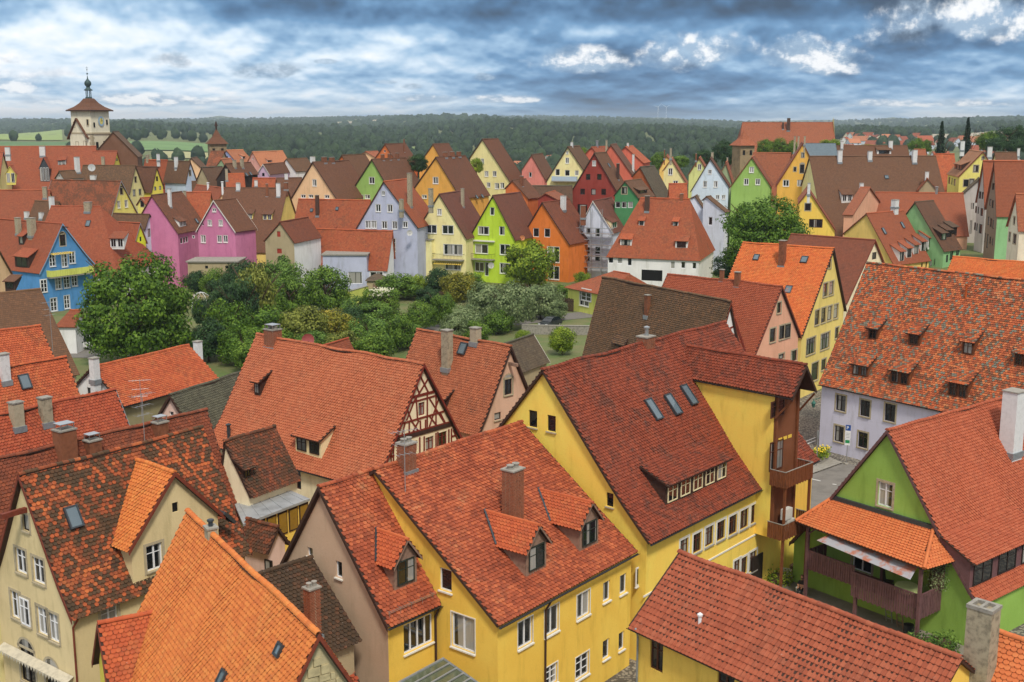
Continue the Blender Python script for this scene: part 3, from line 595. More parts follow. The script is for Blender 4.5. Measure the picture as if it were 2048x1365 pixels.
def build_house(h):
    near=h.get('near',0); root=empty(h['n'],(h['at'][0],h['at'][1],0),h['at'][2]); tag(root,h['l'],h.get('cat','house'),h.get('g'))
    bpy.context.view_layer.update() if h.get('tile_objs') else None
    root.matrix_basis=Matrix.Translation((h['at'][0],h['at'][1],0))@Matrix.Rotation(h['at'][2],4,'Z')
    nobj=h.get('tile_objs',0); nside=0
    for vi,v in enumerate(h['V']):
        T=Matrix.Translation((v['o'][0],v['o'][1],0))@Matrix.Rotation(v['o'][2],4,'Z'); v['seed']=rng.uniform(0,50)
        sides=[]
        for sd in ('L','R'):
            lim=nobj if (nobj and vi==0 and sd==v.get('front','R')) else 0
            ro,prof,at=roof_side(root,T,v,sd,near,lim); sides.append(ro)
        fl,ztl,bl=gable_lim(v,'L'); fr,ztr,brr=gable_lim(v,'R'); bz=v['bz']; ln=v['len']; hA,hB=v['hA'],v['hB']; og=v['og']
        wl,wr=v['wL']-v['oe'],v['wR']-v['oe']; xa=og-hA if not hA else -hA+v['oe']; xb=ln-og if not hB else ln+hB-v['oe']
        fac={'g':((xa,0,0),(0,-1,0),(-1,0,0)),'b':((xb,0,0),(0,1,0),(1,0,0)),'l':((0,wl,0),(-1,0,0),(0,1,0)),'r':((0,-wr,0),(1,0,0),(0,-1,0))}
        for f,(Oo,u,n) in fac.items():
            if f=='g': lo,hi=(lambda z:-fl(z)),(lambda z:fr(z)); top=v['z']-.12 if not hA else min(ztl,ztr); brk=bl+brr
            elif f=='b': lo,hi=(lambda z:-fr(z)),(lambda z:fl(z)); top=v['z']-.12 if not hB else min(ztl,ztr); brk=bl+brr
            elif f=='l': lo,hi=(lambda z:-xb),(lambda z:-xa); top=ztl; brk=[]
            else: lo,hi=(lambda z:xa),(lambda z:xb); top=ztr; brk=[]
            if top<=bz: continue
            holes=[];wins=[]
            for (wf,st,uu,vv,ww,hh) in v['win']:
                if wf!=f: continue
                ok=vv>bz+.05 and vv+hh<top-.05 and all(lo(q)+.05<uu and uu+ww<hi(q)-.05 for q in (vv,vv+hh)) and not any(uu<a+c+.06 and uu+ww>a-.06 and vv<b+d+.02 and vv+hh>b-.02 for a,b,c,d in holes)
                if vv+hh>top+.3 or vv<bz: continue
                wins.append((st,uu,vv,ww,hh,ok)); 
                if ok: holes.append((uu,vv,ww,hh))
            wm=wallmat(v.get('wall_'+f,v['wall'])); dep=.16
            wo=facade(T,Oo,u,n,lo,hi,brk,bz,top,holes,wm,root,dep)
            for st,uu,vv,ww,hh,ok in wins:
                O=Vector(Oo)+Vector(u)*uu+Vector((0,0,vv)); window(root,T,O,u,n,ww,hh,st,dep if ok else 0,near or v.get('geo'))
            for (bf,a,b,c,d,bw) in v['beams']:
                if bf!=f: continue
                m=MB(T); p0=Vector(Oo)+Vector(u)*a+Vector((0,0,b)); p1=Vector(Oo)+Vector(u)*c+Vector((0,0,d)); dd=(p1-p0); pr=Vector(n).cross(dd).normalized()*bw
                m.obox(p0-pr/2+Vector(n)*.002,dd,pr,Vector(n)*(.035+rng.uniform(0,.02))); m.build('timber_beam',mat('timber_red') if bw<.3 else mat('dark_board'),root)
        # ridge
        if v.get('geo'):
            me=ridge_tile_mesh(v['roof']); n=int((ln)/.335)
            for i in range(n): o=mesh_obj('ridge_tile',me,sides[0]); x=ln-.36-i*(ln-.36)/max(1,n-1); o.matrix_local=T@Matrix.Translation((x,0,v['z']+.03+rng.uniform(-.008,.008)+noise.noise(Vector((x*.33+v['seed']*3.1,0,v['seed'])))*.10))@Matrix.Rotation(rng.uniform(-.03,.03),4,'Z')
        else:
            m=MB(T); n=8; m.bar((0,0,v['z']-.02),(ln,0,v['z']-.02),.13,8); m.build('ridge_tile_row',roofmat(v['roof'],1),sides[0])
        # verge boards
        if v.get('trim'):
            tm=mat(TRIM[v['trim']])
            for e,x in ((0,-.035),(1,ln+.0)):
                if (hA if e==0 else hB): continue
                for sd in (1,-1):
                    w,ze=(v['wL'],v['zL']) if sd>0 else (v['wR'],v['zR']); k=v['kick']; pr=[(0,v['z']),(w*.72,v['z']-(v['z']-ze)*.72-k),(w,ze)] if k else [(0,v['z']),(w,ze)]
                    m=MB(T)
                    for (a,b),(c,d) in zip(pr,pr[1:]): m.obox((x,sd*a,b-.22),(.035,0,0),(0,sd*(c-a),d-b),(0,0,.27))
                    m.build('verge_board',tm,root)
        if v.get('gutter'):
            for sd in (1,-1):
                w,ze=(v['wL'],v['zL']) if sd>0 else (v['wR'],v['zR']); m=MB(T); vs=[];n=6
                for x in (0,ln):
                    for i in range(n+1): a=math.pi*i/n; vs.append((x,sd*(w+.02+.075-.075*math.cos(a)),ze-.06-.075*math.sin(a)))
                m.add(vs,[(i,i+1,n+2+i,n+1+i) for i in range(n)]); m.build('gutter',mat('gutter_dark'),root)
        for s,st,x,t,zz,hh,ww in v['ch']:
            y=0 if s=='M' else (t if s=='L' else -t); chimney(root,T,x,y,zz,hh,ww,st,near)
        for s,kd,st,x,t,ww,hh,n in v['do']: dormer(root,T,v,s,kd,st,x,t,ww,hh,n,near)
        for s,x,t,ww,hh in v['sk']: skylight(root,T,v,s,x,t,ww,hh)
    return root
HOUSES=[
{'n':'plastered_house','l':'yellow-green plastered corner house with mottled brown and orange roof,lower left','at':(-24.223,54.19,0.923),'near':1,'V':[{'o':(0.0,0.0,0.0),'len':11.11,'wL':3.78,'zL':6.4,'wR':3.78,'zR':6.4,'z':13.0,'bz':-0.4,'og':0.25,'oe':0.3,'kick':0.25,'hA':0.0,'hB':0.0,'wall':'yellowgreen','roof':'mottled','trim':'redbrown','geo':1,'win':[('g','s',-1.36,7.57,0.95,1.28),('g','s',0.2,7.43,1.0,1.31),('g','s',-2.19,4.89,0.89,1.46),('g','s',-1.3,4.78,0.87,1.45),('g','s',0.23,4.68,0.92,1.45),('g','s',1.23,4.6,0.87,1.48),('g','sd',-0.43,9.98,0.6,0.87),('g','arch',-1.78,1.51,1.39,1.86),('g','arch',0.57,1.7,1.2,1.34),('r','s',1.74,5.3,0.95,0.89)],'ch':[],'do':[],'sk':[('R',1.89,1.4,0.75,1.15)],'beams':[]},{'o':(6.325,-3.793,1.538),'len':3.65,'wL':2.93,'zL':8.82,'wR':2.99,'zR':9.06,'z':12.25,'bz':-0.4,'og':0.25,'oe':0.3,'kick':0.0,'hA':0.0,'hB':0.0,'wall':'yellowgreen','roof':'orange','trim':'redbrown','geo':1,'win':[('g','s',-1.79,7.3,0.94,1.37),('g','x',-0.1,10.03,0.36,0.52)],'ch':[],'do':[],'sk':[('R',0.2,3.19,0.6,1.0)],'beams':[]}]},
{'n':'tiled_house','l':'long brown-red roof with two white-capped brick chimneys behind the mottled roof','at':(-19.457,71.209,-2.227),'V':[{'o':(-0.0,0.0,0.0),'len':17.0,'wL':3.01,'zL':5.34,'wR':3.01,'zR':5.34,'z':12.0,'bz':-0.4,'og':0.25,'oe':0.3,'kick':0.0,'hA':0.0,'hB':0.0,'wall':'cream','roof':'redbrown','geo':1,'win':[],'ch':[('L','brickcap',10.13,0.39,11.14,1.82,1.0),('L','brickcap',8.47,0.44,11.02,0.96,0.8),('L','brickcap',3.85,0.44,11.02,1.06,0.77)],'do':[],'sk':[],'beams':[]}]},
{'n':'tiled_house','l':'bright orange tiled roof with stone gable and plaster ridge chimney,bottom left','at':(-14.851,50.249,-1.007),'near':1,'tile_objs':300,'V':[{'o':(0.0,0.0,0.0),'len':15.25,'wL':4.03,'zL':5.4,'wR':4.03,'zR':5.4,'z':12.5,'bz':-0.4,'og':0.25,'oe':0.3,'kick':0.0,'hA':0.0,'hB':0.0,'wall':'rubble','roof':'orange','trim':'ridge','geo':1,'win':[],'ch':[('M','plaster',3.39,0.0,11.5,1.31,0.5)],'do':[],'sk':[('R',13.28,0.7,0.45,0.5),('R',10.23,1.88,0.5,0.6)],'beams':[]},{'o':(1.386,-4.554,1.543),'len':4.19,'wL':2.04,'zL':5.93,'wR':1.35,'zR':5.95,'z':8.6,'bz':-0.4,'og':0.25,'oe':0.3,'kick':0.0,'hA':0.0,'hB':0.0,'wall':'lemon','roof':'orangered','trim':'redbrown','geo':1,'win':[],'ch':[],'do':[],'sk':[],'beams':[]}]},
{'n':'brick_chimney_house','l':'small dark brown moss-grown roof with brick chimney beside the beige gable','at':(-9.839,53.613,-2.327),'near':1,'V':[{'o':(-0.0,0.0,0.0),'len':5.0,'wL':3.7,'zL':5.78,'wR':3.7,'zR':5.78,'z':9.0,'bz':-0.4,'og':0.25,'oe':0.3,'kick':0.0,'hA':0.0,'hB':0.0,'wall':'greybeige','roof':'darkbrown','geo':1,'win':[],'ch':[('L','brick',2.13,2.78,6.58,2.29,0.61)],'do':[],'sk':[],'beams':[]}]},
{'n':'lean_shed','l':'low red tiled roof corner at the foot of the beige gable','at':(-7.901,51.64,-2.482),'V':[{'o':(-0.0,0.0,0.0),'len':4.0,'wL':3.5,'zL':2.2,'wR':3.5,'zR':2.2,'z':4.5,'bz':-0.4,'og':0.25,'oe':0.3,'kick':0.0,'hA':0.0,'hB':0.0,'wall':'beige','roof':'red','geo':1,'win':[],'ch':[],'do':[],'sk':[],'beams':[]}]},
{'n':'yellow_house','l':'deep yellow house with mossy red roof,brick chimney and three gabled dormers','at':(-6.977,55.543,0.9),'near':1,'tile_objs':300,'V':[{'o':(0.0,0.0,0.0),'len':12.18,'wL':4.2,'zL':9.6,'wR':8.09,'zR':6.73,'z':12.8,'bz':-0.4,'og':0.25,'oe':0.25,'kick':0.0,'hA':0.0,'hB':0.0,'wall':'yellow','roof':'mossyred','geo':1,'gutter':1,'win':[('g','w1',4.18,7.47,0.79,1.16),('g','w2',4.93,4.73,1.49,1.78),('r','w2',1.81,4.77,1.16,1.39),('r','w2',3.96,4.62,1.2,1.45),('r','w2',6.75,4.54,1.18,1.37),('r','w1',9.18,4.67,0.68,1.13),('r','w1',10.81,4.56,0.67,1.12),('r','w1',12.38,4.55,0.65,1.09),('r','w1',9.23,1.34,0.65,1.1),('r','w1',10.8,1.27,0.57,1.05),('r','wg',6.7,1.15,1.23,1.3),('r','wg',4.02,1.83,1.06,1.08)],'ch':[('R','brick',5.86,4.32,9.56,2.77,0.92),('R','brick',2.06,0.35,12.54,1.33,0.79)],'do':[('R','gable','wood',4.5,6.86,1.71,2.49,1),('R','gable','wood',9.08,6.92,1.77,2.52,1)],'sk':[],'beams':[]},{'o':(-3.114,0.621,-0.044),'len':3.57,'wL':3.27,'zL':7.71,'wR':4.73,'zR':6.73,'z':12.6,'bz':-0.4,'og':0.25,'oe':0.25,'kick':0.0,'hA':0.0,'hB':0.0,'wall':'beigepink','roof':'mossyred','trim':'darkbrown','wall_r':'yellow','geo':1,'gutter':1,'win':[('g','w1',-1.32,8.67,0.41,0.46),('g','w1',0.83,8.13,0.46,0.84),('r','w4',1.26,4.81,1.95,1.5)],'ch':[],'do':[('R','gable','wood',2.03,3.84,1.52,2.44,1)],'sk':[],'beams':[]}]},
{'n':'big_yellow_house','l':'big yellow house with dark red roof,long shed dormer and timber bay','at':(1.722,64.702,0.871),'near':1,'V':[{'o':(0.0,0.0,0.0),'len':20.97,'wL':7.6,'zL':7.29,'wR':7.6,'zR':7.29,'z':16.0,'bz':-0.4,'og':0.25,'oe':0.35,'kick':0.25,'hA':0.0,'hB':0.0,'wall':'brightyellow','roof':'darkred','geo':1,'gutter':1,'win':[('g','d1',-1.17,12.36,0.63,1.01),('g','d1',0.22,12.34,0.62,0.96),('g','d1',4.5,8.71,0.47,0.8),('r','b',3.78,5.11,0.89,1.16),('r','b',5.21,5.03,0.92,1.18),('r','b',6.57,5.04,0.95,1.2),('r','b',7.95,5.0,0.98,1.22),('r','b',9.39,4.95,1.01,1.23),('r','b',10.79,4.93,1.04,1.25),('r','b',12.17,4.94,1.02,1.25),('r','b',10.21,1.89,0.77,1.16),('r','b',11.08,1.79,0.85,1.18),('r','b',12.21,1.67,0.93,1.34)],'ch':[('M','brickpipe',10.73,0.0,15.04,1.41,0.94)],'do':[('R','shed','dark5',6.61,6.58,6.96,1.2,5)],'sk':[('R',7.27,2.91,0.75,1.5),('R',9.37,2.98,0.75,1.5),('R',11.51,2.81,0.75,1.5)],'beams':[]},{'o':(13.863,-9.723,1.48),'len':9.5,'wL':1.46,'zL':13.51,'wR':1.27,'zR':13.53,'z':15.3,'bz':4.2,'og':1.3,'oe':0.12,'kick':0.0,'hA':0.0,'hB':0.0,'wall':'brightyellow','roof':'darkred','trim':'darkbrown','wall_g':'brown','geo':1,'gutter':1,'win':[('g','d2',-1.79,12.02,1.52,1.05),('g','d2',-1.69,8.58,1.49,1.88)],'ch':[],'do':[],'sk':[],'beams':[]}]},
{'n':'half_timbered_house','l':'salmon-red roofed house with red half-timbered gable and cream dormer','at':(-5.892,75.65,2.47),'near':1,'V':[{'o':(0.0,-0.0,0.0),'len':17.4,'wL':5.03,'zL':6.49,'wR':5.03,'zR':6.49,'z':14.0,'bz':-0.4,'og':0.25,'oe':0.3,'kick':0.3,'hA':0.0,'hB':0.0,'wall':'creamwall','roof':'salmonred','trim':'timber','geo':1,'gutter':1,'win':[('l','d2',-8.42,4.84,1.0,1.5),('g','t',-0.37,10.4,0.63,0.92),('g','t',0.28,7.81,0.82,0.93),('g','t',1.61,7.79,0.87,1.01),('g','t',-1.06,8.03,0.52,0.74)],'ch':[('M','brickcap',15.52,0.0,13.44,1.24,1.04),('L','pipe',15.53,4.47,7.33,0.86,0.33)],'do':[('L','shed','cream2',6.98,4.35,2.61,1.14,2),('L','shed','dark1',14.49,2.52,0.67,0.98,1)],'sk':[],'beams':[('g',-0.94,11.85,1.42,11.84,0.18),('g',-1.16,11.5,1.42,11.53,0.11),('g',-2.65,9.24,3.12,9.18,0.3),('g',-2.04,10.25,2.16,10.26,0.11),('g',-2.44,9.4,3.03,9.32,0.2),('g',-0.18,13.17,0.58,11.93,0.11),('g',0.6,12.85,-0.42,11.9,0.11),('g',0.22,13.49,1.16,11.92,0.11),('g',-0.54,12.5,-0.25,11.87,0.11),('g',0.7,11.45,2.24,9.39,0.11),('g',1.64,11.27,0.66,9.47,0.11),('g',-0.69,11.71,-1.57,10.37,0.11),('g',-1.47,11.07,-1.07,10.2,0.11),('g',1.37,11.63,1.33,9.46,0.11),('g',0.49,11.73,0.44,9.33,0.11),('g',-0.6,11.75,-0.51,10.15,0.11),('g',-1.32,10.32,-1.35,9.29,0.11),('g',-0.25,10.09,-0.22,9.29,0.11),('g',0.28,10.05,0.26,9.37,0.11),('g',-1.07,10.2,-0.4,9.33,0.11),('g',-0.38,10.12,-1.09,9.35,0.11),('g',0.68,10.21,1.38,9.42,0.11),('g',1.76,10.25,2.29,9.38,0.11),('g',-1.66,10.33,-2.11,9.33,0.11),('g',-0.32,8.94,-0.34,7.71,0.11),('g',0.12,8.9,0.1,7.73,0.11),('g',1.32,8.89,1.3,7.77,0.11),('g',1.51,8.92,1.48,7.73,0.11),('g',2.65,8.86,2.63,7.66,0.11),('g',2.93,8.87,2.91,7.79,0.11),('g',-1.35,8.92,-1.38,7.82,0.11),('g',-2.87,9.07,-2.9,7.75,0.11),('g',-3.08,9.0,-3.11,7.8,0.11),('g',3.11,8.7,3.66,7.75,0.11),('g',3.01,8.28,3.39,8.26,0.11),('g',-3.55,8.27,-2.81,8.21,0.11)]}]},
{'n':'low_annex','l':'dark mossy annex roof with small dormer against the half-timbered house','at':(-15.679,73.704,-2.15),'V':[{'o':(-0.0,0.0,0.0),'len':4.5,'wL':2.2,'zL':6.9,'wR':0.89,'zR':6.38,'z':10.2,'bz':-0.4,'og':0.1,'oe':0.3,'kick':0.0,'hA':0.0,'hB':0.0,'wall':'creamwall','roof':'mossbrown','geo':1,'win':[],'ch':[],'do':[('L','shed','dark1',4.08,1.5,0.7,0.74,1)],'sk':[],'beams':[]}]},
{'n':'low_annex','l':"small dark tiled roof behind the orange roof's chimney",'at':(-13.775,64.623,2.553),'V':[{'o':(0.0,-0.0,0.0),'len':2.69,'wL':1.0,'zL':5.12,'wR':1.0,'zR':5.12,'z':6.5,'bz':-0.4,'og':0.25,'oe':0.3,'kick':0.0,'hA':0.0,'hB':0.0,'wall':'pinkplaster','roof':'mossbrown','geo':1,'win':[('l','d1',-0.52,3.9,0.63,0.74)],'ch':[],'do':[],'sk':[],'beams':[]}]},
{'n':'pink_house','l':'pale pink gabled house with arched attic window and tall plaster chimney','at':(-0.05,86.848,2.377),'V':[{'o':(0.0,-0.0,0.0),'len':10.91,'wL':3.61,'zL':6.58,'wR':3.61,'zR':6.58,'z':13.0,'bz':-0.4,'og':0.25,'oe':0.3,'kick':0.2,'hA':0.0,'hB':0.0,'wall':'palepink','roof':'redsalmon','trim':'darkbrown','geo':1,'win':[('g','arch',-0.52,9.17,0.86,1.24),('g','d1',-1.63,7.38,0.73,0.58)],'ch':[('L','plastertall',5.93,1.23,10.8,2.95,0.73),('R','plaster',3.94,0.01,12.98,1.05,0.7)],'do':[('L','shed','dark1',4.66,2.85,0.64,0.75,1)],'sk':[('L',4.9,0.44,0.8,1.0)],'beams':[]}]},
{'n':'grey_roof_shed','l':'grey tiled barn roof behind the pale pink house','at':(2.304,122.153,-2.08),'V':[{'o':(-0.0,0.0,0.0),'len':6.22,'wL':2.05,'zL':4.58,'wR':2.05,'zR':4.58,'z':7.5,'bz':-0.4,'og':0.25,'oe':0.3,'kick':0.0,'hA':0.0,'hB':0.0,'wall':'greybeige','roof':'grey','trim':'white','win':[],'ch':[],'do':[],'sk':[],'beams':[]}]},
{'n':'garden_hut','l':'small red tiled hut roof among the garden shrubs','at':(-20.352,140.56,-2.02),'V':[{'o':(-0.0,0.0,0.0),'len':6.07,'wL':1.03,'zL':1.76,'wR':1.03,'zR':1.76,'z':3.6,'bz':-0.4,'og':0.25,'oe':0.3,'kick':0.0,'hA':0.0,'hB':0.0,'wall':'greybeige','roof':'red','win':[],'ch':[],'do':[],'sk':[],'beams':[]}]},
{'n':'green_house','l':'bright green house with red roof,white chimney and roofed timber balcony','at':(22.487,66.763,0.672),'near':1,'tile_objs':300,'V':[{'o':(0.0,0.0,0.0),'len':19.0,'wL':6.73,'zL':2.69,'wR':6.58,'zR':2.84,'z':11.8,'bz':-0.4,'og':0.25,'oe':0.2,'kick':0.2,'hA':0.0,'hB':0.0,'wall':'green','roof':'redclean','trim':'mauve','geo':1,'win':[('g','s',-0.5,6.97,1.0,1.5),('g','s',-3.85,3.54,0.8,0.85),('g','s',-2.01,2.35,1.38,1.25)],'ch':[('R','white',11.1,1.97,9.11,3.92,1.19)],'do':[('R','shed','mauve',4.06,5.96,8.16,1.61,3)],'sk':[],'beams':[]}]},
{'n':'yellow_outbuilding','l':'low yellow outbuilding with long ribbed red tile roof,bottom right','at':(7.787,50.853,-0.88),'near':1,'tile_objs':300,'V':[{'o':(0.0,0.0,0.0),'len':14.14,'wL':3.2,'zL':7.9,'wR':3.25,'zR':7.57,'z':10.3,'bz':-0.4,'og':0.2,'oe':0.35,'kick':0.0,'hA':0.0,'hB':0.0,'wall':'yellow2','roof':'pantile','geo':2,'gutter':1,'win':[('r','d2',1.04,5.8,0.78,1.48),('r','d2',4.95,6.64,0.91,0.67)],'ch':[('R','pipewhite',3.24,2.15,8.49,0.45,0.17)],'do':[],'sk':[],'beams':[]}]},
{'n':'orange_corner_house','l':'orange tiled roof corner with tall weathered plaster chimney,bottom right','at':(18.848,41.919,-0.796),'near':1,'tile_objs':200,'V':[{'o':(0.0,0.0,0.0),'len':7.0,'wL':2.86,'zL':7.29,'wR':2.86,'zR':7.29,'z':10.5,'bz':-0.4,'og':0.25,'oe':0.3,'kick':0.0,'hA':0.0,'hB':0.0,'wall':'green','roof':'orangeclean','geo':1,'win':[],'ch':[('R','plasteropen',0.04,1.36,8.98,2.99,0.96)],'do':[],'sk':[],'beams':[]}]},
{'n':'lavender_house','l':'lavender-white house with orange and grey speckled roof and shed dormers','at':(33.334,107.507,-0.913),'near':1,'V':[{'o':(0.0,0.0,0.0),'len':21.0,'wL':6.34,'zL':6.2,'wR':6.34,'zR':6.2,'z':17.0,'bz':-0.4,'og':0.25,'oe':0.2,'kick':0.15,'hA':0.0,'hB':0.0,'wall':'lavender','roof':'marbled','geo':1,'gutter':1,'win':[('r','sb',1.89,4.08,1.04,1.46),('r','sb',4.51,4.1,1.0,1.47),('r','sb',7.05,4.17,1.05,1.56),('r','sb',1.91,1.17,0.99,1.48),('r','sb',4.47,1.19,0.99,1.42)],'ch':[('R','rust',10.95,1.13,15.08,1.18,0.22)],'do':[('R','shed','brown1',3.72,3.74,1.07,1.08,1),('R','shed','brown1',7.88,3.66,1.18,1.05,1),('R','shed','brown1',13.01,3.67,1.12,1.16,1),('R','shed','brown1',3.86,5.56,1.67,1.07,2),('R','shed','brown1',7.93,5.56,1.88,1.21,2),('R','shed','brown1',13.53,5.62,1.79,1.31,2),('R','shed','brown1',17.92,3.78,1.47,1.13,2)],'sk':[],'beams':[]}]},
{'n':'yellow_gable_house','l':'yellow gable house with bright orange roof and brick ridge chimney','at':(36.224,128.916,2.498),'V':[{'o':(0.0,-0.0,0.0),'len':11.19,'wL':7.83,'zL':7.21,'wR':4.86,'zR':8.26,'z':16.0,'bz':-0.4,'og':0.25,'oe':0.3,'kick':0.0,'hA':0.0,'hB':0.0,'wall':'softyellow','roof':'orange2','trim':'darkbrown','geo':1,'win':[('g','sd1',-0.76,13.83,0.68,0.81),('g','sd1',-2.01,10.69,1.35,1.5),('g','sd1',-0.21,10.68,1.28,1.51),('g','sd1',-3.98,7.72,1.27,1.66),('g','sd1',-2.17,7.73,1.3,1.68),('g','sd1',-0.37,7.74,1.33,1.65),('g','sd1',1.5,7.71,1.31,1.63),('g','sd2',-6.0,4.62,2.52,1.82),('g','sd2',-1.96,4.55,2.65,1.83),('g','sd1',-4.19,1.34,1.96,2.07),('g','sd1',-1.37,2.13,1.33,1.26),('g','sd1',2.29,5.28,1.1,1.27)],'ch':[('L','brick',5.39,1.79,13.99,2.77,0.69)],'do':[],'sk':[('L',2.95,1.23,0.8,0.9),('L',8.76,1.35,0.7,0.8),('L',3.48,4.03,0.8,1.0)],'beams':[]}]},
{'n':'peach_house','l':'peach plastered gable house with plain red roof','at':(26.759,112.796,2.412),'V':[{'o':(0.0,-0.0,0.0),'len':13.64,'wL':4.79,'zL':7.8,'wR':4.53,'zR':8.23,'z':14.0,'bz':-0.4,'og':0.25,'oe':0.3,'kick':0.0,'hA':0.0,'hB':0.0,'wall':'peach','roof':'redplain','trim':'redbrown','geo':1,'win':[('g','sd1',-0.41,11.29,0.78,1.07),('g','sd1',-1.62,8.51,1.13,1.36),('g','sd1',0.27,8.53,1.08,1.38),('g','sd1',1.41,8.56,1.03,1.35),('g','sd1',2.94,5.85,1.2,1.12),('g','sd1',0.38,6.45,1.09,0.55)],'ch':[('L','brick',4.94,0.27,13.65,1.41,0.51),('L','brick',6.93,0.01,13.98,1.14,0.38)],'do':[],'sk':[],'beams':[]}]},
{'n':'half_timbered_house','l':'brown roofed house with white and red half-timbered gable end','at':(9.275,117.0,-1.025),'V':[{'o':(0.0,0.0,0.0),'len':19.42,'wL':2.44,'zL':6.17,'wR':2.44,'zR':6.17,'z':14.38,'bz':-0.4,'og':0.25,'oe':0.3,'kick':0.0,'hA':0.0,'hB':0.0,'wall':'whitewall','roof':'brownold','trim':'redbrown','geo':1,'win':[],'ch':[('R','brick',8.49,0.77,11.79,1.9,0.47)],'do':[('R','shed','dark1',5.69,1.85,1.87,0.59,1)],'sk':[],'beams':[('b',0.68,12.75,2.08,9.67,0.2),('b',0.16,11.94,1.05,12.2,0.15),('b',0.42,11.22,1.31,11.48,0.15),('b',1.02,10.47,1.8,10.65,0.15)]}]},
{'n':'tiled_house','l':'dull red roof with dark half-timbered gable between the orange roof and the speckled roof','at':(49.411,156.079,2.393),'V':[{'o':(0.0,-0.0,0.0),'len':12.82,'wL':7.45,'zL':6.28,'wR':7.45,'zR':6.28,'z':14.2,'bz':0.69,'og':0.25,'oe':0.3,'kick':0.0,'hA':0.0,'hB':0.0,'wall':'creamwall','roof':'redbrown2','trim':'redbrown','win':[('g','d1',-0.23,11.5,1.34,0.98)],'ch':[],'do':[],'sk':[],'beams':[]}]},
{'n':'tiled_house','l':'orange ridge-tiled roof strip behind the speckled roof,right edge','at':(61.647,160.141,-0.77),'V':[{'o':(0.0,0.0,0.0),'len':16.0,'wL':5.02,'zL':5.86,'wR':5.02,'zR':5.86,'z':11.5,'bz':1.23,'og':0.25,'oe':0.3,'kick':0.0,'hA':0.0,'hB':0.0,'wall':'cream','roof':'orange2','geo':1,'win':[],'ch':[],'do':[],'sk':[],'beams':[]}]},
{'n':'tiled_house','l':'dark brown moss-speckled roof in front of the blue house','at':(-48.013,116.0,-2.33),'V':[{'o':(-0.0,0.0,0.0),'len':12.0,'wL':7.37,'zL':5.47,'wR':7.37,'zR':5.47,'z':13.29,'bz':-0.4,'og':0.25,'oe':0.3,'kick':0.0,'hA':0.0,'hB':0.0,'wall':'greybeige','roof':'brownold','win':[],'ch':[],'do':[],'sk':[],'beams':[]}]},
{'n':'tiled_house','l':'orange roof with low eave just above the skylight roof,left edge','at':(-39.557,95.0,-2.251),'V':[{'o':(-0.0,0.0,0.0),'len':12.0,'wL':4.09,'zL':7.72,'wR':4.09,'zR':7.72,'z':13.24,'bz':-0.4,'og':0.25,'oe':0.3,'kick':0.0,'hA':0.0,'hB':0.0,'wall':'greybeige','roof':'orangered2','geo':1,'win':[],'ch':[],'do':[],'sk':[],'beams':[]}]},
{'n':'tiled_house','l':'orange-red roof with white chimney and one skylight,left edge','at':(-32.858,83.0,-2.198),'V':[{'o':(-0.0,0.0,0.0),'len':14.0,'wL':3.91,'zL':5.62,'wR':3.91,'zR':5.62,'z':13.02,'bz':-0.4,'og':0.25,'oe':0.3,'kick':0.0,'hA':0.0,'hB':0.0,'wall':'whitewall','roof':'orangered2','geo':1,'win':[],'ch':[('L','white',5.08,0.37,12.31,1.82,0.63)],'do':[],'sk':[('L',3.78,0.61,0.8,1.1)],'beams':[]}]},
{'n':'tiled_house','l':'red roof with two weathered plaster chimneys and metal verge,left edge','at':(-26.191,74.0,-2.197),'V':[{'o':(-0.0,0.0,0.0),'len':14.0,'wL':3.55,'zL':6.27,'wR':3.55,'zR':6.27,'z':12.64,'bz':-0.4,'og':0.25,'oe':0.3,'kick':0.0,'hA':0.0,'hB':0.0,'wall':'olive','roof':'red','trim':'zinc','geo':1,'win':[],'ch':[('L','plaster',7.28,0.4,11.91,1.41,0.67),('L','plaster',5.41,0.48,11.78,1.48,0.64)],'do':[],'sk':[],'beams':[]}]},
{'n':'white_gable_house','l':'low red roofed house with white gable and two white chimneys','at':(-34.843,93.0,1.08),'V':[{'o':(0.0,0.0,0.0),'len':11.35,'wL':3.5,'zL':7.2,'wR':3.51,'zR':7.15,'z':10.0,'bz':-0.4,'og':0.25,'oe':0.3,'kick':0.0,'hA':0.0,'hB':0.0,'wall':'whitewall','roof':'orangered2','wall_r':'olive','geo':1,'gutter':1,'win':[('g','d1',-0.89,7.61,0.43,0.6)],'ch':[('R','white',-0.35,0.84,9.32,1.71,0.63),('M','white',12.49,0.0,8.17,2.0,0.63)],'do':[],'sk':[],'beams':[]}]},
{'n':'pink_gable_shed','l':'dark grey tiled barn with small pale pink gable','at':(-26.315,86.0,1.166),'V':[{'o':(0.0,0.0,0.0),'len':9.34,'wL':3.1,'zL':5.13,'wR':3.1,'zR':5.13,'z':9.37,'bz':-0.4,'og':0.25,'oe':0.3,'kick':0.0,'hA':0.0,'hB':0.0,'wall':'pinkplaster','roof':'grey','trim':'darkbrown','geo':1,'win':[('g','w1',-0.33,7.65,0.41,0.34)],'ch':[],'do':[],'sk':[],'beams':[]}]},
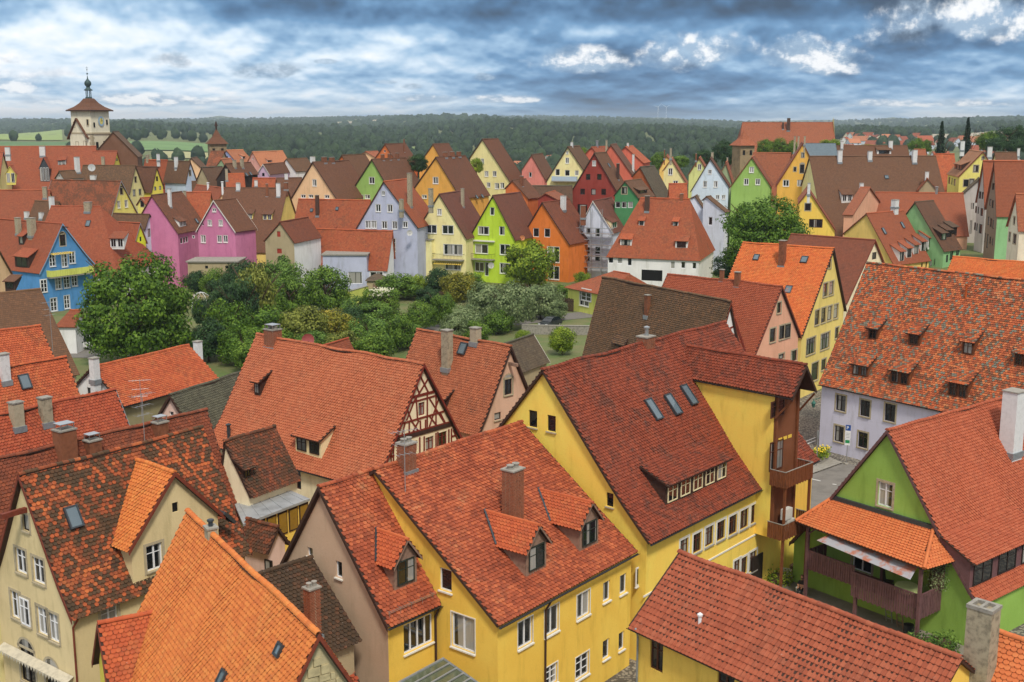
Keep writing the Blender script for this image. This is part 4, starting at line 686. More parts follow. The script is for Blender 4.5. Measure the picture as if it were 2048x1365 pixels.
{'n':'cream_house','l':'pale yellow gable house with balcony and yellow striped awning above the gardens','at':(-13.619,216.0,1.235),'V':[{'o':(0.0,0.0,0.0),'len':12.69,'wL':5.39,'zL':8.77,'wR':5.51,'zR':8.42,'z':16.74,'bz':-0.4,'og':0.25,'oe':0.3,'kick':0.0,'hA':0.0,'hB':0.0,'wall':'cream','roof':'purplebrown','trim':'darkbrown','win':[('g','w2',-0.49,12.77,0.85,1.17),('g','w2',-2.82,9.31,2.14,1.57),('g','w2',0.46,9.28,2.26,1.62),('g','w2',0.68,5.4,3.81,1.97),('g','w2',1.0,2.57,3.11,1.32),('g','w2',-5.38,5.72,2.45,1.54),('g','w2',-5.44,2.08,2.45,1.47)],'ch':[('R','plaster',7.45,1.76,14.08,3.34,0.61),('M','plaster',-3.87,0.0,15.05,2.93,0.79)],'do':[],'sk':[],'beams':[]}]},
{'n':'lime_house','l':'vivid lime green gable house with balcony above the gardens','at':(-3.618,216.0,1.082),'V':[{'o':(0.0,0.0,0.0),'len':11.18,'wL':5.32,'zL':8.17,'wR':4.83,'zR':8.25,'z':16.48,'bz':-0.4,'og':0.25,'oe':0.3,'kick':0.0,'hA':0.0,'hB':0.0,'wall':'lime','roof':'purplebrown','trim':'darkbrown','win':[('g','w1',-0.75,12.72,1.01,1.51),('g','w2',-3.29,9.03,2.35,1.52),('g','w2',-3.99,5.42,2.79,1.75),('g','w2',-4.06,1.99,1.98,1.76),('g','w1',-1.91,1.18,0.85,2.66),('g','w1',1.22,9.08,1.19,1.67),('g','w2',1.39,5.45,2.08,1.94),('g','w2',1.38,1.9,2.08,1.95)],'ch':[],'do':[],'sk':[],'beams':[]}]},
{'n':'orange_gable_house','l':'vivid orange gable house with white framed windows','at':(5.673,219.0,1.058),'V':[{'o':(0.0,0.0,0.0),'len':11.48,'wL':5.12,'zL':7.19,'wR':5.97,'zR':7.23,'z':14.98,'bz':-0.4,'og':0.25,'oe':0.3,'kick':0.0,'hA':0.0,'hB':0.0,'wall':'vividorange','roof':'redbrown','trim':'darkbrown','win':[('g','w1',-2.02,8.32,1.3,1.7),('g','w1',0.39,8.36,1.28,1.69),('g','w2',1.06,3.67,2.62,2.98),('g','w1',-2.2,4.83,1.21,1.82),('g','w2',1.33,0.38,2.33,2.54)],'ch':[('R','white',6.39,1.3,13.3,2.66,0.96)],'do':[],'sk':[],'beams':[]}]},
{'n':'white_gable_house','l':'white gable house wrapped in scaffolding','at':(15.577,223.0,1.184),'V':[{'o':(0.0,0.0,0.0),'len':12.14,'wL':3.9,'zL':7.43,'wR':4.31,'zR':8.82,'z':14.97,'bz':-0.4,'og':0.25,'oe':0.3,'kick':0.0,'hA':0.0,'hB':0.0,'wall':'whiteblue','roof':'purplebrown','trim':'white','win':[('g','d1',-1.28,8.5,0.85,1.3),('g','d1',0.57,8.16,0.85,1.56),('g','d1',-3.38,4.65,0.86,1.23),('g','d1',-1.4,4.74,0.91,1.22),('g','d1',0.56,4.78,0.96,1.3),('g','d1',-1.36,3.3,0.86,1.09),('g','d1',0.58,3.39,0.96,1.09)],'ch':[('L','brick',-0.9,1.58,11.91,2.23,0.91)],'do':[('R','shed','cream1',2.34,3.71,3.67,1.28,1)],'sk':[],'beams':[]}]},
{'n':'hipped_house','l':'white house with big bright orange hipped roof and four shed dormers','at':(23.604,212.0,-0.351),'V':[{'o':(0.0,0.0,0.0),'len':9.01,'wL':7.4,'zL':6.4,'wR':7.4,'zR':6.0,'z':16.3,'bz':-0.4,'og':0.25,'oe':0.3,'kick':0.0,'hA':4.4,'hB':3.7,'wall':'whitewall','roof':'orangered2','win':[('r','w1',-4.04,4.88,0.98,1.26),('r','w1',-2.33,4.88,0.93,1.31),('r','w1',-0.47,4.58,0.82,1.55),('r','w1',2.77,5.93,0.91,1.37),('r','w1',4.11,5.98,0.91,1.37),('r','w1',7.39,4.38,0.8,1.36),('r','w1',9.26,4.52,0.79,1.23),('r','w1',11.27,4.51,0.74,1.18),('r','x',2.16,2.05,3.8,1.95)],'ch':[('R','brickdark',1.59,1.54,14.16,2.64,0.78),('M','brick',7.57,0.0,15.97,1.24,0.58)],'do':[('R','shed','white1',1.07,3.4,0.98,0.9,1),('R','shed','white1',7.31,3.37,0.96,0.9,1),('R','shed','white1',-1.12,5.91,2.11,1.21,1),('R','shed','white1',9.01,5.94,2.19,1.25,1)],'sk':[],'beams':[]}]},
{'n':'lavender_gable_house','l':'pale lavender gable house with many small white windows','at':(-23.741,214.0,1.257),'V':[{'o':(0.0,0.0,0.0),'len':11.09,'wL':6.5,'zL':9.33,'wR':6.79,'zR':10.75,'z':19.16,'bz':-0.4,'og':0.25,'oe':0.3,'kick':0.0,'hA':0.0,'hB':0.0,'wall':'lavender2','roof':'orangered2','trim':'darkbrown','win':[('g','w2',-0.44,16.59,0.56,0.77),('g','w2',-1.78,13.53,1.02,1.39),('g','w2',0.62,13.53,1.01,1.39),('g','w2',-3.93,10.39,1.03,1.4),('g','w2',-2.71,10.42,1.02,1.4),('g','w2',-0.58,10.4,1.02,1.4),('g','w2',1.53,10.39,0.95,1.45),('g','w2',3.65,10.75,0.92,1.08),('g','w2',-5.02,7.14,1.03,1.41),('g','w2',-3.87,7.18,1.03,1.41),('g','w2',-0.97,7.04,1.02,1.51),('g','wg',1.09,6.18,1.02,2.47)],'ch':[('R','plaster',3.56,3.74,14.52,6.1,0.84),('R','plaster',-0.97,3.94,14.28,1.78,0.74)],'do':[],'sk':[],'beams':[]}]},
{'n':'low_white_house','l':'long low white house with orange-red roof and half-timbered window band','at':(-41.369,224.0,-0.27),'V':[{'o':(0.0,0.0,0.0),'len':15.05,'wL':5.0,'zL':6.2,'wR':5.0,'zR':6.2,'z':15.31,'bz':-0.4,'og':0.25,'oe':0.3,'kick':0.0,'hA':0.0,'hB':0.0,'wall':'whitewall','roof':'orangered2','win':[('r','wg',5.93,9.5,0.75,1.05),('r','wg',7.91,9.58,0.97,1.0),('r','wg',10.38,9.64,0.85,1.0),('r','wg',11.55,9.65,0.9,0.99)],'ch':[('R','brickdark',4.68,1.58,12.44,3.79,0.61)],'do':[],'sk':[('R',3.25,1.13,0.6,0.7),('R',8.48,0.93,0.6,0.7)],'beams':[('r',9.55,10.56,10.08,9.52,0.12),('r',10.11,10.57,9.51,9.51,0.12)]},{'o':(2.298,-6.627,-0.017),'len':19.89,'wL':1.0,'zL':5.0,'wR':3.2,'zR':3.2,'z':10.29,'bz':-0.4,'og':0.25,'oe':0.3,'kick':0.0,'hA':0.0,'hB':0.0,'wall':'whitewall','roof':'orangered2','win':[('r','reddoor',4.21,5.42,0.51,2.21),('r','w1',6.96,5.83,0.79,2.07),('r','w1',8.47,6.72,0.79,1.16),('r','w1',10.35,6.84,0.78,1.03),('r','w1',11.55,6.88,0.78,1.03)],'ch':[],'do':[],'sk':[],'beams':[]}]},
{'n':'stone_gable_house','l':'small bare beige plaster gable with red shutters','at':(-40.942,203.0,1.277),'V':[{'o':(0.0,0.0,0.0),'len':11.02,'wL':3.45,'zL':9.12,'wR':2.84,'zR':8.94,'z':12.66,'bz':-0.4,'og':0.25,'oe':0.3,'kick':0.0,'hA':0.0,'hB':0.0,'wall':'greybeige','roof':'redbrown','wall_r':'whitewall','win':[('g','reddoor',-0.76,9.97,0.69,0.99),('g','reddoor',-0.89,7.02,0.96,0.87)],'ch':[],'do':[],'sk':[],'beams':[]}]},
{'n':'peach_gable_house','l':'peach coloured gable house with brown roof in the second row','at':(-42.218,246.0,1.082),'V':[{'o':(0.0,0.0,0.0),'len':12.92,'wL':7.3,'zL':12.3,'wR':6.24,'zR':13.77,'z':21.62,'bz':2.48,'og':0.25,'oe':0.3,'kick':0.0,'hA':0.0,'hB':0.0,'wall':'peachlight','roof':'brownred','trim':'darkbrown','win':[('g','w2',-0.37,16.53,1.1,1.41),('g','w2',-3.5,13.94,1.19,0.71),('g','w2',-1.45,14.0,1.18,0.71),('g','w2',2.78,14.04,1.17,0.7)],'ch':[('M','brick',4.09,0.0,21.5,1.1,0.93),('M','brick',6.8,0.0,21.42,1.05,0.94)],'do':[],'sk':[],'beams':[]}]},
{'n':'apple_green_house','l':'apple green gable house in the second row','at':(-30.177,250.0,1.082),'V':[{'o':(0.0,0.0,0.0),'len':13.33,'wL':6.68,'zL':13.7,'wR':5.37,'zR':14.36,'z':22.08,'bz':3.07,'og':0.25,'oe':0.3,'kick':0.0,'hA':0.0,'hB':0.0,'wall':'applegreen','roof':'brownred','trim':'darkbrown','win':[('g','w2',-0.92,16.81,1.38,1.43),('g','w2',-3.89,13.52,1.33,0.84),('g','w2',-2.15,13.57,1.32,0.84)],'ch':[('M','brick',4.21,0.0,21.87,1.15,0.69),('M','brick',6.91,0.0,21.89,1.19,0.7),('M','brick',9.95,0.0,21.95,1.23,0.71)],'do':[],'sk':[],'beams':[]}]},
{'n':'ochre_house','l':'ochre gable house with three brick ridge chimneys','at':(-16.548,252.0,1.082),'V':[{'o':(0.0,0.0,0.0),'len':12.84,'wL':6.35,'zL':14.94,'wR':6.42,'zR':13.66,'z':22.46,'bz':3.16,'og':0.25,'oe':0.3,'kick':0.0,'hA':0.0,'hB':0.0,'wall':'ochre','roof':'brownred','trim':'darkbrown','win':[('g','w2',-0.9,16.71,1.35,1.44),('g','w2',-3.76,13.45,1.22,0.73)],'ch':[('M','brick',4.06,0.0,22.42,1.05,0.84),('M','brick',7.03,0.0,22.43,1.06,0.85),('M','brick',9.87,0.0,22.51,0.98,0.86)],'do':[],'sk':[('R',6.57,6.42,0.7,0.9),('R',9.11,6.39,0.7,0.9)],'beams':[]}]},
{'n':'tall_cream_house','l':'tall pale yellow gable house standing above its neighbours','at':(-7.225,282.0,1.082),'V':[{'o':(0.0,0.0,0.0),'len':8.06,'wL':3.8,'zL':21.06,'wR':8.33,'zR':14.96,'z':25.88,'bz':4.6,'og':0.25,'oe':0.3,'kick':0.0,'hA':0.0,'hB':0.0,'wall':'creamyellow','roof':'brownred','trim':'darkbrown','win':[('g','w2',-0.44,19.96,0.78,1.2),('g','w2',0.55,16.93,1.01,1.27),('g','w2',2.79,16.98,1.0,1.27),('g','w2',1.16,14.33,0.93,1.14),('g','w2',3.36,13.99,1.15,1.4),('g','w2',4.85,14.16,1.07,1.33)],'ch':[],'do':[],'sk':[],'beams':[]}]},
{'n':'small_gable_house','l':'small orange gable with round attic window against the forest','at':(-32.723,300.0,1.082),'V':[{'o':(0.0,0.0,0.0),'len':9.77,'wL':5.21,'zL':18.59,'wR':4.12,'zR':19.03,'z':24.39,'bz':4.6,'og':0.25,'oe':0.3,'kick':0.0,'hA':0.0,'hB':0.0,'wall':'vividorange2','roof':'brownred','win':[('g','w1',-0.52,22.19,0.6,0.64)],'ch':[('R','brick',6.6,1.59,22.31,3.25,0.3)],'do':[],'sk':[],'beams':[]}]},
{'n':'small_gable_house','l':'small ochre gable peeking over the evergreen against the forest','at':(-20.51,302.0,1.082),'V':[{'o':(0.0,0.0,0.0),'len':8.02,'wL':4.68,'zL':18.84,'wR':3.72,'zR':18.63,'z':24.35,'bz':4.6,'og':0.25,'oe':0.3,'kick':0.0,'hA':0.0,'hB':0.0,'wall':'ochre','roof':'brownred','win':[],'ch':[],'do':[],'sk':[],'beams':[]}]},
{'n':'small_gable_house','l':'low dark roof left of the small orange gable','at':(-40.24,275.0,1.082),'V':[{'o':(0.0,0.0,0.0),'len':9.66,'wL':2.01,'zL':20.15,'wR':4.31,'zR':16.36,'z':22.26,'bz':4.6,'og':0.25,'oe':0.3,'kick':0.0,'hA':0.0,'hB':0.0,'wall':'vividorange2','roof':'brownold','win':[],'ch':[],'do':[],'sk':[],'beams':[]}]},
{'n':'small_gable_house','l':'far brick-red roof row behind the peach house','at':(-39.04,310.0,1.082),'V':[{'o':(0.0,0.0,0.0),'len':5.85,'wL':6.63,'zL':19.08,'wR':6.63,'zR':19.08,'z':22.19,'bz':4.6,'og':0.25,'oe':0.3,'kick':0.0,'hA':0.0,'hB':0.0,'wall':'peachlight','roof':'redsalmon','win':[],'ch':[],'do':[],'sk':[],'beams':[]}]},
{'n':'rose_house','l':'dusty rose house under a dark brown roof','at':(4.688,280.0,1.334),'V':[{'o':(0.0,0.0,0.0),'len':12.78,'wL':2.74,'zL':18.28,'wR':3.45,'zR':16.35,'z':22.22,'bz':4.6,'og':0.25,'oe':0.3,'kick':0.0,'hA':0.0,'hB':0.0,'wall':'rose','roof':'brownold','win':[('g','w1',-0.66,16.8,0.69,1.2)],'ch':[],'do':[],'sk':[],'beams':[]}]},
{'n':'cream_balcony_house','l':'cream gable house with pale blue balcony','at':(12.512,262.0,1.273),'V':[{'o':(0.0,0.0,0.0),'len':11.15,'wL':5.14,'zL':16.49,'wR':4.57,'zR':18.19,'z':24.48,'bz':4.59,'og':0.25,'oe':0.3,'kick':0.0,'hA':0.0,'hB':0.0,'wall':'cream','roof':'brownold','trim':'darkbrown','win':[('g','w2',-0.41,22.84,0.52,0.62),('g','w2',-0.52,20.76,0.78,1.24),('g','w1',-2.94,17.96,1.11,1.5),('g','w1',-0.69,17.9,1.17,1.37),('g','w1',1.64,18.02,0.9,1.18)],'ch':[('M','white',3.84,0.0,24.31,1.19,0.57)],'do':[],'sk':[],'beams':[]}]},
{'n':'dark_red_house','l':'dark red gable house with black windows','at':(16.922,240.0,1.082),'V':[{'o':(0.0,0.0,0.0),'len':6.46,'wL':5.61,'zL':14.96,'wR':5.26,'zR':15.84,'z':23.67,'bz':0.99,'og':0.25,'oe':0.3,'kick':0.0,'hA':0.0,'hB':0.0,'wall':'darkredwall','roof':'brownold','trim':'darkbrown','win':[('g','wg',-0.46,21.02,0.75,1.02),('g','d1',-1.9,18.11,1.01,1.2),('g','d1',0.62,18.17,1.0,1.2),('g','d1',-3.17,15.06,1.08,1.21),('g','d1',-0.69,15.05,1.07,1.26),('g','d1',1.61,15.11,1.06,1.26),('g','d1',-3.76,10.69,2.24,2.32)],'ch':[('R','brickdark',4.2,3.6,18.31,3.18,0.57)],'do':[],'sk':[('R',3.58,1.77,0.7,1.0)],'beams':[]}]},
{'n':'salmon_red_house','l':'salmon red gable behind the dark red house','at':(22.369,264.0,1.383),'V':[{'o':(0.0,0.0,0.0),'len':13.0,'wL':2.17,'zL':21.78,'wR':5.33,'zR':17.77,'z':24.9,'bz':4.6,'og':0.25,'oe':0.3,'kick':0.0,'hA':0.0,'hB':0.0,'wall':'salmonwall','roof':'brownred','win':[],'ch':[('R','white',6.49,4.6,18.75,3.89,0.58),('L','plaster',1.05,1.1,23.32,2.59,0.46)],'do':[],'sk':[],'beams':[]}]},
{'n':'tiled_house','l':'bright orange-red roof right behind the salmon red gable','at':(28.215,290.0,1.312),'V':[{'o':(0.0,0.0,0.0),'len':12.21,'wL':4.78,'zL':19.83,'wR':4.78,'zR':19.83,'z':23.89,'bz':4.6,'og':0.25,'oe':0.3,'kick':0.0,'hA':0.0,'hB':0.0,'wall':'salmonwall','roof':'orangered2','win':[],'ch':[('M','white',3.69,0.0,23.71,1.1,0.51)],'do':[],'sk':[],'beams':[]}]},
{'n':'tiled_house','l':'orange roof with silver cowl left of the salmon red gable','at':(19.6,288.0,1.12),'V':[{'o':(0.0,0.0,0.0),'len':10.91,'wL':2.34,'zL':21.52,'wR':2.34,'zR':21.52,'z':23.83,'bz':4.6,'og':0.25,'oe':0.3,'kick':0.0,'hA':0.0,'hB':0.0,'wall':'salmonwall','roof':'orangered2','win':[],'ch':[('L','metal',3.92,0.03,23.86,1.46,0.79)],'do':[],'sk':[],'beams':[]}]},
{'n':'small_green_house','l':'small deep green gable between the dark red house and the hipped roof','at':(22.266,229.0,1.082),'V':[{'o':(0.0,0.0,0.0),'len':8.83,'wL':2.48,'zL':15.46,'wR':3.17,'zR':15.08,'z':18.53,'bz':-0.31,'og':0.25,'oe':0.3,'kick':0.0,'hA':0.0,'hB':0.0,'wall':'deepgreen','roof':'brownold','win':[('g','sd',-0.72,15.95,1.13,1.31),('g','w1',-2.04,13.13,1.08,1.21),('g','w1',-0.69,13.17,1.07,1.21),('g','w1',0.64,13.22,1.07,1.21)],'ch':[],'do':[('R','shed','dark1',3.79,2.38,4.52,0.73,1)],'sk':[],'beams':[]}]},
{'n':'rust_wall_house','l':'rust coloured gable under a dark grey sagging roof','at':(26.775,243.0,1.082),'V':[{'o':(0.0,0.0,0.0),'len':8.39,'wL':1.99,'zL':18.66,'wR':4.03,'zR':14.19,'z':20.72,'bz':1.91,'og':0.25,'oe':0.3,'kick':0.0,'hA':0.0,'hB':0.0,'wall':'rust','roof':'grey','win':[],'ch':[],'do':[],'sk':[],'beams':[]}]},
{'n':'tiled_house','l':'small square orange roof beside the grey roof','at':(31.883,236.0,0.0),'V':[{'o':(0.0,0.0,0.0),'len':3.77,'wL':4.0,'zL':9.0,'wR':4.0,'zR':9.0,'z':17.62,'bz':0.41,'og':0.25,'oe':0.3,'kick':0.0,'hA':0.0,'hB':0.0,'wall':'cream','roof':'orangered2','win':[],'ch':[('R','brick',2.52,1.4,14.61,1.04,0.58)],'do':[],'sk':[],'beams':[]}]},
{'n':'tiled_house','l':'long low grey roof behind the lime green house','at':(3.636,242.0,0.0),'V':[{'o':(0.0,0.0,0.0),'len':9.01,'wL':4.0,'zL':7.5,'wR':4.0,'zR':7.5,'z':16.87,'bz':0.9,'og':0.25,'oe':0.3,'kick':0.0,'hA':0.0,'hB':0.0,'wall':'greybeige','roof':'grey','win':[],'ch':[],'do':[],'sk':[],'beams':[]}]},
{'n':'small_gable_house','l':'little red gable half hidden behind the lime house roof','at':(0.003,234.0,1.108),'V':[{'o':(0.0,0.0,0.0),'len':6.44,'wL':1.89,'zL':16.56,'wR':3.75,'zR':14.76,'z':18.42,'bz':0.01,'og':0.25,'oe':0.3,'kick':0.0,'hA':0.0,'hB':0.0,'wall':'vividorange2','roof':'brownred','win':[],'ch':[('R','brick',2.0,1.21,17.24,1.97,0.64)],'do':[],'sk':[],'beams':[]}]},
{'n':'small_gable_house','l':'little red gable behind the orange house roof','at':(6.641,230.0,1.333),'V':[{'o':(0.0,0.0,0.0),'len':9.68,'wL':1.84,'zL':14.89,'wR':2.83,'zR':14.68,'z':16.02,'bz':-0.27,'og':0.25,'oe':0.3,'kick':0.0,'hA':0.0,'hB':0.0,'wall':'darkredwall','roof':'redsalmon','win':[],'ch':[],'do':[],'sk':[],'beams':[]}]},
{'n':'narrow_cream_house','l':'narrow cream gable left of the pale blue house','at':(35.881,262.0,1.407),'V':[{'o':(0.0,0.0,0.0),'len':13.0,'wL':1.95,'zL':19.05,'wR':3.73,'zR':15.98,'z':21.79,'bz':4.61,'og':0.25,'oe':0.3,'kick':0.0,'hA':0.0,'hB':0.0,'wall':'cream','roof':'redsalmon','trim':'redbrown','win':[('g','w2',-0.62,18.15,0.93,1.49),('g','w2',0.53,16.13,1.06,0.75)],'ch':[('M','plaster',-5.64,0.0,22.18,2.1,0.55)],'do':[],'sk':[],'beams':[]}]},
{'n':'narrow_cream_house','l':'narrow soft yellow gable behind the other narrow cream gable','at':(37.156,280.0,1.411),'V':[{'o':(0.0,0.0,0.0),'len':13.0,'wL':1.91,'zL':18.37,'wR':1.84,'zR':19.98,'z':21.96,'bz':4.6,'og':0.25,'oe':0.3,'kick':0.0,'hA':0.0,'hB':0.0,'wall':'ochrelight','roof':'redsalmon','win':[],'ch':[('M','brick',-16.47,0.0,21.96,1.82,0.26)],'do':[],'sk':[],'beams':[]}]},
{'n':'pale_green_house','l':'pale green gable left of the pale blue house','at':(45.68,284.0,1.384),'V':[{'o':(0.0,0.0,0.0),'len':13.0,'wL':2.7,'zL':17.08,'wR':2.95,'zR':16.92,'z':21.34,'bz':4.72,'og':0.25,'oe':0.3,'kick':0.0,'hA':0.0,'hB':0.0,'wall':'palegreen','roof':'redsalmon','trim':'redbrown','win':[('g','w2',-0.28,18.37,0.87,1.41)],'ch':[('M','brick',-24.91,0.0,21.62,1.47,0.38)],'do':[],'sk':[],'beams':[]}]},
{'n':'pale_blue_house','l':'pale blue-white gable house with white annex','at':(41.074,241.0,1.377),'V':[{'o':(0.0,0.0,0.0),'len':13.0,'wL':3.94,'zL':15.59,'wR':4.18,'zR':16.54,'z':22.51,'bz':2.59,'og':0.25,'oe':0.3,'kick':0.0,'hA':0.0,'hB':0.0,'wall':'iceblue','roof':'brownred','trim':'darkbrown','win':[('g','w2',-0.35,19.3,0.68,0.86),('g','w2',-1.3,16.56,0.74,1.27),('g','w2',0.88,16.58,0.74,1.26),('g','w2',-2.71,14.06,0.75,0.87),('g','w2',1.39,14.11,0.69,0.86),('g','w2',2.62,14.13,0.68,0.86)],'ch':[('M','plaster',16.34,0.0,21.7,1.69,0.63)],'do':[],'sk':[],'beams':[]}]},
{'n':'white_annex','l':'small white annex with brown shed roof below the pale blue gable','at':(35.602,225.0,1.324),'V':[{'o':(0.0,0.0,0.0),'len':4.48,'wL':1.19,'zL':15.22,'wR':2.66,'zR':12.05,'z':15.78,'bz':0.21,'og':0.25,'oe':0.3,'kick':0.0,'hA':0.0,'hB':0.0,'wall':'whiteblue','roof':'brownold','win':[],'ch':[],'do':[],'sk':[],'beams':[]}]},
{'n':'white_annex','l':'second white annex with sloping brown roof beside the tree','at':(37.266,222.0,0.944),'V':[{'o':(0.0,0.0,0.0),'len':2.08,'wL':1.01,'zL':15.13,'wR':4.19,'zR':13.1,'z':15.92,'bz':0.57,'og':0.25,'oe':0.3,'kick':0.0,'hA':0.0,'hB':0.0,'wall':'whiteblue','roof':'brownold','win':[('g','w1',0.48,10.4,0.88,1.6)],'ch':[],'do':[],'sk':[],'beams':[]}]},
{'n':'green_gable_house','l':'mid green gable house left of the tall yellow gable','at':(49.461,240.0,1.329),'V':[{'o':(0.0,0.0,0.0),'len':13.0,'wL':4.3,'zL':16.57,'wR':4.29,'zR':16.69,'z':22.86,'bz':3.55,'og':0.25,'oe':0.3,'kick':0.0,'hA':0.0,'hB':0.0,'wall':'applegreen','roof':'redsalmon','trim':'redbrown','win':[('g','w2',-0.42,19.63,0.9,1.15),('g','w2',-1.41,17.09,0.91,1.28),('g','w2',0.94,17.15,0.9,1.22)],'ch':[],'do':[],'sk':[],'beams':[]}]},
{'n':'narrow_green_house','l':'narrow grey-green gable between the pale blue and green gables','at':(46.902,255.0,1.357),'V':[{'o':(0.0,0.0,0.0),'len':13.0,'wL':1.5,'zL':18.05,'wR':1.6,'zR':16.78,'z':21.29,'bz':4.91,'og':0.25,'oe':0.3,'kick':0.0,'hA':0.0,'hB':0.0,'wall':'palegreen2','roof':'redsalmon','win':[],'ch':[('M','plaster',9.34,0.0,19.97,2.07,0.39)],'do':[],'sk':[],'beams':[]}]},
{'n':'tall_yellow_house','l':'tall yellow gable with arched door window left of the big brown roof','at':(58.885,236.0,1.35),'V':[{'o':(0.0,0.0,0.0),'len':13.0,'wL':5.05,'zL':16.94,'wR':4.14,'zR':18.25,'z':25.79,'bz':4.62,'og':0.25,'oe':0.3,'kick':0.0,'hA':0.0,'hB':0.0,'wall':'ochreyellow','roof':'redsalmon','trim':'redbrown','win':[('g','sd1',-0.2,22.85,0.53,0.95),('g','arch',-0.37,19.72,0.82,1.73),('g','sd1',-1.6,20.06,0.47,0.84),('g','w3',-0.82,17.02,1.7,1.32),('g','w2',-3.6,17.01,1.18,1.26)],'ch':[('L','plaster',20.82,1.31,23.49,3.34,0.49),('L','plaster',12.78,0.66,24.63,2.31,0.42),('M','plaster',-11.75,0.0,25.86,1.39,0.38)],'do':[],'sk':[],'beams':[]}]},
{'n':'big_brown_roof_house','l':'very wide plain brown roof with one white dormer and three white chimneys','at':(59.195,232.0,0.078),'V':[{'o':(0.0,0.0,0.0),'len':26.1,'wL':10.0,'zL':10.0,'wR':12.0,'zR':7.5,'z':23.24,'bz':5.35,'og':0.25,'oe':0.3,'kick':0.3,'hA':0.0,'hB':0.0,'wall':'cream','roof':'brownplain','win':[],'ch':[('R','white',5.99,0.77,22.23,2.24,0.85),('R','white',12.24,0.5,22.58,1.68,0.8),('R','white',21.28,0.87,22.1,2.39,0.87),('R','white',8.49,6.64,14.52,3.77,0.68)],'do':[('R','shed','white2',5.79,6.53,2.14,1.39,2)],'sk':[('R',14.87,3.1,0.8,0.8)],'beams':[]}]},
{'n':'brown_roof_house','l':'second brown roof with grey panel behind the wide brown roof','at':(66.401,262.0,0.0),'V':[{'o':(0.0,0.0,0.0),'len':22.41,'wL':9.0,'zL':14.0,'wR':9.0,'zR':14.0,'z':24.74,'bz':5.77,'og':0.25,'oe':0.3,'kick':0.0,'hA':0.0,'hB':0.0,'wall':'cream','roof':'brownplain','win':[],'ch':[('R','white',7.57,0.46,24.19,1.55,0.56),('R','white',18.49,0.46,24.19,1.65,0.8)],'do':[('R','shed','white1',16.8,1.54,3.15,0.92,1)],'sk':[('R',2.38,1.08,8,4.5)],'beams':[]}]},
{'n':'yellow_house','l':'saturated yellow gable right of the big round tree','at':(52.54,205.0,1.337),'V':[{'o':(0.0,0.0,0.0),'len':14.84,'wL':1.75,'zL':15.67,'wR':5.11,'zR':10.81,'z':18.11,'bz':4.74,'og':0.25,'oe':0.3,'kick':0.0,'hA':0.0,'hB':0.0,'wall':'yellow2','roof':'redsalmon','trim':'redbrown','win':[('g','sd',-0.5,14.48,0.97,1.26),('g','d2',0.31,11.45,2.35,1.53)],'ch':[('L','white',-15.92,0.27,18.48,1.69,0.53)],'do':[],'sk':[],'beams':[]}]},
{'n':'long_red_house','l':'long plain orange-red roof along the narrow street','at':(86.592,222.0,2.967),'V':[{'o':(0.0,-0.0,0.0),'len':16.31,'wL':8.0,'zL':9.0,'wR':8.0,'zR':9.0,'z':16.56,'bz':6.1,'og':0.25,'oe':0.3,'kick':0.0,'hA':0.0,'hB':0.0,'wall':'peach','roof':'redclean2','win':[],'ch':[('M','metal',4.95,0.0,16.16,1.52,0.69)],'do':[],'sk':[],'beams':[]}]},
{'n':'small_peach_house','l':'small peach gable with pink roof in front of the wide brown roof','at':(66.567,215.0,2.618),'V':[{'o':(0.0,-0.0,0.0),'len':1.94,'wL':12.18,'zL':13.74,'wR':12.18,'zR':13.74,'z':18.02,'bz':5.99,'og':0.25,'oe':0.3,'kick':0.0,'hA':0.0,'hB':0.0,'wall':'peach','roof':'redsalmon','win':[],'ch':[],'do':[],'sk':[],'beams':[]}]},
{'n':'small_grey_gable_house','l':'small beige gable with pink roof and two white chimneys before the brown roof','at':(81.005,226.0,1.333),'V':[{'o':(0.0,0.0,0.0),'len':13.0,'wL':1.77,'zL':16.67,'wR':2.35,'zR':16.58,'z':19.13,'bz':6.1,'og':0.25,'oe':0.3,'kick':0.0,'hA':0.0,'hB':0.0,'wall':'greybeige','roof':'redsalmon','win':[],'ch':[('M','white',10.32,0.0,18.95,1.4,0.67),('M','white',1.97,0.0,18.89,1.51,0.8)],'do':[],'sk':[],'beams':[]}]},
{'n':'dormered_red_house','l':'red roof with a row of five white dormers above yellow wall','at':(57.113,186.0,0.663),'V':[{'o':(0.0,0.0,0.0),'len':10.35,'wL':4.48,'zL':11.79,'wR':5.77,'zR':7.55,'z':15.48,'bz':5.36,'og':0.25,'oe':0.3,'kick':0.0,'hA':0.0,'hB':0.0,'wall':'ochrelight','roof':'redclean2','win':[('r','d1',7.95,6.36,0.43,0.98),('r','d1',9.2,6.5,0.43,0.99),('r','d1',10.47,6.65,0.43,0.99),('r','d1',11.74,6.8,0.44,0.99),('r','d1',12.81,6.97,0.44,1.0)],'ch':[('M','white',7.78,0.0,16.4,0.99,1.0)],'do':[('R','shed','white1',2.45,5.37,1.39,1.57,1),('R','shed','white1',4.86,5.11,1.41,1.59,1),('R','shed','white1',7.2,4.86,1.43,1.6,1),('R','shed','white1',9.58,4.61,1.45,1.62,1),('R','shed','white1',12.12,4.3,1.48,1.64,1)],'sk':[('R',2.04,2.07,0.6,1.2),('R',7.78,1.62,0.6,1.2)],'beams':[]}]},
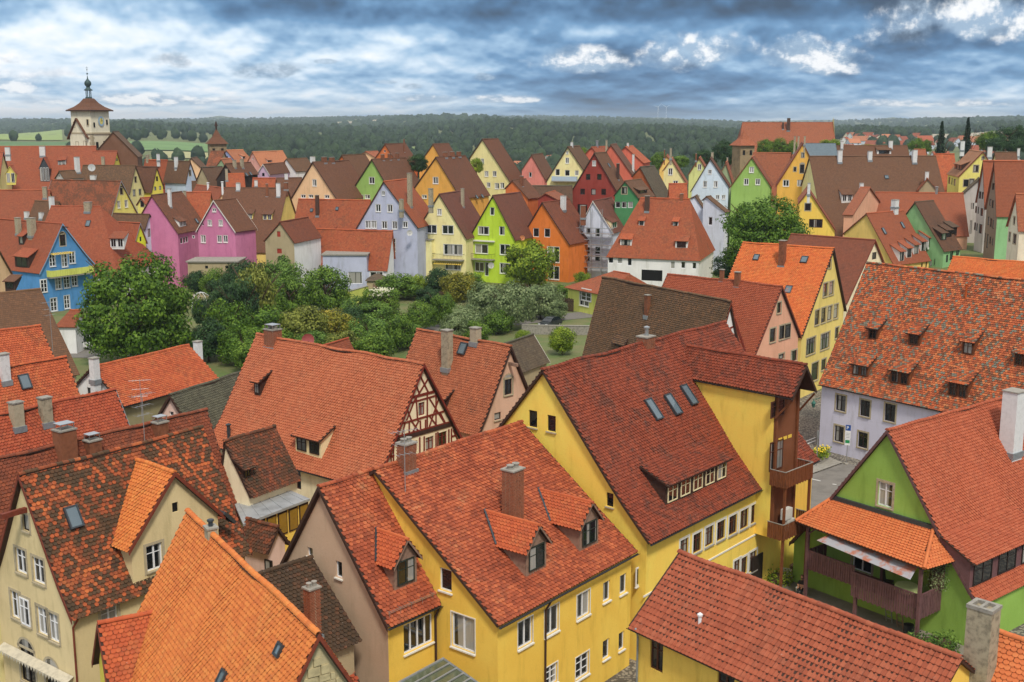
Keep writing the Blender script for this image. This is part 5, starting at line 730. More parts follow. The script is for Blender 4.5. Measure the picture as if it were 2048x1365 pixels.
{'n':'mint_house','l':'mint green house with dark sagging roof and shed dormers by the street','at':(66.91,192.0,0.698),'V':[{'o':(0.0,0.0,0.0),'len':5.82,'wL':5.92,'zL':9.07,'wR':5.92,'zR':9.07,'z':16.9,'bz':6.01,'og':0.25,'oe':0.3,'kick':0.0,'hA':0.0,'hB':0.0,'wall':'mint','roof':'darkgreyred','win':[('r','d1',1.2,7.21,0.66,1.24),('r','d1',2.33,7.48,1.04,1.74),('r','d1',4.28,8.21,0.77,1.25)],'ch':[],'do':[('R','shed','dark1',1.74,4.62,1.86,1.23,1),('R','shed','dark1',3.78,4.36,1.88,1.24,1),('R','shed','dark1',5.85,4.09,1.91,1.25,1)],'sk':[],'beams':[]}]},
{'n':'stone_gable_house','l':'tall stone gable with big plain red roof beside the narrow street','at':(80.795,195.0,-0.07),'V':[{'o':(0.0,0.0,0.0),'len':15.0,'wL':2.93,'zL':15.2,'wR':3.18,'zR':14.42,'z':23.56,'bz':6.1,'og':0.25,'oe':0.3,'kick':0.0,'hA':0.0,'hB':0.0,'wall':'stonepink','roof':'redclean2','trim':'darkbrown','wall_r':'mint','win':[('g','d1',-0.73,18.66,1.07,1.16),('g','d1',-1.49,15.95,0.96,1.17),('g','d1',-0.21,15.67,0.94,1.31),('g','d1',-1.57,12.67,0.87,1.46),('g','d1',-0.32,12.48,0.86,1.46),('g','d1',0.86,12.28,0.77,1.45),('g','d1',-2.51,9.63,0.53,1.62),('g','d1',-1.27,8.8,0.7,2.35),('g','d1',0.0,9.67,0.69,1.17),('g','d1',1.32,9.51,0.6,1.16)],'ch':[],'do':[],'sk':[],'beams':[]}]},
{'n':'white_gable_house','l':'white-grey gable with red roof left of the stone gable','at':(85.397,211.0,-0.07),'V':[{'o':(0.0,0.0,0.0),'len':8.0,'wL':2.52,'zL':15.33,'wR':2.74,'zR':14.74,'z':23.08,'bz':6.1,'og':0.25,'oe':0.3,'kick':0.0,'hA':0.0,'hB':0.0,'wall':'lightgrey','roof':'redclean2','trim':'darkbrown','win':[('g','d1',-1.55,16.13,1.25,1.34),('g','d1',-0.04,16.18,0.95,1.25),('g','d1',-2.75,13.41,0.69,1.27),('g','d1',-1.59,13.34,0.68,1.27),('g','d1',0.03,13.09,1.43,1.41),('g','d1',-2.64,10.25,0.69,1.43),('g','d1',-1.62,10.18,0.68,1.43),('g','d1',-0.09,9.89,1.62,1.73)],'ch':[],'do':[],'sk':[],'beams':[]}]},
{'n':'white_street_house','l':'small white house with mossy grey roof at the end of the street','at':(91.087,226.0,1.223),'V':[{'o':(0.0,0.0,0.0),'len':13.0,'wL':2.95,'zL':16.01,'wR':0.53,'zR':14.19,'z':19.07,'bz':6.1,'og':0.25,'oe':0.3,'kick':0.0,'hA':0.0,'hB':0.0,'wall':'lightgrey','roof':'grey','win':[('g','d1',-1.12,8.32,0.39,2.59),('g','d1',-1.17,13.14,0.22,1.2),('g','d1',-0.83,13.15,0.19,1.2)],'ch':[],'do':[],'sk':[],'beams':[]}]},
{'n':'yellow_street_house','l':'yellow house with pink roof,shed dormer and stone framed windows','at':(93.795,232.0,1.383),'V':[{'o':(0.0,0.0,0.0),'len':13.26,'wL':4.38,'zL':19.09,'wR':2.03,'zR':21.23,'z':24.16,'bz':6.1,'og':0.25,'oe':0.3,'kick':0.0,'hA':0.0,'hB':0.0,'wall':'lemonlight','roof':'pinkroof','trim':'redbrown','win':[('g','sd',-0.07,22.56,0.43,0.59),('g','sd',-1.5,20.1,0.93,1.32),('g','sd',-3.18,17.19,0.94,1.36),('g','sd',-2.06,17.34,0.83,1.36),('l','d1',-12.03,17.15,2.01,1.4),('l','d1',-8.57,17.13,1.17,1.38),('l','d1',-6.07,17.11,2.1,1.37)],'ch':[],'do':[('L','shed','dark1',6.46,3.32,8.21,1.12,3)],'sk':[],'beams':[]}]},
{'n':'cream_street_house','l':'cream gable with lantern at the right edge of the picture','at':(72.234,166.0,-0.087),'V':[{'o':(0.0,0.0,0.0),'len':10.0,'wL':2.97,'zL':14.92,'wR':2.35,'zR':14.65,'z':19.85,'bz':3.78,'og':0.25,'oe':0.3,'kick':0.0,'hA':0.0,'hB':0.0,'wall':'creamwhite','roof':'redsalmon','trim':'redbrown','win':[('g','sd1',-0.71,15.45,0.66,1.05),('g','sd1',-2.12,12.87,0.74,1.25),('g','sd2',-0.21,12.72,1.27,1.34)],'ch':[],'do':[],'sk':[],'beams':[]}]},
{'n':'tiled_house','l':'orange roof between the wide brown roof and the yellow street house','at':(92.416,255.0,-0.087),'V':[{'o':(0.0,0.0,0.0),'len':4.33,'wL':6.0,'zL':14.0,'wR':6.0,'zR':14.0,'z':23.09,'bz':6.1,'og':0.25,'oe':0.3,'kick':0.0,'hA':0.0,'hB':0.0,'wall':'peach','roof':'orangered2','win':[],'ch':[],'do':[],'sk':[],'beams':[]}]},
{'n':'tiled_house','l':'small pink hipped roof behind the brown ridge','at':(98.225,285.0,-0.14),'V':[{'o':(0.0,0.0,0.0),'len':2.82,'wL':6.5,'zL':17.03,'wR':6.5,'zR':17.03,'z':23.41,'bz':6.1,'og':0.25,'oe':0.3,'kick':0.0,'hA':0.0,'hB':0.0,'wall':'cream','roof':'redsalmon','win':[],'ch':[('M','white',11.35,0.0,23.35,2.08,0.9)],'do':[],'sk':[],'beams':[]}]},
{'n':'tiled_house','l':'rust brown roofs behind the yellow street house','at':(108.492,262.0,-0.14),'V':[{'o':(0.0,0.0,0.0),'len':4.74,'wL':7.0,'zL':15.19,'wR':7.0,'zR':15.19,'z':23.28,'bz':6.1,'og':0.25,'oe':0.3,'kick':0.0,'hA':0.0,'hB':0.0,'wall':'cream','roof':'brownold','win':[],'ch':[('M','white',-1.02,0.0,22.33,2.16,0.92),('M','white',5.15,0.0,22.55,1.63,0.51)],'do':[],'sk':[],'beams':[]}]},
{'n':'blue_house','l':'bright blue gable house with yellow-green balcony and arched attic window','at':(-71.797,184.0,2.548),'V':[{'o':(0.0,-0.0,0.0),'len':17.15,'wL':4.78,'zL':6.42,'wR':5.45,'zR':7.0,'z':13.99,'bz':-0.4,'og':0.25,'oe':0.3,'kick':0.2,'hA':0.0,'hB':0.0,'wall':'blue','roof':'red2','trim':'zincblue','win':[('g','arch',-0.55,10.45,1.02,1.79),('g','wg',-2.68,7.32,1.06,1.94),('g','wg',-0.5,7.01,1.08,2.11),('g','wg',0.93,7.45,1.09,1.91),('g','wg',-1.93,3.59,1.13,1.95),('g','wg',-0.39,3.59,1.09,1.97),('g','wg',1.08,3.72,1.04,1.93),('g','wg',-4.63,3.41,1.16,2.04),('g','wg',-3.07,0.17,1.18,2.11),('g','wg',-0.57,0.25,1.03,2.14)],'ch':[('L','plaster',10.27,1.2,12.09,2.5,0.8),('L','plaster',6.48,1.27,11.97,2.76,1.12)],'do':[('L','shed','dark1',5.16,4.34,3.78,1.74,1),('L','shed','dark1',8.15,2.23,1.36,1.34,1)],'sk':[],'beams':[]}]},
{'n':'tiled_house','l':'brown roof with orange dormer at the left edge below the blue house','at':(-71.708,158.0,2.967),'V':[{'o':(0.0,-0.0,0.0),'len':1.53,'wL':9.0,'zL':6.5,'wR':5.0,'zR':8.0,'z':15.01,'bz':-0.4,'og':0.25,'oe':0.3,'kick':0.0,'hA':0.0,'hB':0.0,'wall':'peachlight','roof':'brownold','win':[],'ch':[],'do':[('L','shed','dark1',-7.01,6.99,1.43,0.99,1)],'sk':[],'beams':[]}]},
{'n':'hipped_house','l':'red hipped roof with white windowed dormer right of the blue house','at':(-81.01,203.0,-0.131),'V':[{'o':(0.0,0.0,0.0),'len':9.19,'wL':8.0,'zL':5.0,'wR':9.0,'zR':4.3,'z':15.46,'bz':-0.4,'og':0.25,'oe':0.3,'kick':0.0,'hA':1.0,'hB':7.0,'wall':'whitewall','roof':'red2','win':[],'ch':[('R','plaster',7.15,0.58,14.74,1.52,1.09)],'do':[('R','shed','white2',14.43,5.26,2.49,1.55,2)],'sk':[('R',7.88,2.29,0.8,1.2)],'beams':[]}]},
{'n':'small_gable_house','l':'tiny neon yellow gable behind the big round tree','at':(-66.455,206.0,2.714),'V':[{'o':(0.0,-0.0,0.0),'len':5.82,'wL':1.52,'zL':9.11,'wR':1.62,'zR':8.38,'z':12.22,'bz':-0.4,'og':0.25,'oe':0.3,'kick':0.0,'hA':0.0,'hB':0.0,'wall':'neon','roof':'red2','trim':'zinc','win':[('g','x',-0.18,8.9,0.5,0.82)],'ch':[],'do':[],'sk':[],'beams':[]}]},
{'n':'white_gable_house','l':'small white-blue gable with brown roof behind the big round tree','at':(-65.657,209.0,2.793),'V':[{'o':(0.0,-0.0,0.0),'len':8.0,'wL':1.56,'zL':10.9,'wR':6.07,'zR':7.0,'z':13.51,'bz':-0.4,'og':0.25,'oe':0.3,'kick':0.0,'hA':0.0,'hB':0.0,'wall':'whiteblue','roof':'brownold','trim':'darkbrown','win':[('g','d1',-0.55,9.43,0.84,1.49),('g','d1',3.16,7.77,0.78,0.91),('g','w1',0.28,7.91,0.76,0.9)],'ch':[],'do':[],'sk':[],'beams':[]}]},
{'n':'cream_house','l':'light yellow gable with arched attic window,left background','at':(-77.175,229.0,2.827),'V':[{'o':(0.0,-0.0,0.0),'len':16.6,'wL':3.95,'zL':11.46,'wR':4.81,'zR':11.7,'z':18.51,'bz':0.99,'og':0.25,'oe':0.3,'kick':0.0,'hA':0.0,'hB':0.0,'wall':'lemonlight','roof':'mixbrown','trim':'zinc','win':[('g','arch',-0.21,15.83,0.94,1.27),('g','w2',-1.3,13.2,0.88,1.43),('g','w2',1.01,13.2,1.0,1.44),('g','x',-0.55,11.51,1.63,0.56)],'ch':[],'do':[],'sk':[],'beams':[]}]},
{'n':'tiled_house','l':'plain red roof with plaster chimney at the left edge','at':(-90.044,226.0,-3.024),'V':[{'o':(-0.0,0.0,0.0),'len':30.0,'wL':9.0,'zL':6.0,'wR':9.0,'zR':6.0,'z':16.95,'bz':0.32,'og':0.25,'oe':0.3,'kick':0.0,'hA':0.0,'hB':0.0,'wall':'cream','roof':'red2','win':[],'ch':[('L','plaster',0.82,1.1,15.6,1.99,0.77)],'do':[],'sk':[],'beams':[]}]},
{'n':'tiled_house','l':'mottled brown roof with white chimneys left of the red hipped roof','at':(-84.519,216.0,2.67),'V':[{'o':(0.0,-0.0,0.0),'len':6.59,'wL':5.0,'zL':7.0,'wR':5.0,'zR':7.0,'z':15.32,'bz':-0.32,'og':0.25,'oe':0.3,'kick':0.0,'hA':0.0,'hB':0.0,'wall':'cream','roof':'brownold','win':[],'ch':[('L','white',1.05,0.96,13.73,2.59,0.78),('L','white',6.95,1.8,12.33,1.06,0.77),('L','white',3.07,1.8,12.32,1.04,0.76)],'do':[],'sk':[],'beams':[]}]},
{'n':'arched_house','l':'pale yellow wall with arched window beside the pink house','at':(-72.0,224.0,1.082),'V':[{'o':(0.0,0.0,0.0),'len':4.64,'wL':1.33,'zL':14.01,'wR':1.62,'zR':13.95,'z':15.5,'bz':0.25,'og':0.25,'oe':0.3,'kick':0.0,'hA':0.0,'hB':0.0,'wall':'lemonlight','roof':'red2','win':[('g','arch',-0.22,13.8,0.84,1.12)],'ch':[],'do':[],'sk':[],'beams':[]}]},
{'n':'cream_house','l':'cream gable with dark brown roof and three windows,left background','at':(-84.804,262.0,2.947),'V':[{'o':(0.0,-0.0,0.0),'len':13.05,'wL':3.49,'zL':14.0,'wR':3.73,'zR':13.94,'z':20.29,'bz':4.6,'og':0.25,'oe':0.3,'kick':0.0,'hA':0.0,'hB':0.0,'wall':'creamyellow','roof':'brownold','trim':'darkbrown','win':[('g','sd1',-0.4,16.5,0.95,1.26),('g','sd1',-1.49,13.51,1.17,1.4),('g','sd1',1.17,13.61,1.04,1.27)],'ch':[('L','white',9.59,1.75,17.13,1.04,1.21)],'do':[],'sk':[],'beams':[]}]},
{'n':'small_grey_gable_house','l':'little grey gable with dark roof beside the slate dormer','at':(-99.893,256.0,1.082),'V':[{'o':(0.0,0.0,0.0),'len':5.84,'wL':1.7,'zL':17.61,'wR':1.56,'zR':17.61,'z':19.34,'bz':4.6,'og':0.25,'oe':0.3,'kick':0.0,'hA':0.0,'hB':0.0,'wall':'lightgrey','roof':'brownold','win':[('g','x',-0.46,18.01,0.31,0.44)],'ch':[('R','white',4.89,0.32,18.98,3.31,0.93)],'do':[],'sk':[],'beams':[]}]},
{'n':'yellow_house','l':'lemon yellow gable with plain red roof,left background','at':(-81.883,268.0,2.604),'V':[{'o':(0.0,-0.0,0.0),'len':6.89,'wL':2.05,'zL':13.9,'wR':1.99,'zR':14.65,'z':19.78,'bz':4.6,'og':0.25,'oe':0.3,'kick':0.0,'hA':0.0,'hB':0.0,'wall':'lemon','roof':'brownred','trim':'darkbrown','win':[('g','d1',-0.23,16.47,0.64,1.1),('g','d1',-0.99,14.36,0.69,0.91),('g','d1',0.54,14.43,0.65,0.91)],'ch':[],'do':[],'sk':[],'beams':[]}]},
{'n':'orange_gable_house','l':'pale orange gable with bright roof,left background','at':(-81.636,276.0,2.697),'V':[{'o':(0.0,-0.0,0.0),'len':7.05,'wL':2.03,'zL':15.18,'wR':1.78,'zR':15.88,'z':21.04,'bz':4.6,'og':0.25,'oe':0.3,'kick':0.0,'hA':0.0,'hB':0.0,'wall':'salmonwall','roof':'orangered2','trim':'darkbrown','win':[('g','sd1',-0.54,17.36,0.73,1.13),('g','sd1',-0.37,15.18,0.57,0.59)],'ch':[('M','plaster',6.21,0.0,20.17,2.06,0.67)],'do':[],'sk':[],'beams':[]}]},
{'n':'blue_gable_house','l':'narrow light blue gable with dark roof,left background','at':(-74.637,270.0,2.548),'V':[{'o':(0.0,-0.0,0.0),'len':7.84,'wL':1.78,'zL':15.87,'wR':1.79,'zR':16.29,'z':20.95,'bz':4.6,'og':0.25,'oe':0.3,'kick':0.0,'hA':0.0,'hB':0.0,'wall':'iceblue2','roof':'brownold','trim':'darkbrown','win':[('g','sd1',-0.31,17.63,0.49,1.3)],'ch':[('L','white',4.43,0.46,19.63,2.32,0.72),('M','white',11.28,0.0,21.13,1.4,0.6)],'do':[],'sk':[],'beams':[]}]},
{'n':'twin_stump_house','l':'ruined white stub walls below the narrow blue gable','at':(-70.48,255.0,0.349),'V':[{'o':(0.0,0.0,0.0),'len':1.07,'wL':1.5,'zL':9.0,'wR':1.5,'zR':9.0,'z':17.12,'bz':4.6,'og':0.25,'oe':0.3,'kick':0.0,'hA':0.0,'hB':0.0,'wall':'creamwhite','roof':'brownold','win':[],'ch':[],'do':[],'sk':[],'beams':[]}]},
{'n':'tiled_house','l':'dark steep roof right of the narrow blue gable','at':(-79.406,288.0,1.699),'V':[{'o':(0.0,-0.0,0.0),'len':10.36,'wL':2.76,'zL':18.3,'wR':2.76,'zR':18.3,'z':21.16,'bz':4.6,'og':0.25,'oe':0.3,'kick':0.0,'hA':0.0,'hB':0.0,'wall':'peachlight','roof':'brownold','win':[],'ch':[],'do':[],'sk':[],'beams':[]}]},
{'n':'tiled_house','l':'orange gate roof below the small stone tower','at':(-75.307,305.0,3.054),'V':[{'o':(0.0,-0.0,0.0),'len':3.68,'wL':9.0,'zL':14.0,'wR':6.0,'zR':17.0,'z':22.46,'bz':4.6,'og':0.25,'oe':0.3,'kick':0.0,'hA':0.0,'hB':0.0,'wall':'greybeige','roof':'mixbrown','win':[],'ch':[],'do':[],'sk':[],'beams':[]}]},
{'n':'blue_gable_house','l':'periwinkle gable with salmon roof near the small stone tower','at':(-76.514,312.0,1.082),'V':[{'o':(0.0,0.0,0.0),'len':6.7,'wL':2.91,'zL':19.99,'wR':3.8,'zR':19.0,'z':22.51,'bz':4.6,'og':0.25,'oe':0.3,'kick':0.0,'hA':0.0,'hB':0.0,'wall':'periwinkle','roof':'salmon','win':[('g','x',-0.28,20.42,0.58,0.44)],'ch':[],'do':[('R','shed','white1',3.89,2.57,1.0,0.73,1)],'sk':[],'beams':[]}]},
{'n':'pink_gable_house','l':'pale pink gable with wide salmon roof against the forest','at':(-67.325,302.0,1.082),'V':[{'o':(0.0,0.0,0.0),'len':12.34,'wL':2.81,'zL':18.56,'wR':3.33,'zR':17.47,'z':22.33,'bz':4.6,'og':0.25,'oe':0.3,'kick':0.0,'hA':0.0,'hB':0.0,'wall':'rose2','roof':'salmon','win':[('g','w1',-0.4,20.25,0.5,0.51)],'ch':[],'do':[('R','shed','white1',4.41,1.89,1.67,0.59,1)],'sk':[],'beams':[]}]},
{'n':'small_green_house','l':'tiny sage gable with salmon roof,left background','at':(-73.02,292.0,1.349),'V':[{'o':(0.0,0.0,0.0),'len':5.5,'wL':1.89,'zL':18.61,'wR':1.08,'zR':19.09,'z':20.87,'bz':4.6,'og':0.25,'oe':0.3,'kick':0.0,'hA':0.0,'hB':0.0,'wall':'sage','roof':'salmon','win':[],'ch':[],'do':[],'sk':[],'beams':[]}]},
{'n':'tiled_house','l':'grey weathered roof below the orange gate roof','at':(-69.057,277.0,-2.072),'V':[{'o':(-0.0,0.0,0.0),'len':6.94,'wL':6.0,'zL':10.0,'wR':6.0,'zR':10.0,'z':19.54,'bz':4.6,'og':0.25,'oe':0.3,'kick':0.0,'hA':0.0,'hB':0.0,'wall':'greybeige','roof':'grey','win':[],'ch':[],'do':[],'sk':[],'beams':[]}]},
{'n':'tiled_house','l':'brown roof with black gable and two plaster chimneys','at':(-66.115,268.0,1.214),'V':[{'o':(0.0,0.0,0.0),'len':10.62,'wL':2.93,'zL':16.64,'wR':2.2,'zR':17.64,'z':20.49,'bz':4.6,'og':0.25,'oe':0.3,'kick':0.0,'hA':0.0,'hB':0.0,'wall':'blackwood','roof':'brownred','win':[],'ch':[('R','plaster',2.76,0.68,19.6,1.65,0.71),('R','plaster',5.7,0.77,19.5,1.88,0.71)],'do':[],'sk':[('R',5.29,2.08,0.7,1.0),('R',7.18,1.99,0.7,1.0)],'beams':[]}]},
{'n':'pink_gable_house','l':'pale lilac gable with white verge and small roof','at':(-59.987,280.0,1.357),'V':[{'o':(0.0,0.0,0.0),'len':12.92,'wL':2.24,'zL':16.93,'wR':1.61,'zR':17.43,'z':19.93,'bz':4.6,'og':0.25,'oe':0.3,'kick':0.0,'hA':0.0,'hB':0.0,'wall':'lilac','roof':'brownred','trim':'white','win':[('g','d1',-0.44,17.04,0.65,0.79)],'ch':[],'do':[],'sk':[],'beams':[]}]},
{'n':'tiled_house','l':'grey-brown roof with white gable against the forest','at':(-56.672,292.0,1.082),'V':[{'o':(0.0,0.0,0.0),'len':8.36,'wL':0.82,'zL':20.1,'wR':3.0,'zR':17.7,'z':20.83,'bz':4.6,'og':0.25,'oe':0.3,'kick':0.0,'hA':0.0,'hB':0.0,'wall':'whitewall','roof':'brownold','win':[],'ch':[('M','white',10.69,0.0,19.69,1.48,1.06)],'do':[],'sk':[],'beams':[]}]},
{'n':'tiled_house','l':'orange-red roof with white cowl chimney,left background','at':(-60.428,262.0,-2.835),'V':[{'o':(-0.0,0.0,0.0),'len':4.19,'wL':7.0,'zL':8.0,'wR':7.0,'zR':8.0,'z':18.54,'bz':4.6,'og':0.25,'oe':0.3,'kick':0.0,'hA':0.0,'hB':0.0,'wall':'peachlight','roof':'orangered2','win':[],'ch':[('L','plaster',3.95,0.86,17.24,2.39,0.56),('L','plaster',1.6,2.25,15.15,1.49,0.77)],'do':[],'sk':[],'beams':[]}]},
{'n':'tiled_house','l':'red roof with white metal chimney pipe behind the pink gable','at':(-59.526,240.0,2.199),'V':[{'o':(0.0,-0.0,0.0),'len':15.82,'wL':6.0,'zL':7.0,'wR':6.0,'zR':7.0,'z':16.52,'bz':2.32,'og':0.25,'oe':0.3,'kick':0.0,'hA':0.0,'hB':0.0,'wall':'peachlight','roof':'red2','win':[],'ch':[('L','whitepipe',-0.08,0.52,15.68,2.12,0.54),('L','whitepipe',8.31,0.34,15.97,1.29,0.59)],'do':[],'sk':[],'beams':[]}]},
{'n':'tiled_house','l':'bright orange low roof strip behind the brown dormered roof','at':(-53.757,264.0,3.142),'V':[{'o':(0.0,-0.0,0.0),'len':5.29,'wL':5.0,'zL':9.0,'wR':5.0,'zR':9.0,'z':17.42,'bz':4.6,'og':0.25,'oe':0.3,'kick':0.0,'hA':0.0,'hB':0.0,'wall':'peachlight','roof':'orangered2','win':[],'ch':[('L','white',4.29,0.97,15.78,1.2,0.69)],'do':[],'sk':[],'beams':[]}]},
{'n':'tiled_house','l':'brown low roof behind the brick chimney and peach gable','at':(-46.717,258.0,-2.796),'V':[{'o':(-0.0,0.0,0.0),'len':5.67,'wL':8.0,'zL':8.0,'wR':6.0,'zR':9.0,'z':17.8,'bz':3.88,'og':0.25,'oe':0.3,'kick':0.0,'hA':0.0,'hB':0.0,'wall':'peachlight','roof':'brownred','win':[],'ch':[('M','white',3.49,0.0,17.58,1.17,0.73)],'do':[],'sk':[],'beams':[]}]},
{'n':'yellow_dormer_house','l':'wide brown roof with two yellow-sided dormers right of the pink gable','at':(-44.906,232.0,3.05),'V':[{'o':(0.0,-0.0,0.0),'len':12.9,'wL':11.5,'zL':5.2,'wR':8.0,'zR':9.0,'z':16.97,'bz':-0.4,'og':0.25,'oe':0.3,'kick':0.0,'hA':0.0,'hB':0.0,'wall':'softyellow','roof':'brownred','win':[('l','w2',-2.93,8.16,0.79,1.56),('l','w2',-1.78,8.17,0.78,1.56),('l','w2',-0.55,9.12,0.49,0.64)],'ch':[('L','white',10.05,0.35,16.6,1.28,0.76),('L','white',1.5,1.45,15.48,2.54,0.75),('L','brick',3.83,1.47,15.47,2.37,0.41),('L','brick',0.3,0.15,16.81,1.23,0.68)],'do':[('L','shed','yellow1',6.13,5.67,1.04,1.09,1),('L','shed','yellow2',2.64,5.79,1.87,1.12,2)],'sk':[],'beams':[]}]},
{'n':'pink_house','l':'orchid pink gable house with white verge and white windows','at':(-53.238,206.0,1.124),'V':[{'o':(0.0,0.0,0.0),'len':6.26,'wL':4.37,'zL':10.46,'wR':4.65,'zR':10.72,'z':16.22,'bz':-0.4,'og':0.25,'oe':0.3,'kick':0.0,'hA':0.0,'hB':0.0,'wall':'orchid','roof':'brownred','trim':'white','win':[('g','w2',-0.52,14.15,0.83,0.62),('g','w2',-1.71,11.62,0.91,1.01),('g','w2',0.8,11.71,0.86,1.01),('g','w2',-3.46,8.52,1.06,1.32),('g','w2',0.31,8.72,0.97,1.25),('g','w2',1.65,8.78,0.96,1.24),('g','w1',-5.38,9.23,0.54,0.48),('g','w1',-3.06,11.59,0.38,0.42)],'ch':[],'do':[],'sk':[],'beams':[]}]},
{'n':'pink_house','l':'orchid pink house with mossy roof and blank end wall','at':(-65.169,209.0,1.376),'V':[{'o':(0.0,0.0,0.0),'len':11.8,'wL':2.23,'zL':13.59,'wR':4.94,'zR':10.04,'z':16.95,'bz':-0.4,'og':0.25,'oe':0.3,'kick':0.0,'hA':0.0,'hB':0.0,'wall':'orchid','roof':'mossbrown2','win':[('r','w1',1.09,8.09,1.01,1.13),('r','w1',2.3,8.07,0.9,1.14),('r','w1',3.28,8.12,0.9,1.14)],'ch':[('R','white',3.81,1.58,14.73,3.22,0.59)],'do':[('R','shed','white2',3.21,4.18,2.61,1.03,2)],'sk':[('R',9.43,3.85,0.7,1.0)],'beams':[]}]},
{'n':'tiled_house','l':'small orange roof with satellite dish between the two pink houses','at':(-58.197,224.0,3.142),'V':[{'o':(0.0,-0.0,0.0),'len':4.87,'wL':3.5,'zL':11.0,'wR':3.5,'zR':11.0,'z':16.62,'bz':-0.35,'og':0.25,'oe':0.3,'kick':0.0,'hA':0.0,'hB':0.0,'wall':'softyellow','roof':'orangered2','win':[('l','w1',-2.81,12.47,0.79,1.27),('l','w1',-1.3,12.63,0.79,1.11)],'ch':[('L','plaster',4.63,1.81,13.71,3.27,0.51)],'do':[],'sk':[],'beams':[]}]},
{'n':'long_red_house','l':'very long red roof with slate dormer,far left background','at':(-102.665,288.0,-2.932),'V':[{'o':(-0.0,0.0,0.0),'len':60.0,'wL':11.0,'zL':11.0,'wR':9.0,'zR':12.0,'z':24.09,'bz':4.6,'og':0.25,'oe':0.3,'kick':0.0,'hA':0.0,'hB':0.0,'wall':'cream','roof':'red2','win':[],'ch':[('L','white',12.3,1.77,21.99,2.16,1.27)],'do':[('L','shed','white1',8.19,3.75,0.84,1.18,1),('L','shed','white1',7.24,3.68,0.84,1.18,1),('L','gable','slate',11.28,6.95,2.11,5.65,3)],'sk':[],'beams':[]}]},
{'n':'tiled_house','l':'red roof with dark metal valley at the far left edge','at':(-117.883,270.0,-2.967),'V':[{'o':(-0.0,0.0,0.0),'len':25.0,'wL':9.0,'zL':12.5,'wR':9.0,'zR':12.5,'z':23.13,'bz':4.6,'og':0.25,'oe':0.3,'kick':0.0,'hA':0.0,'hB':0.0,'wall':'cream','roof':'red2','trim':'zincdark','win':[],'ch':[('M','white',-0.96,0.0,22.65,1.58,1.02)],'do':[('L','gable','yellowd',-2.57,5.9,1.97,3.9,2)],'sk':[],'beams':[]}]},
{'n':'small_gable_house','l':'small red roof with narrow yellow gable below the tower','at':(-95.145,281.0,3.142),'V':[{'o':(0.0,-0.0,0.0),'len':6.11,'wL':3.57,'zL':19.19,'wR':2.41,'zR':19.37,'z':23.05,'bz':4.6,'og':0.25,'oe':0.3,'kick':0.0,'hA':0.0,'hB':0.0,'wall':'lemon','roof':'red2','win':[('g','d1',-0.66,20.66,1.42,0.63)],'ch':[('L','plaster',2.54,3.1,19.7,2.08,0.68)],'do':[],'sk':[],'beams':[]}]},
{'n':'covered_stair_house','l':'dark steep roof leaning down beside the white tower','at':(-101.078,296.0,1.789),'V':[{'o':(0.0,-0.0,0.0),'len':13.0,'wL':5.84,'zL':21.07,'wR':5.84,'zR':21.07,'z':27.53,'bz':4.6,'og':0.25,'oe':0.3,'kick':0.0,'hA':0.0,'hB':0.0,'wall':'timberwall','roof':'brownold','win':[],'ch':[],'do':[],'sk':[],'beams':[]}]},
{'n':'small_red_house','l':'small red tiled porch roof below the blue house','at':(-58.383,150.0,0.0),'V':[{'o':(0.0,0.0,0.0),'len':1.42,'wL':2.0,'zL':3.6,'wR':2.0,'zR':3.6,'z':5.57,'bz':-0.4,'og':0.25,'oe':0.3,'kick':0.0,'hA':1.5,'hB':0.0,'wall':'whitewall','roof':'red2','win':[],'ch':[],'do':[],'sk':[],'beams':[]}]},
{'n':'great_hall','l':'huge salmon-red hall roof with ornate cream gable on the horizon','at':(115.37,420.0,3.054),'V':[{'o':(0.0,-0.0,0.0),'len':32.31,'wL':17.0,'zL':9.0,'wR':17.0,'zR':9.0,'z':29.76,'bz':-13.01,'og':0.25,'oe':0.3,'kick':0.0,'hA':0.0,'hB':4.0,'wall':'creamyellow','roof':'redsalmon','win':[],'ch':[('L','brickdark',16.18,2.27,26.99,4.29,1.07),('L','brickdark',18.03,1.84,27.51,2.29,0.62)],'do':[],'sk':[],'beams':[]}]},
{'n':'town_wall_house','l':'red roof row behind the green gable,right background','at':(65.924,275.0,2.689),'V':[{'o':(0.0,-0.0,0.0),'len':9.14,'wL':7.0,'zL':12.0,'wR':7.0,'zR':12.0,'z':22.75,'bz':5.23,'og':0.25,'oe':0.3,'kick':0.0,'hA':0.0,'hB':0.0,'wall':'greybeige','roof':'redsalmon','win':[],'ch':[],'do':[],'sk':[],'beams':[]}]},
{'n':'lime_garden_house','l':'small lime yellow garden house with orange hip roof','at':(16.273,183.0,-0.997),'V':[{'o':(0.0,0.0,0.0),'len':4.09,'wL':4.5,'zL':3.9,'wR':5.5,'zR':3.6,'z':6.51,'bz':-0.4,'og':0.25,'oe':0.5,'kick':0.0,'hA':6.0,'hB':1.0,'wall':'limeyellow','roof':'orangered2','win':[('r','wg',-1.77,2.04,2.59,1.89),('r','wg',1.91,3.0,0.72,1.1),('r','wg',-2.35,1.13,2.51,2.47)],'ch':[],'do':[],'sk':[],'beams':[]}]}]

BUILT=[build_house(h) for h in HOUSES]
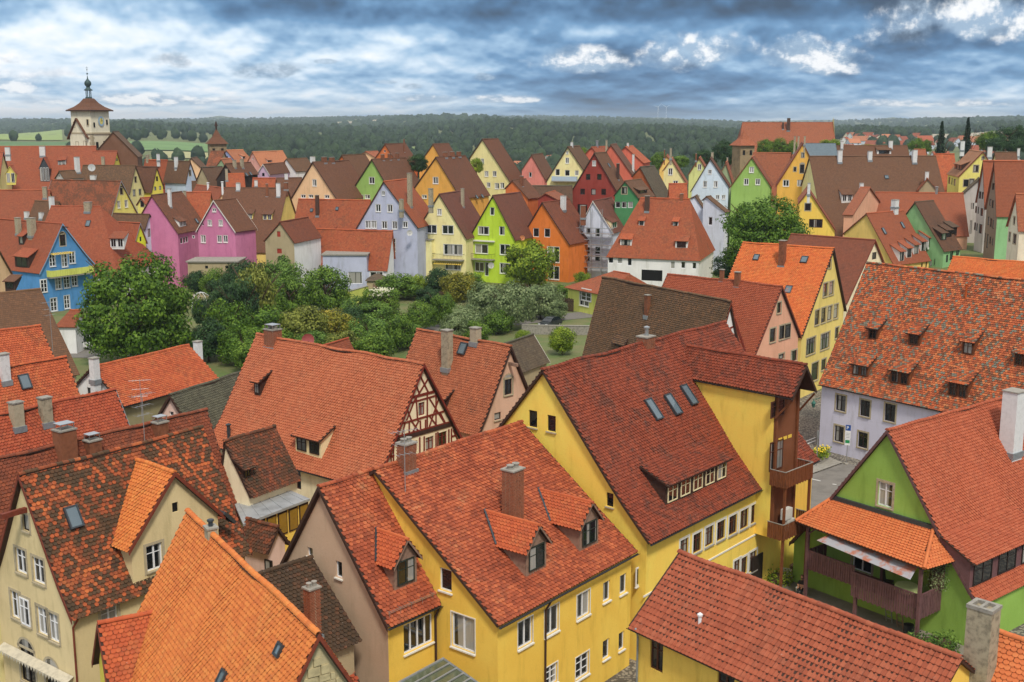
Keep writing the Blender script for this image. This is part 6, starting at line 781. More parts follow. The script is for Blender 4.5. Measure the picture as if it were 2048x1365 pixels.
# ------------------------------------------------------------------ far land: fields, woods, village
import numpy as np
nr=np.random.default_rng(11)
def fieldmat(k,rgb):
    m,b,(N,lk,M,mix,noi,ramp,smooth,val)=newmat('field_'+k); g=N('NewGeometry'); mp=N('Mapping'); lk(g.outputs['Position'],mp.inputs[0]); mp.inputs['Scale'].default_value=(.01,.05,.01); mp.inputs['Rotation'].default_value=(0,0,.5)
    n=noi(mp.outputs[0],1.2,4,.6); c=lin(rgb); lk(mix(smooth(n,.3,.7),(*c,1),(*[x*.72 for x in c],1)),b.inputs['Base Color']); b.inputs['Roughness'].default_value=.95; return m
FIELDS=[(-.455,-.385,1500,2700,(146,166,92)),(-.455,-.355,1180,1420,(92,124,72)),(-.345,-.255,1160,1330,(112,146,86)),(-.30,-.252,1050,1140,(172,170,122)),(-.112,-.078,1230,1330,(128,152,84)),
 (-.15,-.10,3700,4300,(190,176,150)),(-.045,.03,3500,4100,(186,170,146)),(.065,.15,2250,2600,(166,152,132)),(.36,.46,1520,1950,(180,170,150)),(-.455,-.40,900,1150,(120,132,84))]
for i,(t0,t1,d0,d1,c) in enumerate(FIELDS):
    def ff(a,b_,t0=t0,t1=t1,d0=d0,d1=d1):
        t=t0+(t1-t0)*a; D=d0+(d1-d0)*b_*(1+.0*a); th=math.atan(t); x,y=math.sin(th)*D,math.cos(th)*D; return (x,y,hgt(x,y)+.8)
    gridmesh('field',ff,24,16,fieldmat(str(i),c))
def in_field(x,y):
    D=math.hypot(x,y); t=x/y
    return any(t0-.004<t<t1+.004 and d0-15<D<d1+15 for t0,t1,d0,d1,c in FIELDS)
def leafmat(key,cols,rough=.6,noise_scale=.5,isl=.55):
    if key in MATS: return MATS[key]
    m,b,(N,lk,M,mix,noi,ramp,smooth,val)=newmat(key); g=N('NewGeometry'); oi=N('ObjectInfo'); p=g.outputs['Position']
    n=noi(p,noise_scale,2,.5); v=M('ADD',M('MULTIPLY',g.outputs['Random Per Island'],isl),M('MULTIPLY',M('SUBTRACT',n,.28),1.0))
    c=ramp(v,[(i/(len(cols)-1),lin(q)) for i,q in enumerate(cols)]); lk(c,b.inputs['Base Color']); b.inputs['Roughness'].default_value=rough; b.inputs['Specular IOR Level'].default_value=.25
    tr=N('BsdfTranslucent'); lk(c,tr.inputs[0]); mx=N('MixShader'); mx.inputs[0].default_value=.28; lk(b.outputs[0],mx.inputs[1]); lk(tr.outputs[0],mx.inputs[2])
    out=[q for q in m.node_tree.nodes if q.type=='OUTPUT_MATERIAL'][0]; lk(mx.outputs[0],out.inputs[0]); MATS[key]=m; return m
LEAF={'green':[(30,46,18),(62,88,30),(92,118,40),(120,142,56)],'dark':[(18,32,20),(34,56,32),(52,78,42),(74,98,54)],'olive':[(44,48,22),(84,92,38),(116,122,52),(146,150,76)],'silver':[(46,58,36),(82,98,62),(114,128,88),(146,156,116)],'bright':[(44,60,16),(80,102,26),(118,136,38),(152,162,62)],
 'conifer':[(14,26,18),(26,42,28),(40,58,38),(54,72,46)],'maple':[(26,42,14),(56,84,26),(84,112,32),(108,132,44)],'autumn':[(52,48,18),(88,92,30),(126,122,40),(160,140,60)],'bush':[(34,50,22),(64,90,38),(96,124,50),(128,150,74)]}
LEAF={k:[tuple(min(255,int(v*1.2+4)) for v in c) for c in cs] for k,cs in LEAF.items()}
def fast_mesh(name,V,F4,m,parent=None):
    me=bpy.data.meshes.new(name); n=len(F4); me.vertices.add(len(V)); me.vertices.foreach_set('co',V.astype(np.float32).ravel()); k=F4.shape[1]; me.loops.add(n*k); me.loops.foreach_set('vertex_index',F4.astype(np.int32).ravel())
    me.polygons.add(n); me.polygons.foreach_set('loop_start',np.arange(n,dtype=np.int32)*k); me.polygons.foreach_set('loop_total',np.full(n,k,dtype=np.int32)); me.materials.append(m); me.update(); me.validate()
    return me
def leaf_quads(C,Nrm,size):
    """one bent leaf card per centre"""
    n=len(C); a=nr.normal(size=(n,3)); u=np.cross(Nrm,a); u/=np.linalg.norm(u,axis=1)[:,None]+1e-9; v=np.cross(Nrm,u); s=size[:,None]
    V=np.stack([C-u*s-v*s*.6,C+u*s*.15-v*s*.75,C+u*s+v*s*.55,C-u*s*.2+v*s*.7],1).reshape(-1,3); F=np.arange(n*4).reshape(n,4); return V,F
def crown_points(ncl,per,cr=(.24,.36),flat=1.0,shape='round'):
    C=[];Nn=[]
    for i in range(ncl):
        d=nr.normal(size=3); d/=np.linalg.norm(d); rr=nr.uniform(.35,.86)**.6*.86; c=d*rr
        if shape=='round' and c[2]<-.45: c[2]*=.55
        r=nr.uniform(*cr); p=nr.normal(size=(per,3)); p/=np.linalg.norm(p,axis=1)[:,None]; q=p.copy(); p*=(r*nr.uniform(.55,1.08,size=per))[:,None]; p[:,2]*=.8
        C.append(c+p); nn=q+c*.9+nr.normal(size=(per,3))*.45; Nn.append(nn/np.linalg.norm(nn,axis=1)[:,None])
    return np.concatenate(C),np.concatenate(Nn)
# real crown prototypes (unit radius), shared by all trees of the gardens
CROWNS=[]
for i in range(5):
    C,Nn=crown_points(64,[120,110,105,120,100][i],(.20,.34)); V,F=leaf_quads(C,Nn,nr.uniform(.026,.05,size=len(C))); CROWNS.append(fast_mesh('crown',V,F,leafmat('leaf_green',LEAF['green'])))
C,Nn=crown_points(150,190,(.13,.22)); V,F=leaf_quads(C,Nn,nr.uniform(.014,.027,size=len(C))); BIGCROWN=fast_mesh('crown',V,F,leafmat('leaf_green',LEAF['green']))
def conifer_mesh():
    C=[];Nn=[]
    for i in range(46):
        z=-1+2*(i/45)**1.05; rr=.42*(1-(z+1)/2)**.85+.02
        for k in range(9):
            a=nr.uniform(0,2*math.pi); L=rr*nr.uniform(.7,1.1); n=26; f=nr.uniform(0,1,n)**.7; p=np.stack([np.cos(a)*L*f,np.sin(a)*L*f,z-.10*f+nr.normal(size=n)*.02],1)+nr.normal(size=(n,3))*.018; C.append(p); nn=np.stack([np.cos(a)*np.ones(n)*.5,np.sin(a)*np.ones(n)*.5,np.ones(n)],1)+nr.normal(size=(n,3))*.5; Nn.append(nn/np.linalg.norm(nn,axis=1)[:,None])
    C=np.concatenate(C);Nn=np.concatenate(Nn); V,F=leaf_quads(C,Nn,nr.uniform(.02,.04,size=len(C))); return fast_mesh('crown',V,F,leafmat('leaf_conifer',LEAF['conifer']))
CONIFER=conifer_mesh()
def trunk_mesh(bare=False):
    m=MB(); m.bar((0,0,-.02),(.01,.0,.22),.036,8,.028); m.bar((.01,0,.22),(.0,.015,.55),.028,8,.014)
    for k in range(9):
        a=k*2.4; z=.2+.035*k; L=.30+.1*(k%3); p=Vector((math.cos(a)*L*.5,math.sin(a)*L*.5,z+.16)); q=Vector((math.cos(a)*L,math.sin(a)*L,z+.36)); m.bar((0,0,z),p,.014,6,.009); m.bar(p,q,.009,5,.004); m.bar(p,q+Vector((.08,-.06,-.02)),.006,5,.003)
    me=bpy.data.meshes.new('trunk'); me.from_pydata(m.v,[],m.f); me.materials.append(mat('bark')); return me
TRUNK=trunk_mesh()
def tree(name,label,cat,x,y,h,w,kind='green',proto=None,z=None,low=-.14,group=None):
    z=hgt(x,y) if z is None else z; o=empty(name,(x,y,z-.1),rng.uniform(0,6.28)); tag(o,label,cat,group)
    t=mesh_obj('trunk',TRUNK,o); t.scale=(h*.75,h*.75,h)
    me=proto or CROWNS[rng.randrange(len(CROWNS))]; c=mesh_obj('crown',me,o); c.scale=(w/2,w/2,h*(1-low)/2); c.location=(0,0,h*low+h*(1-low)/2)
    c.material_slots[0].link='OBJECT'; c.material_slots[0].material=leafmat('leaf_'+kind,LEAF[kind]); return o
# distant wood, one mass of crowns
def wood():
    P=[]
    while len(P)<4600:
        D=math.exp(rng.uniform(math.log(440),math.log(2300))); t=rng.uniform(-.47,.47); th=math.atan(t); x,y=math.sin(th)*D,math.cos(th)*D
        if in_field(x,y): continue
        if t<-.25 and D<1900 and rng.random()<.8: continue
        if .27<t<.46 and 800<D<1500 and rng.random()<.86: continue
        P.append((x,y,hgt(x,y),rng.uniform(4.2,7.5)))
    V=[];F=[];o=0
    for x,y,z,r in P:
        C,Nn=crown_points(12,6,(.30,.46)); Vv,Ff=leaf_quads(C,Nn,nr.uniform(.09,.17,size=len(C))); Vv=Vv*np.array([r,r,r*1.1])+np.array([x,y,z+r*.95]); V.append(Vv); F.append(Ff+o); o+=len(Vv)
        sg=8; vs=np.array([(x+math.cos(6.283*i/sg)*r*rr*rng.uniform(.8,1.1),y+math.sin(6.283*i/sg)*r*rr*rng.uniform(.8,1.1),z+r*zz*rng.uniform(.9,1.1)) for rr,zz in ((.5,.1),(.88,.6),(.86,1.2),(.5,1.7),(.06,1.9)) for i in range(sg)]); V.append(vs); F.append(np.array([(j*sg+i,j*sg+(i+1)%sg,(j+1)*sg+(i+1)%sg,(j+1)*sg+i) for j in range(4) for i in range(sg)])+o); o+=len(vs)
    me=fast_mesh('wood',np.concatenate(V),np.concatenate(F),leafmat('leaf_wood',[(34,52,34),(50,72,44),(70,94,54),(96,116,68)],noise_scale=.10,isl=.22)); a=tag(mesh_obj('wood',me),'dense green wood covering the near valley slopes','wood',kind='stuff')
    n=0; V=[];F=[];o=0; seg=7
    ring=[(1,0),(.97,.45),(.72,.8),(.3,.98)]
    while n<9000:
        D=math.exp(rng.uniform(math.log(2000),math.log(7500))); t=rng.uniform(-.48,.48); th=math.atan(t); x,y=math.sin(th)*D,math.cos(th)*D
        if in_field(x,y): continue
        if t<-.36 and D<2600 and rng.random()<.8: continue
        if .27<t<.46 and D<1500: continue
        n+=1; z=hgt(x,y); r=rng.uniform(5,8)*(1 if D<3000 else 1.35); hh=r*rng.uniform(1.1,1.7); ph=rng.uniform(0,6)
        vs=[]
        for rr,zz in ring:
            for i in range(seg):
                a=ph+2*math.pi*i/seg; k=r*rr*rng.uniform(.75,1.2); vs.append((x+math.cos(a)*k,y+math.sin(a)*k,z-2+hh*zz*rng.uniform(.85,1.1)))
        V.append(np.array(vs)); f=[(j*seg+i,j*seg+(i+1)%seg,(j+1)*seg+(i+1)%seg,(j+1)*seg+i) for j in range(3) for i in range(seg)]; F.append(np.array(f)+o); o+=len(vs)
    m,b,(N,lk,M,mix,noi,ramp,smooth,val)=newmat('far_foliage'); g=N('NewGeometry'); q=noi(g.outputs['Position'],.12,3,.6); vv=M('ADD',M('MULTIPLY',g.outputs['Random Per Island'],.5),M('MULTIPLY',q,.5)); lk(ramp(vv,[(0,lin((34,52,38))),(.5,lin((50,72,48))),(1,lin((76,94,60)))]),b.inputs['Base Color']); b.inputs['Roughness'].default_value=.9
    bp=N('Bump'); bp.inputs['Strength'].default_value=1; bp.inputs['Distance'].default_value=1.5; lk(noi(g.outputs['Position'],.6,3,.7),bp.inputs['Height']); lk(bp.outputs[0],b.inputs['Normal'])
    me=fast_mesh('far_wood',np.concatenate(V),np.concatenate(F),m); tag(mesh_obj('far_wood',me),'blue-green wooded hills on the horizon','wood',kind='stuff')
wood()
# distant village
def small_house(x,y,L,W,hw,hr,rot,wc,rc,label,group,name='village_house'):
    z=hgt(x,y)-.5; o=empty(name,(x,y,z),rot); tag(o,label,'house',group); m=MB(); a,b=L/2,W/2; he=hw; ht=hw+hr
    m.add([(-a,-b,0),(a,-b,0),(a,b,0),(-a,b,0),(-a,-b,he),(a,-b,he),(a,b,he),(-a,b,he),(-a,0,ht),(a,0,ht)],[(0,1,5,4),(2,3,7,6),(1,2,6,9,5),(3,0,4,8,7)]); m.build('wall',wallmat(wc),o)
    for s in (-1,1):
        r=MB(); k=.4; sl=hr/b; pts=[(-a-.4,0,ht+.05),(a+.4,0,ht+.05),(a+.4,s*(b+k),he-sl*k+.05),(-a-.4,s*(b+k),he-sl*k+.05)]; r.add(pts+[(p[0],p[1],p[2]-.25) for p in pts],[(0,1,2,3),(7,6,5,4),(0,4,5,1),(1,5,6,2),(2,6,7,3),(3,7,4,0)]); r.uv=[(p[0],abs(p[1])*1.3) for p in pts]*2; r.build('roof',roofmat(rc,0),o)
    w=MB(); 
    for i in (-.25,.25):
        for zz in (1.2,3.6):
            if zz<he-1: w.box(L*i-.5,-b-.05,zz,L*i+.5,-b,zz+1.2)
            w.box(-a-.05,W*i-.5,zz,-a,W*i+.5,zz+1.2)
    w.build('window',glassmat(),o); return o
VL='small white-walled house with red roof in the distant village at right'
for i in range(64):
    t=rng.uniform(.285,.445); D=rng.uniform(930,1480); th=math.atan(t); small_house(math.sin(th)*D,math.cos(th)*D,rng.uniform(10,17),rng.uniform(8,11),rng.uniform(3.5,6),rng.uniform(3.5,5.5),rng.uniform(0,3.14),rng.choice(['whitewall','creamwhite','whiteblue']),rng.choice(['redsalmon','red2','salmon','orangered2']),VL,'houses of the distant village')
for i in range(12):
    t=rng.uniform(-.005,.07); D=rng.uniform(800,1000); th=math.atan(t); small_house(math.sin(th)*D,math.cos(th)*D,rng.uniform(9,13),8,4,4,rng.uniform(0,3.14),'whitewall',rng.choice(['redsalmon','salmon']),'small red roofed house among the valley trees behind the dark red gable','houses in the valley')
# wind turbines on the far ridge
for t in (.1245,.1315):
    D=5200; th=math.atan(t); x,y=math.sin(th)*D,math.cos(th)*D; z=hgt(x,y); o=empty('wind_turbine',(x,y,z)); tag(o,'thin white wind turbine on the far ridge','wind turbine','wind turbines on the far ridge')
    m=MB(); m.bar((0,0,0),(0,0,62),1.3,8,.7); m.build('mast',mat('white_paint'),o)
    for k in range(3):
        m=MB(); a=k*2.094+t*40; m.bar((0,-1.5,62),(math.sin(a)*22,-1.5,62+math.cos(a)*22),.9,5,.2); m.build('blade',mat('white_paint'),o)
# ------------------------------------------------------------------ white tower on the left
def tower():
    x,y=(-108.04, 300.0); o=empty('white_tower',(x,y,3),R(-24)); tag(o,'tall white gate tower with tiled roof, bell lantern and round clock','tower'); s=3.35; Zf=lambda z: z if z<=29.9 else 29.9+(z-29.9)*.53
    m=MB(); m.box(-s,-s,0,s,s,21.2-3+0); m.build('stone_base',plain('ashlar',(178,160,124),.9,0,.35,1.2,.05),o)
    m=MB(); m.box(-s+.1,-s+.1,18.2,s-.1,s-.1,30.0); m.build('wall',wallmat('creamwhite'),o)
    for a in (-1,1):
        for b in (-1,1):
            q=MB()
            for i in range(9): l=.9 if i%2 else .6; q.box(min(a*s,a*(s-l)),min(b*s,b*(s-l)),18.3+i*.62,max(a*s,a*(s-l)),max(b*s,b*(s-l)),18.3+i*.62+.58)
            q.build('quoin_stones',mat('stone_trim'),o)
    m=MB(); m.box(-s-.12,-s-.12,23.9,s+.12,s+.12,24.3); m.build('string_course',mat('stone_trim'),o)
    # roof: curved pyramid
    m=MB(); pr=[(s+.7,29.9),(s*.8,Zf(31.4)),(s*.5,Zf(33.2)),(.9,Zf(35.4))]; vs=[];
    for r,z in pr:
        for a,b in ((-1,-1),(1,-1),(1,1),(-1,1)): vs.append((a*r,b*r,z))
    fs=[(j*4+i,j*4+(i+1)%4,(j+1)*4+(i+1)%4,(j+1)*4+i) for j in range(3) for i in range(4)]+[(3,2,1,0)]; m.add(vs,fs); m.uv=[((v[0]+v[1]),v[2]*1.4) for v in vs]; m.build('roof',roofmat('brownred',0),o)
    m=MB(); m.box(-s-.72,-s-.72,29.6,s+.72,s+.72,29.88); m.build('eaves_board',mat('dark_board'),o)
    cu=plain('copper_patina',(62,82,84),.6,.2,.25,2)
    m=MB(); m.lathe([(0.870,Zf(35.2)),(0.812,Zf(36.0)),(0.638,Zf(36.1))],0,0,8); m.build('lantern_base',cu,o)
    for k in range(8): a=k*math.pi/4+.39; q=MB(); q.bar((.62*math.cos(a),.62*math.sin(a),Zf(36.0)),(.62*math.cos(a),.62*math.sin(a),Zf(39.2)),.1,6); q.build('lantern_post',cu,o)
    m=MB(); m.lathe([(1.015,Zf(39.1)),(1.102,Zf(39.4)),(0.696,Zf(39.9)),(0.435,Zf(40.6)),(0.464,Zf(41.0)),(0.783,Zf(41.7)),(0.870,Zf(42.5)),(0.754,Zf(43.3)),(0.406,Zf(44.0)),(0.174,Zf(44.6)),(0.070,Zf(46.0))],0,0,16); m.build('onion_dome',cu,o,True)
    m=MB(); m.lathe([(0.029,Zf(45.8)),(0.029,Zf(50.5))],0,0,6); m.lathe([(0.058,Zf(46.6)),(0.261,Zf(47.0)),(0.058,Zf(47.4))],0,0,8); m.lathe([(0.046,Zf(48.6)),(0.174,Zf(48.9)),(0.046,Zf(49.2))],0,0,8); m.obox((-.35,-.03,Zf(49.7)),(.7,0,0),(0,.06,0),(0,0,.08)); m.build('finial',cu,o)
    c=MB(); vs=[(1.0*math.cos(i*.3927)+.2,-s-.02,27.1+1.25*math.sin(i*.3927)) for i in range(16)]; vs2=[(p[0],p[1]-.1,p[2]) for p in vs]; c.add(vs2+vs,[tuple(range(16))]+[(i,16+i,16+(i+1)%16,(i+1)%16) for i in range(16)]); co=c.build('clock_face',plain('clock_blue',(150,180,206),.6,0,.1),o); co.rotation_euler=(0,0,R(90))
    c=MB(); vs=[(.6*math.cos(i*.3927)+.2,-s-.14,27.1+.8*math.sin(i*.3927)) for i in range(16)]; c.add(vs,[tuple(range(16))]); c.build('dial',plain('clock_yellow',(214,204,120),.6,0,.15),co)
    c=MB(); c.obox((.17,-s-.18,27.1),(.08,0,0),(0,.03,0),(0,0,.9)); c.obox((.17,-s-.18,27.06),(.5,0,.2),(0,.03,0),(0,0,.08)); c.build('hands',mat('dark_paint'),co)
    for u,z,w,h in ((-2.2,25.6,.5,1.2),(2.3,26.2,.5,1.3),(1.0,20.6,.8,1.5),(-1.6,20.4,.8,1.5),(2.2,14.5,.5,.9),(-1.6,14.8,.6,.9)):
        q=MB(); q.box(u-w/2,-s-.03,z,u+w/2,-s+.06,z+h); wo=q.build('window',mat('black'),o); f=MB()
        for a,b,cc,d in ((-w/2-.14,-.14,w/2+.14,0),(-w/2-.14,h,w/2+.14,h+.14),(-w/2-.14,0,-w/2,h),(w/2,0,w/2+.14,h)): f.box(u+a,-s-.08,z+b,u+cc,-s-.02,z+d)
        f.build('surround',mat('stone_trim'),wo)
        q=MB(); q.box(s-.06,u-w/2,z,s+.03,u+w/2,z+h); (q.build('window',mat('black'),o) if u not in (-.2,-1.4) else None)
    # gabled half-roof on the left face
    w=MB(); w.add([(-s-.5,-s-.05,18.2),(1.2,-s-.05,18.2),(1.2,-s-.05,24.2),(-1.2,-s-.05,27.6),(-s-.5,-s-.05,23.6),(-s-.5,s*.2,18.2),(-s-.5,s*.2,23.6)],[(0,1,2,3,4),(5,0,4,6)]); w.build('bay_wall',wallmat('creamwhite'),o)
    for sg,(ex,ez) in ((-1,(-s-1.1,22.8)),(1,(2.3,23.0))):
        r=MB(); a=[(-1.2,-s-.6,27.9),(-1.2,s*.2,27.9),(ex,s*.2,ez),(ex,-s-.6,ez)]; r.add(a+[(p[0],p[1],p[2]-.3) for p in a],[(0,1,2,3),(7,6,5,4),(0,3,7,4),(3,2,6,7),(0,4,5,1),(1,5,6,2)]); r.uv=[(p[1],p[2]*1.3) for p in a]*2; r.build('bay_roof',roofmat('brownred',0),o)
tower()
def stone_tower(name,label,x,y,zb,w,h,hr,rc,wc,lan=False):
    o=empty(name,(x,y,zb),R(20)); tag(o,label,'tower'); s=w/2; m=MB(); m.box(-s,-s,0,s,s,h); m.build('wall',plain('rubble_tower',wc,.95,0,.4,.9,.08),o)
    m=MB(); vs=[(a*(s+.6),b*(s+.6),h) for a,b in((-1,-1),(1,-1),(1,1),(-1,1))]+[(a*s*.5,b*s*.5,h+hr*.45) for a,b in((-1,-1),(1,-1),(1,1),(-1,1))]+[(0,0,h+hr)]; m.add(vs,[(0,1,5,4),(1,2,6,5),(2,3,7,6),(3,0,4,7),(4,5,8),(5,6,8),(6,7,8),(7,4,8),(3,2,1,0)]); m.uv=[(v[0]+v[1],v[2]*1.3) for v in vs]; m.build('roof',roofmat(rc,0),o)
    for i in (-.5,.5):
        q=MB(); q.box(s*i-.35,-s-.04,h-2.4,s*i+.35,-s+.05,h-1.2); q.build('window',mat('black'),o)
    if lan: q=MB(); q.bar((0,0,h+hr-.5),(0,0,h+hr+1.6),.25,6); q.lathe([(.5,h+hr+.6),(.3,h+hr+1.2),(.05,h+hr+2)],0,0,8); q.build('finial',mat('dark_board'),o)
x,y=(-81.45, 322.0); stone_tower('small_gate_tower','small stone gate tower with red tiled pyramid roof at the wood edge',x,y,2,4.6,22.0,4.2,'brownred',(150,132,104),True)
x,y=(59.54, 300.0); stone_tower('round_wall_tower','grey stone wall tower with pointed red tile roof near the great hall',x,y,3,4.1,21,3.9,'redsalmon',(134,122,104))
# ------------------------------------------------------------------ streets, gardens
def sheet(name,pts,m,z=.02,kind='structure'):
    b=MB(); n=len(pts); b.add([(p[0],p[1],hgt(p[0],p[1])+z) for p in pts],[tuple(range(n))]); return tag(b.build(name,m),kind=kind)
def cobblemat():
    m,b,(N,lk,M,mix,noi,ramp,smooth,val)=newmat('cobbles'); g=N('NewGeometry'); vo=N('TexVoronoi'); lk(g.outputs['Position'],vo.inputs['Vector']); vo.inputs['Scale'].default_value=5; n=noi(g.outputs['Position'],.4,4,.6)
    c=mix(smooth(vo.outputs['Distance'],.3,.6),(*lin((150,143,130)),1),(*lin((84,80,74)),1)); c=mix(M('MULTIPLY',smooth(n,.4,.7),.4),c,(*lin((108,102,94)),1)); lk(c,b.inputs['Base Color']); b.inputs['Roughness'].default_value=.85; return m
sheet('pavement',[(-75,18),(70,18),(85,118),(30,128),(-10,110),(-70,118)],cobblemat(),.02)
sheet('street',[(22.51, 85.11),(28.87, 90.26),(32.0, 97.57),(29.56, 98.85),(25.65, 95.26)],plain('asphalt_street',(124,120,115),.92,0,.22,.8),.03)
def strip(name,pts,m,n=10,z=.03):
    """quad strip draped on the ground between two sides"""
    b=MB(); (a0,a1),(b0,b1)=pts; vs=[]
    for i in range(n+1):
        f=i/n; p=Vector(a0).lerp(Vector(a1),f); q=Vector(b0).lerp(Vector(b1),f); vs+= [(p.x,p.y,hgt(p.x,p.y)+z),(q.x,q.y,hgt(q.x,q.y)+z)]
    b.add(vs,[(2*i,2*i+1,2*i+3,2*i+2) for i in range(n)]); return tag(b.build(name,m),kind='structure')
sheet('footway',[(25.85, 97.18),(25.65, 95.26),(29.56, 98.85),(28.05, 102.09)],mat('pavement'),.12)
strip('street',(((52,128),(98,235)),((76,128),(112,235))),plain('asphalt_street',(124,120,115),.92,0,.22,.8),24,.04)
strip('pavement',(((71,150),(97,222)),((84,150),(101,222))),mat('pavement'),24,.16)
strip('garden_lane',(((-15.36, 160.53),(14.67, 178.06)),((-15.05, 168.13),(14.58, 183.89))),mat('asphalt'),12,.04)
sheet('car_park',[(-65.83, 164.55),(-57.21, 145.55),(-52.95, 145.55),(-60.55, 167.26)],mat('asphalt'),.04)
sheet('courtyard',[(10,58),(22,54),(30,62),(20,78),(15,74)],plain('courtyard_slabs',(128,122,112),.9,0,.3,1.5),.05)
for a,b in (((27.05, 104.95),(29.27, 107.26)),((27.02, 104.05),(28.99, 106.18)),((25.59, 94.15),(26.18, 93.6)),((26.96, 92.77),(27.25, 92.62)),((26.13, 96.02),(29.54, 99.17))):
    d=Vector(b)-Vector(a); n=Vector((-d.y,d.x)).normalized()*.07; sheet('road_marking',[tuple(Vector(a)-n),tuple(Vector(b)-n),tuple(Vector(b)+n),tuple(Vector(a)+n)],mat('road_paint'),.06)
# garden walls and fences
def wall_run(name,label,a,b,h,t,m,cat='wall',z=0):
    a,b=Vector((a[0],a[1],z)),Vector((b[0],b[1],z)); d=b-a; n=Vector((-d.y,d.x,0)).normalized()*t; q=MB(); q.obox(-n/2-Vector((0,0,.3)),d,n,Vector((0,0,h+.3))); o=q.build(name,m); o.location=a; c=MB(); c.obox(-n*.7+Vector((0,0,h)),d,n*1.4,Vector((0,0,.08))); k=c.build('coping',mat('concrete'),o); return tag(o,label,cat)
wall_run('retaining_wall','low concrete retaining wall beside the parked dark car',(1.4, 162.54),(11.06, 161.86),1.3,.3,mat('concrete'))
wall_run('garden_wall','pale yellow garden wall below the grey garden shed',(-27.13, 188.28),(-24.68, 194.79),2.4,.3,wallmat('limeyellow'))
def fence(label,a,b,h,m):
    o=empty('plank_fence',(a[0],a[1],0)); tag(o,label,'fence'); d=Vector((b[0]-a[0],b[1]-a[1],0)); n=int(d.length/.22); u=d.normalized()
    for i in range(n): q=MB(); q.obox(u*(i*.22),u*.19,Vector((-u.y,u.x,0))*.03,Vector((0,0,h*rng.uniform(.93,1.03)))); q.build('plank',m,o)
    q=MB(); q.obox(Vector((u.y,-u.x,0))*.06+Vector((0,0,h*.75)),d,Vector((-u.y,u.x,0))*.05,Vector((0,0,.1))); q.build('rail',m,o)
fence('weathered plank fence between the garden trees',(-15.24, 193.83),(-11.54, 192.89),1.7,mat('weathered_wood'))
fence('dark plank fence beside the small lime yellow house',(6.56, 183.89),(9.93, 182.18),2.2,mat('dark_board'))
# low garden buildings
def block(name,label,x0,y0,w,d,h,rot,wc,cat='outbuilding',over=.25,roofm='concrete',wins=()):
    o=empty(name,(x0,y0,hgt(x0,y0)-.2),rot); tag(o,label,cat); holes=[(u,v+.2,ww,hh) for u,v,ww,hh,st in wins]
    facade(None,(0,0,0),(1,0,0),(0,-1,0),lambda z:0,lambda z:w,[],0,h+.2,holes,wallmat(wc),o); q=MB(); q.add([(0,0,0),(w,0,0),(w,d,0),(0,d,0),(0,0,h+.2),(w,0,h+.2),(w,d,h+.2),(0,d,h+.2)],[(1,2,6,5),(2,3,7,6),(3,0,4,7)]); q.build('wall',wallmat(wc),o)
    for u,v,ww,hh,st in wins: window(o,None,(u,0,v+.2),(1,0,0),(0,-1,0),ww,hh,st,.16,False)
    r=MB(); r.box(-over,-over,h+.2,w+over,d+over,h+.42); r.build('flat_roof',mat(roofm) if isinstance(roofm,str) else roofm,o); return o
x,y=(-34.33, 207.52); block('flat_roof_annex','bluish flat-roofed annex with peeling wall below the lavender gable',x,y,7.98,9,6.2,0,'lavender2',wins=((4.5,1.0,2.6,2.2,'w1'),(8.5,1.0,2.4,2.2,'w2'),(1.2,2.2,1,1.2,'w1')))
x,y=(-45.61, 232.67); block('terracotta_flat_annex','low annex with flat terracotta coloured roof in the gardens',x,y,6.63,8,3.2,0,'greybeige',roofm=plain('salmon_membrane',(206,136,112),.85,0,.15))
x,y=(-56.14, 198.0); block('garage_row','low tan garage row with flat grey roof below the pink houses',x,y,8.6,6,6.1,0,'greybeige',wins=((3,5.0,.5,.5,'x'),(6.5,5.0,.5,.5,'x')))
def hut(name,label,x,y,w,d,h,hr,wc,rc):
    o=empty(name,(x,y,hgt(x,y)-.1)); tag(o,label,'shed'); q=MB(); q.box(-w/2,0,0,w/2,d,h); q.build('wall',wallmat(wc) if wc in WALL else mat(wc),o); r=MB(); k=.3; vs=[(-w/2-k,-k,h),(w/2+k,-k,h),(w/2+k,d+k,h),(-w/2-k,d+k,h),(-w*.1,d*.4,h+hr),(w*.1,d*.4,h+hr),(w*.1,d*.6,h+hr),(-w*.1,d*.6,h+hr)]; r.add(vs,[(0,1,5,4),(1,2,6,5),(2,3,7,6),(3,0,4,7),(4,5,6,7),(3,2,1,0)]); r.uv=[(v[0],v[1]*1.4) for v in vs]; r.build('roof',roofmat(rc,0),o); dd=MB(); dd.box(-w*.18,-.04,.05,w*.18,0,h*.8); dd.build('door',mat('weathered_wood'),o); return o
x,y=(-23.49, 197.08); hut('garden_shed','grey garden shed with dark pyramid roof beside the ivy',x,y,3.24,3.5,3.1,1.0,'greybeige','grey')
# grey lean-to roof on the annex
o=empty('lean_to_roof',(-29.48, 212.0, 5.33)); tag(o,'small grey sheet-metal lean-to above the flat annex','shed'); q=MB(); q.add([(-4,0,0),(4,0,.4),(4.4,3,2.0),(-3.4,3,1.8),(-4,0,-.12),(4,0,.28),(4.4,3,1.88),(-3.4,3,1.68)],[(0,1,2,3),(7,6,5,4),(0,4,5,1),(1,5,6,2),(3,2,6,7),(0,3,7,4)]); q.build('roof_sheet',mat('zinc_dark'),o); q=MB(); q.box(-3.6,.3,-2.4,3.8,3,-.0); q.build('wall',wallmat('greybeige'),o)
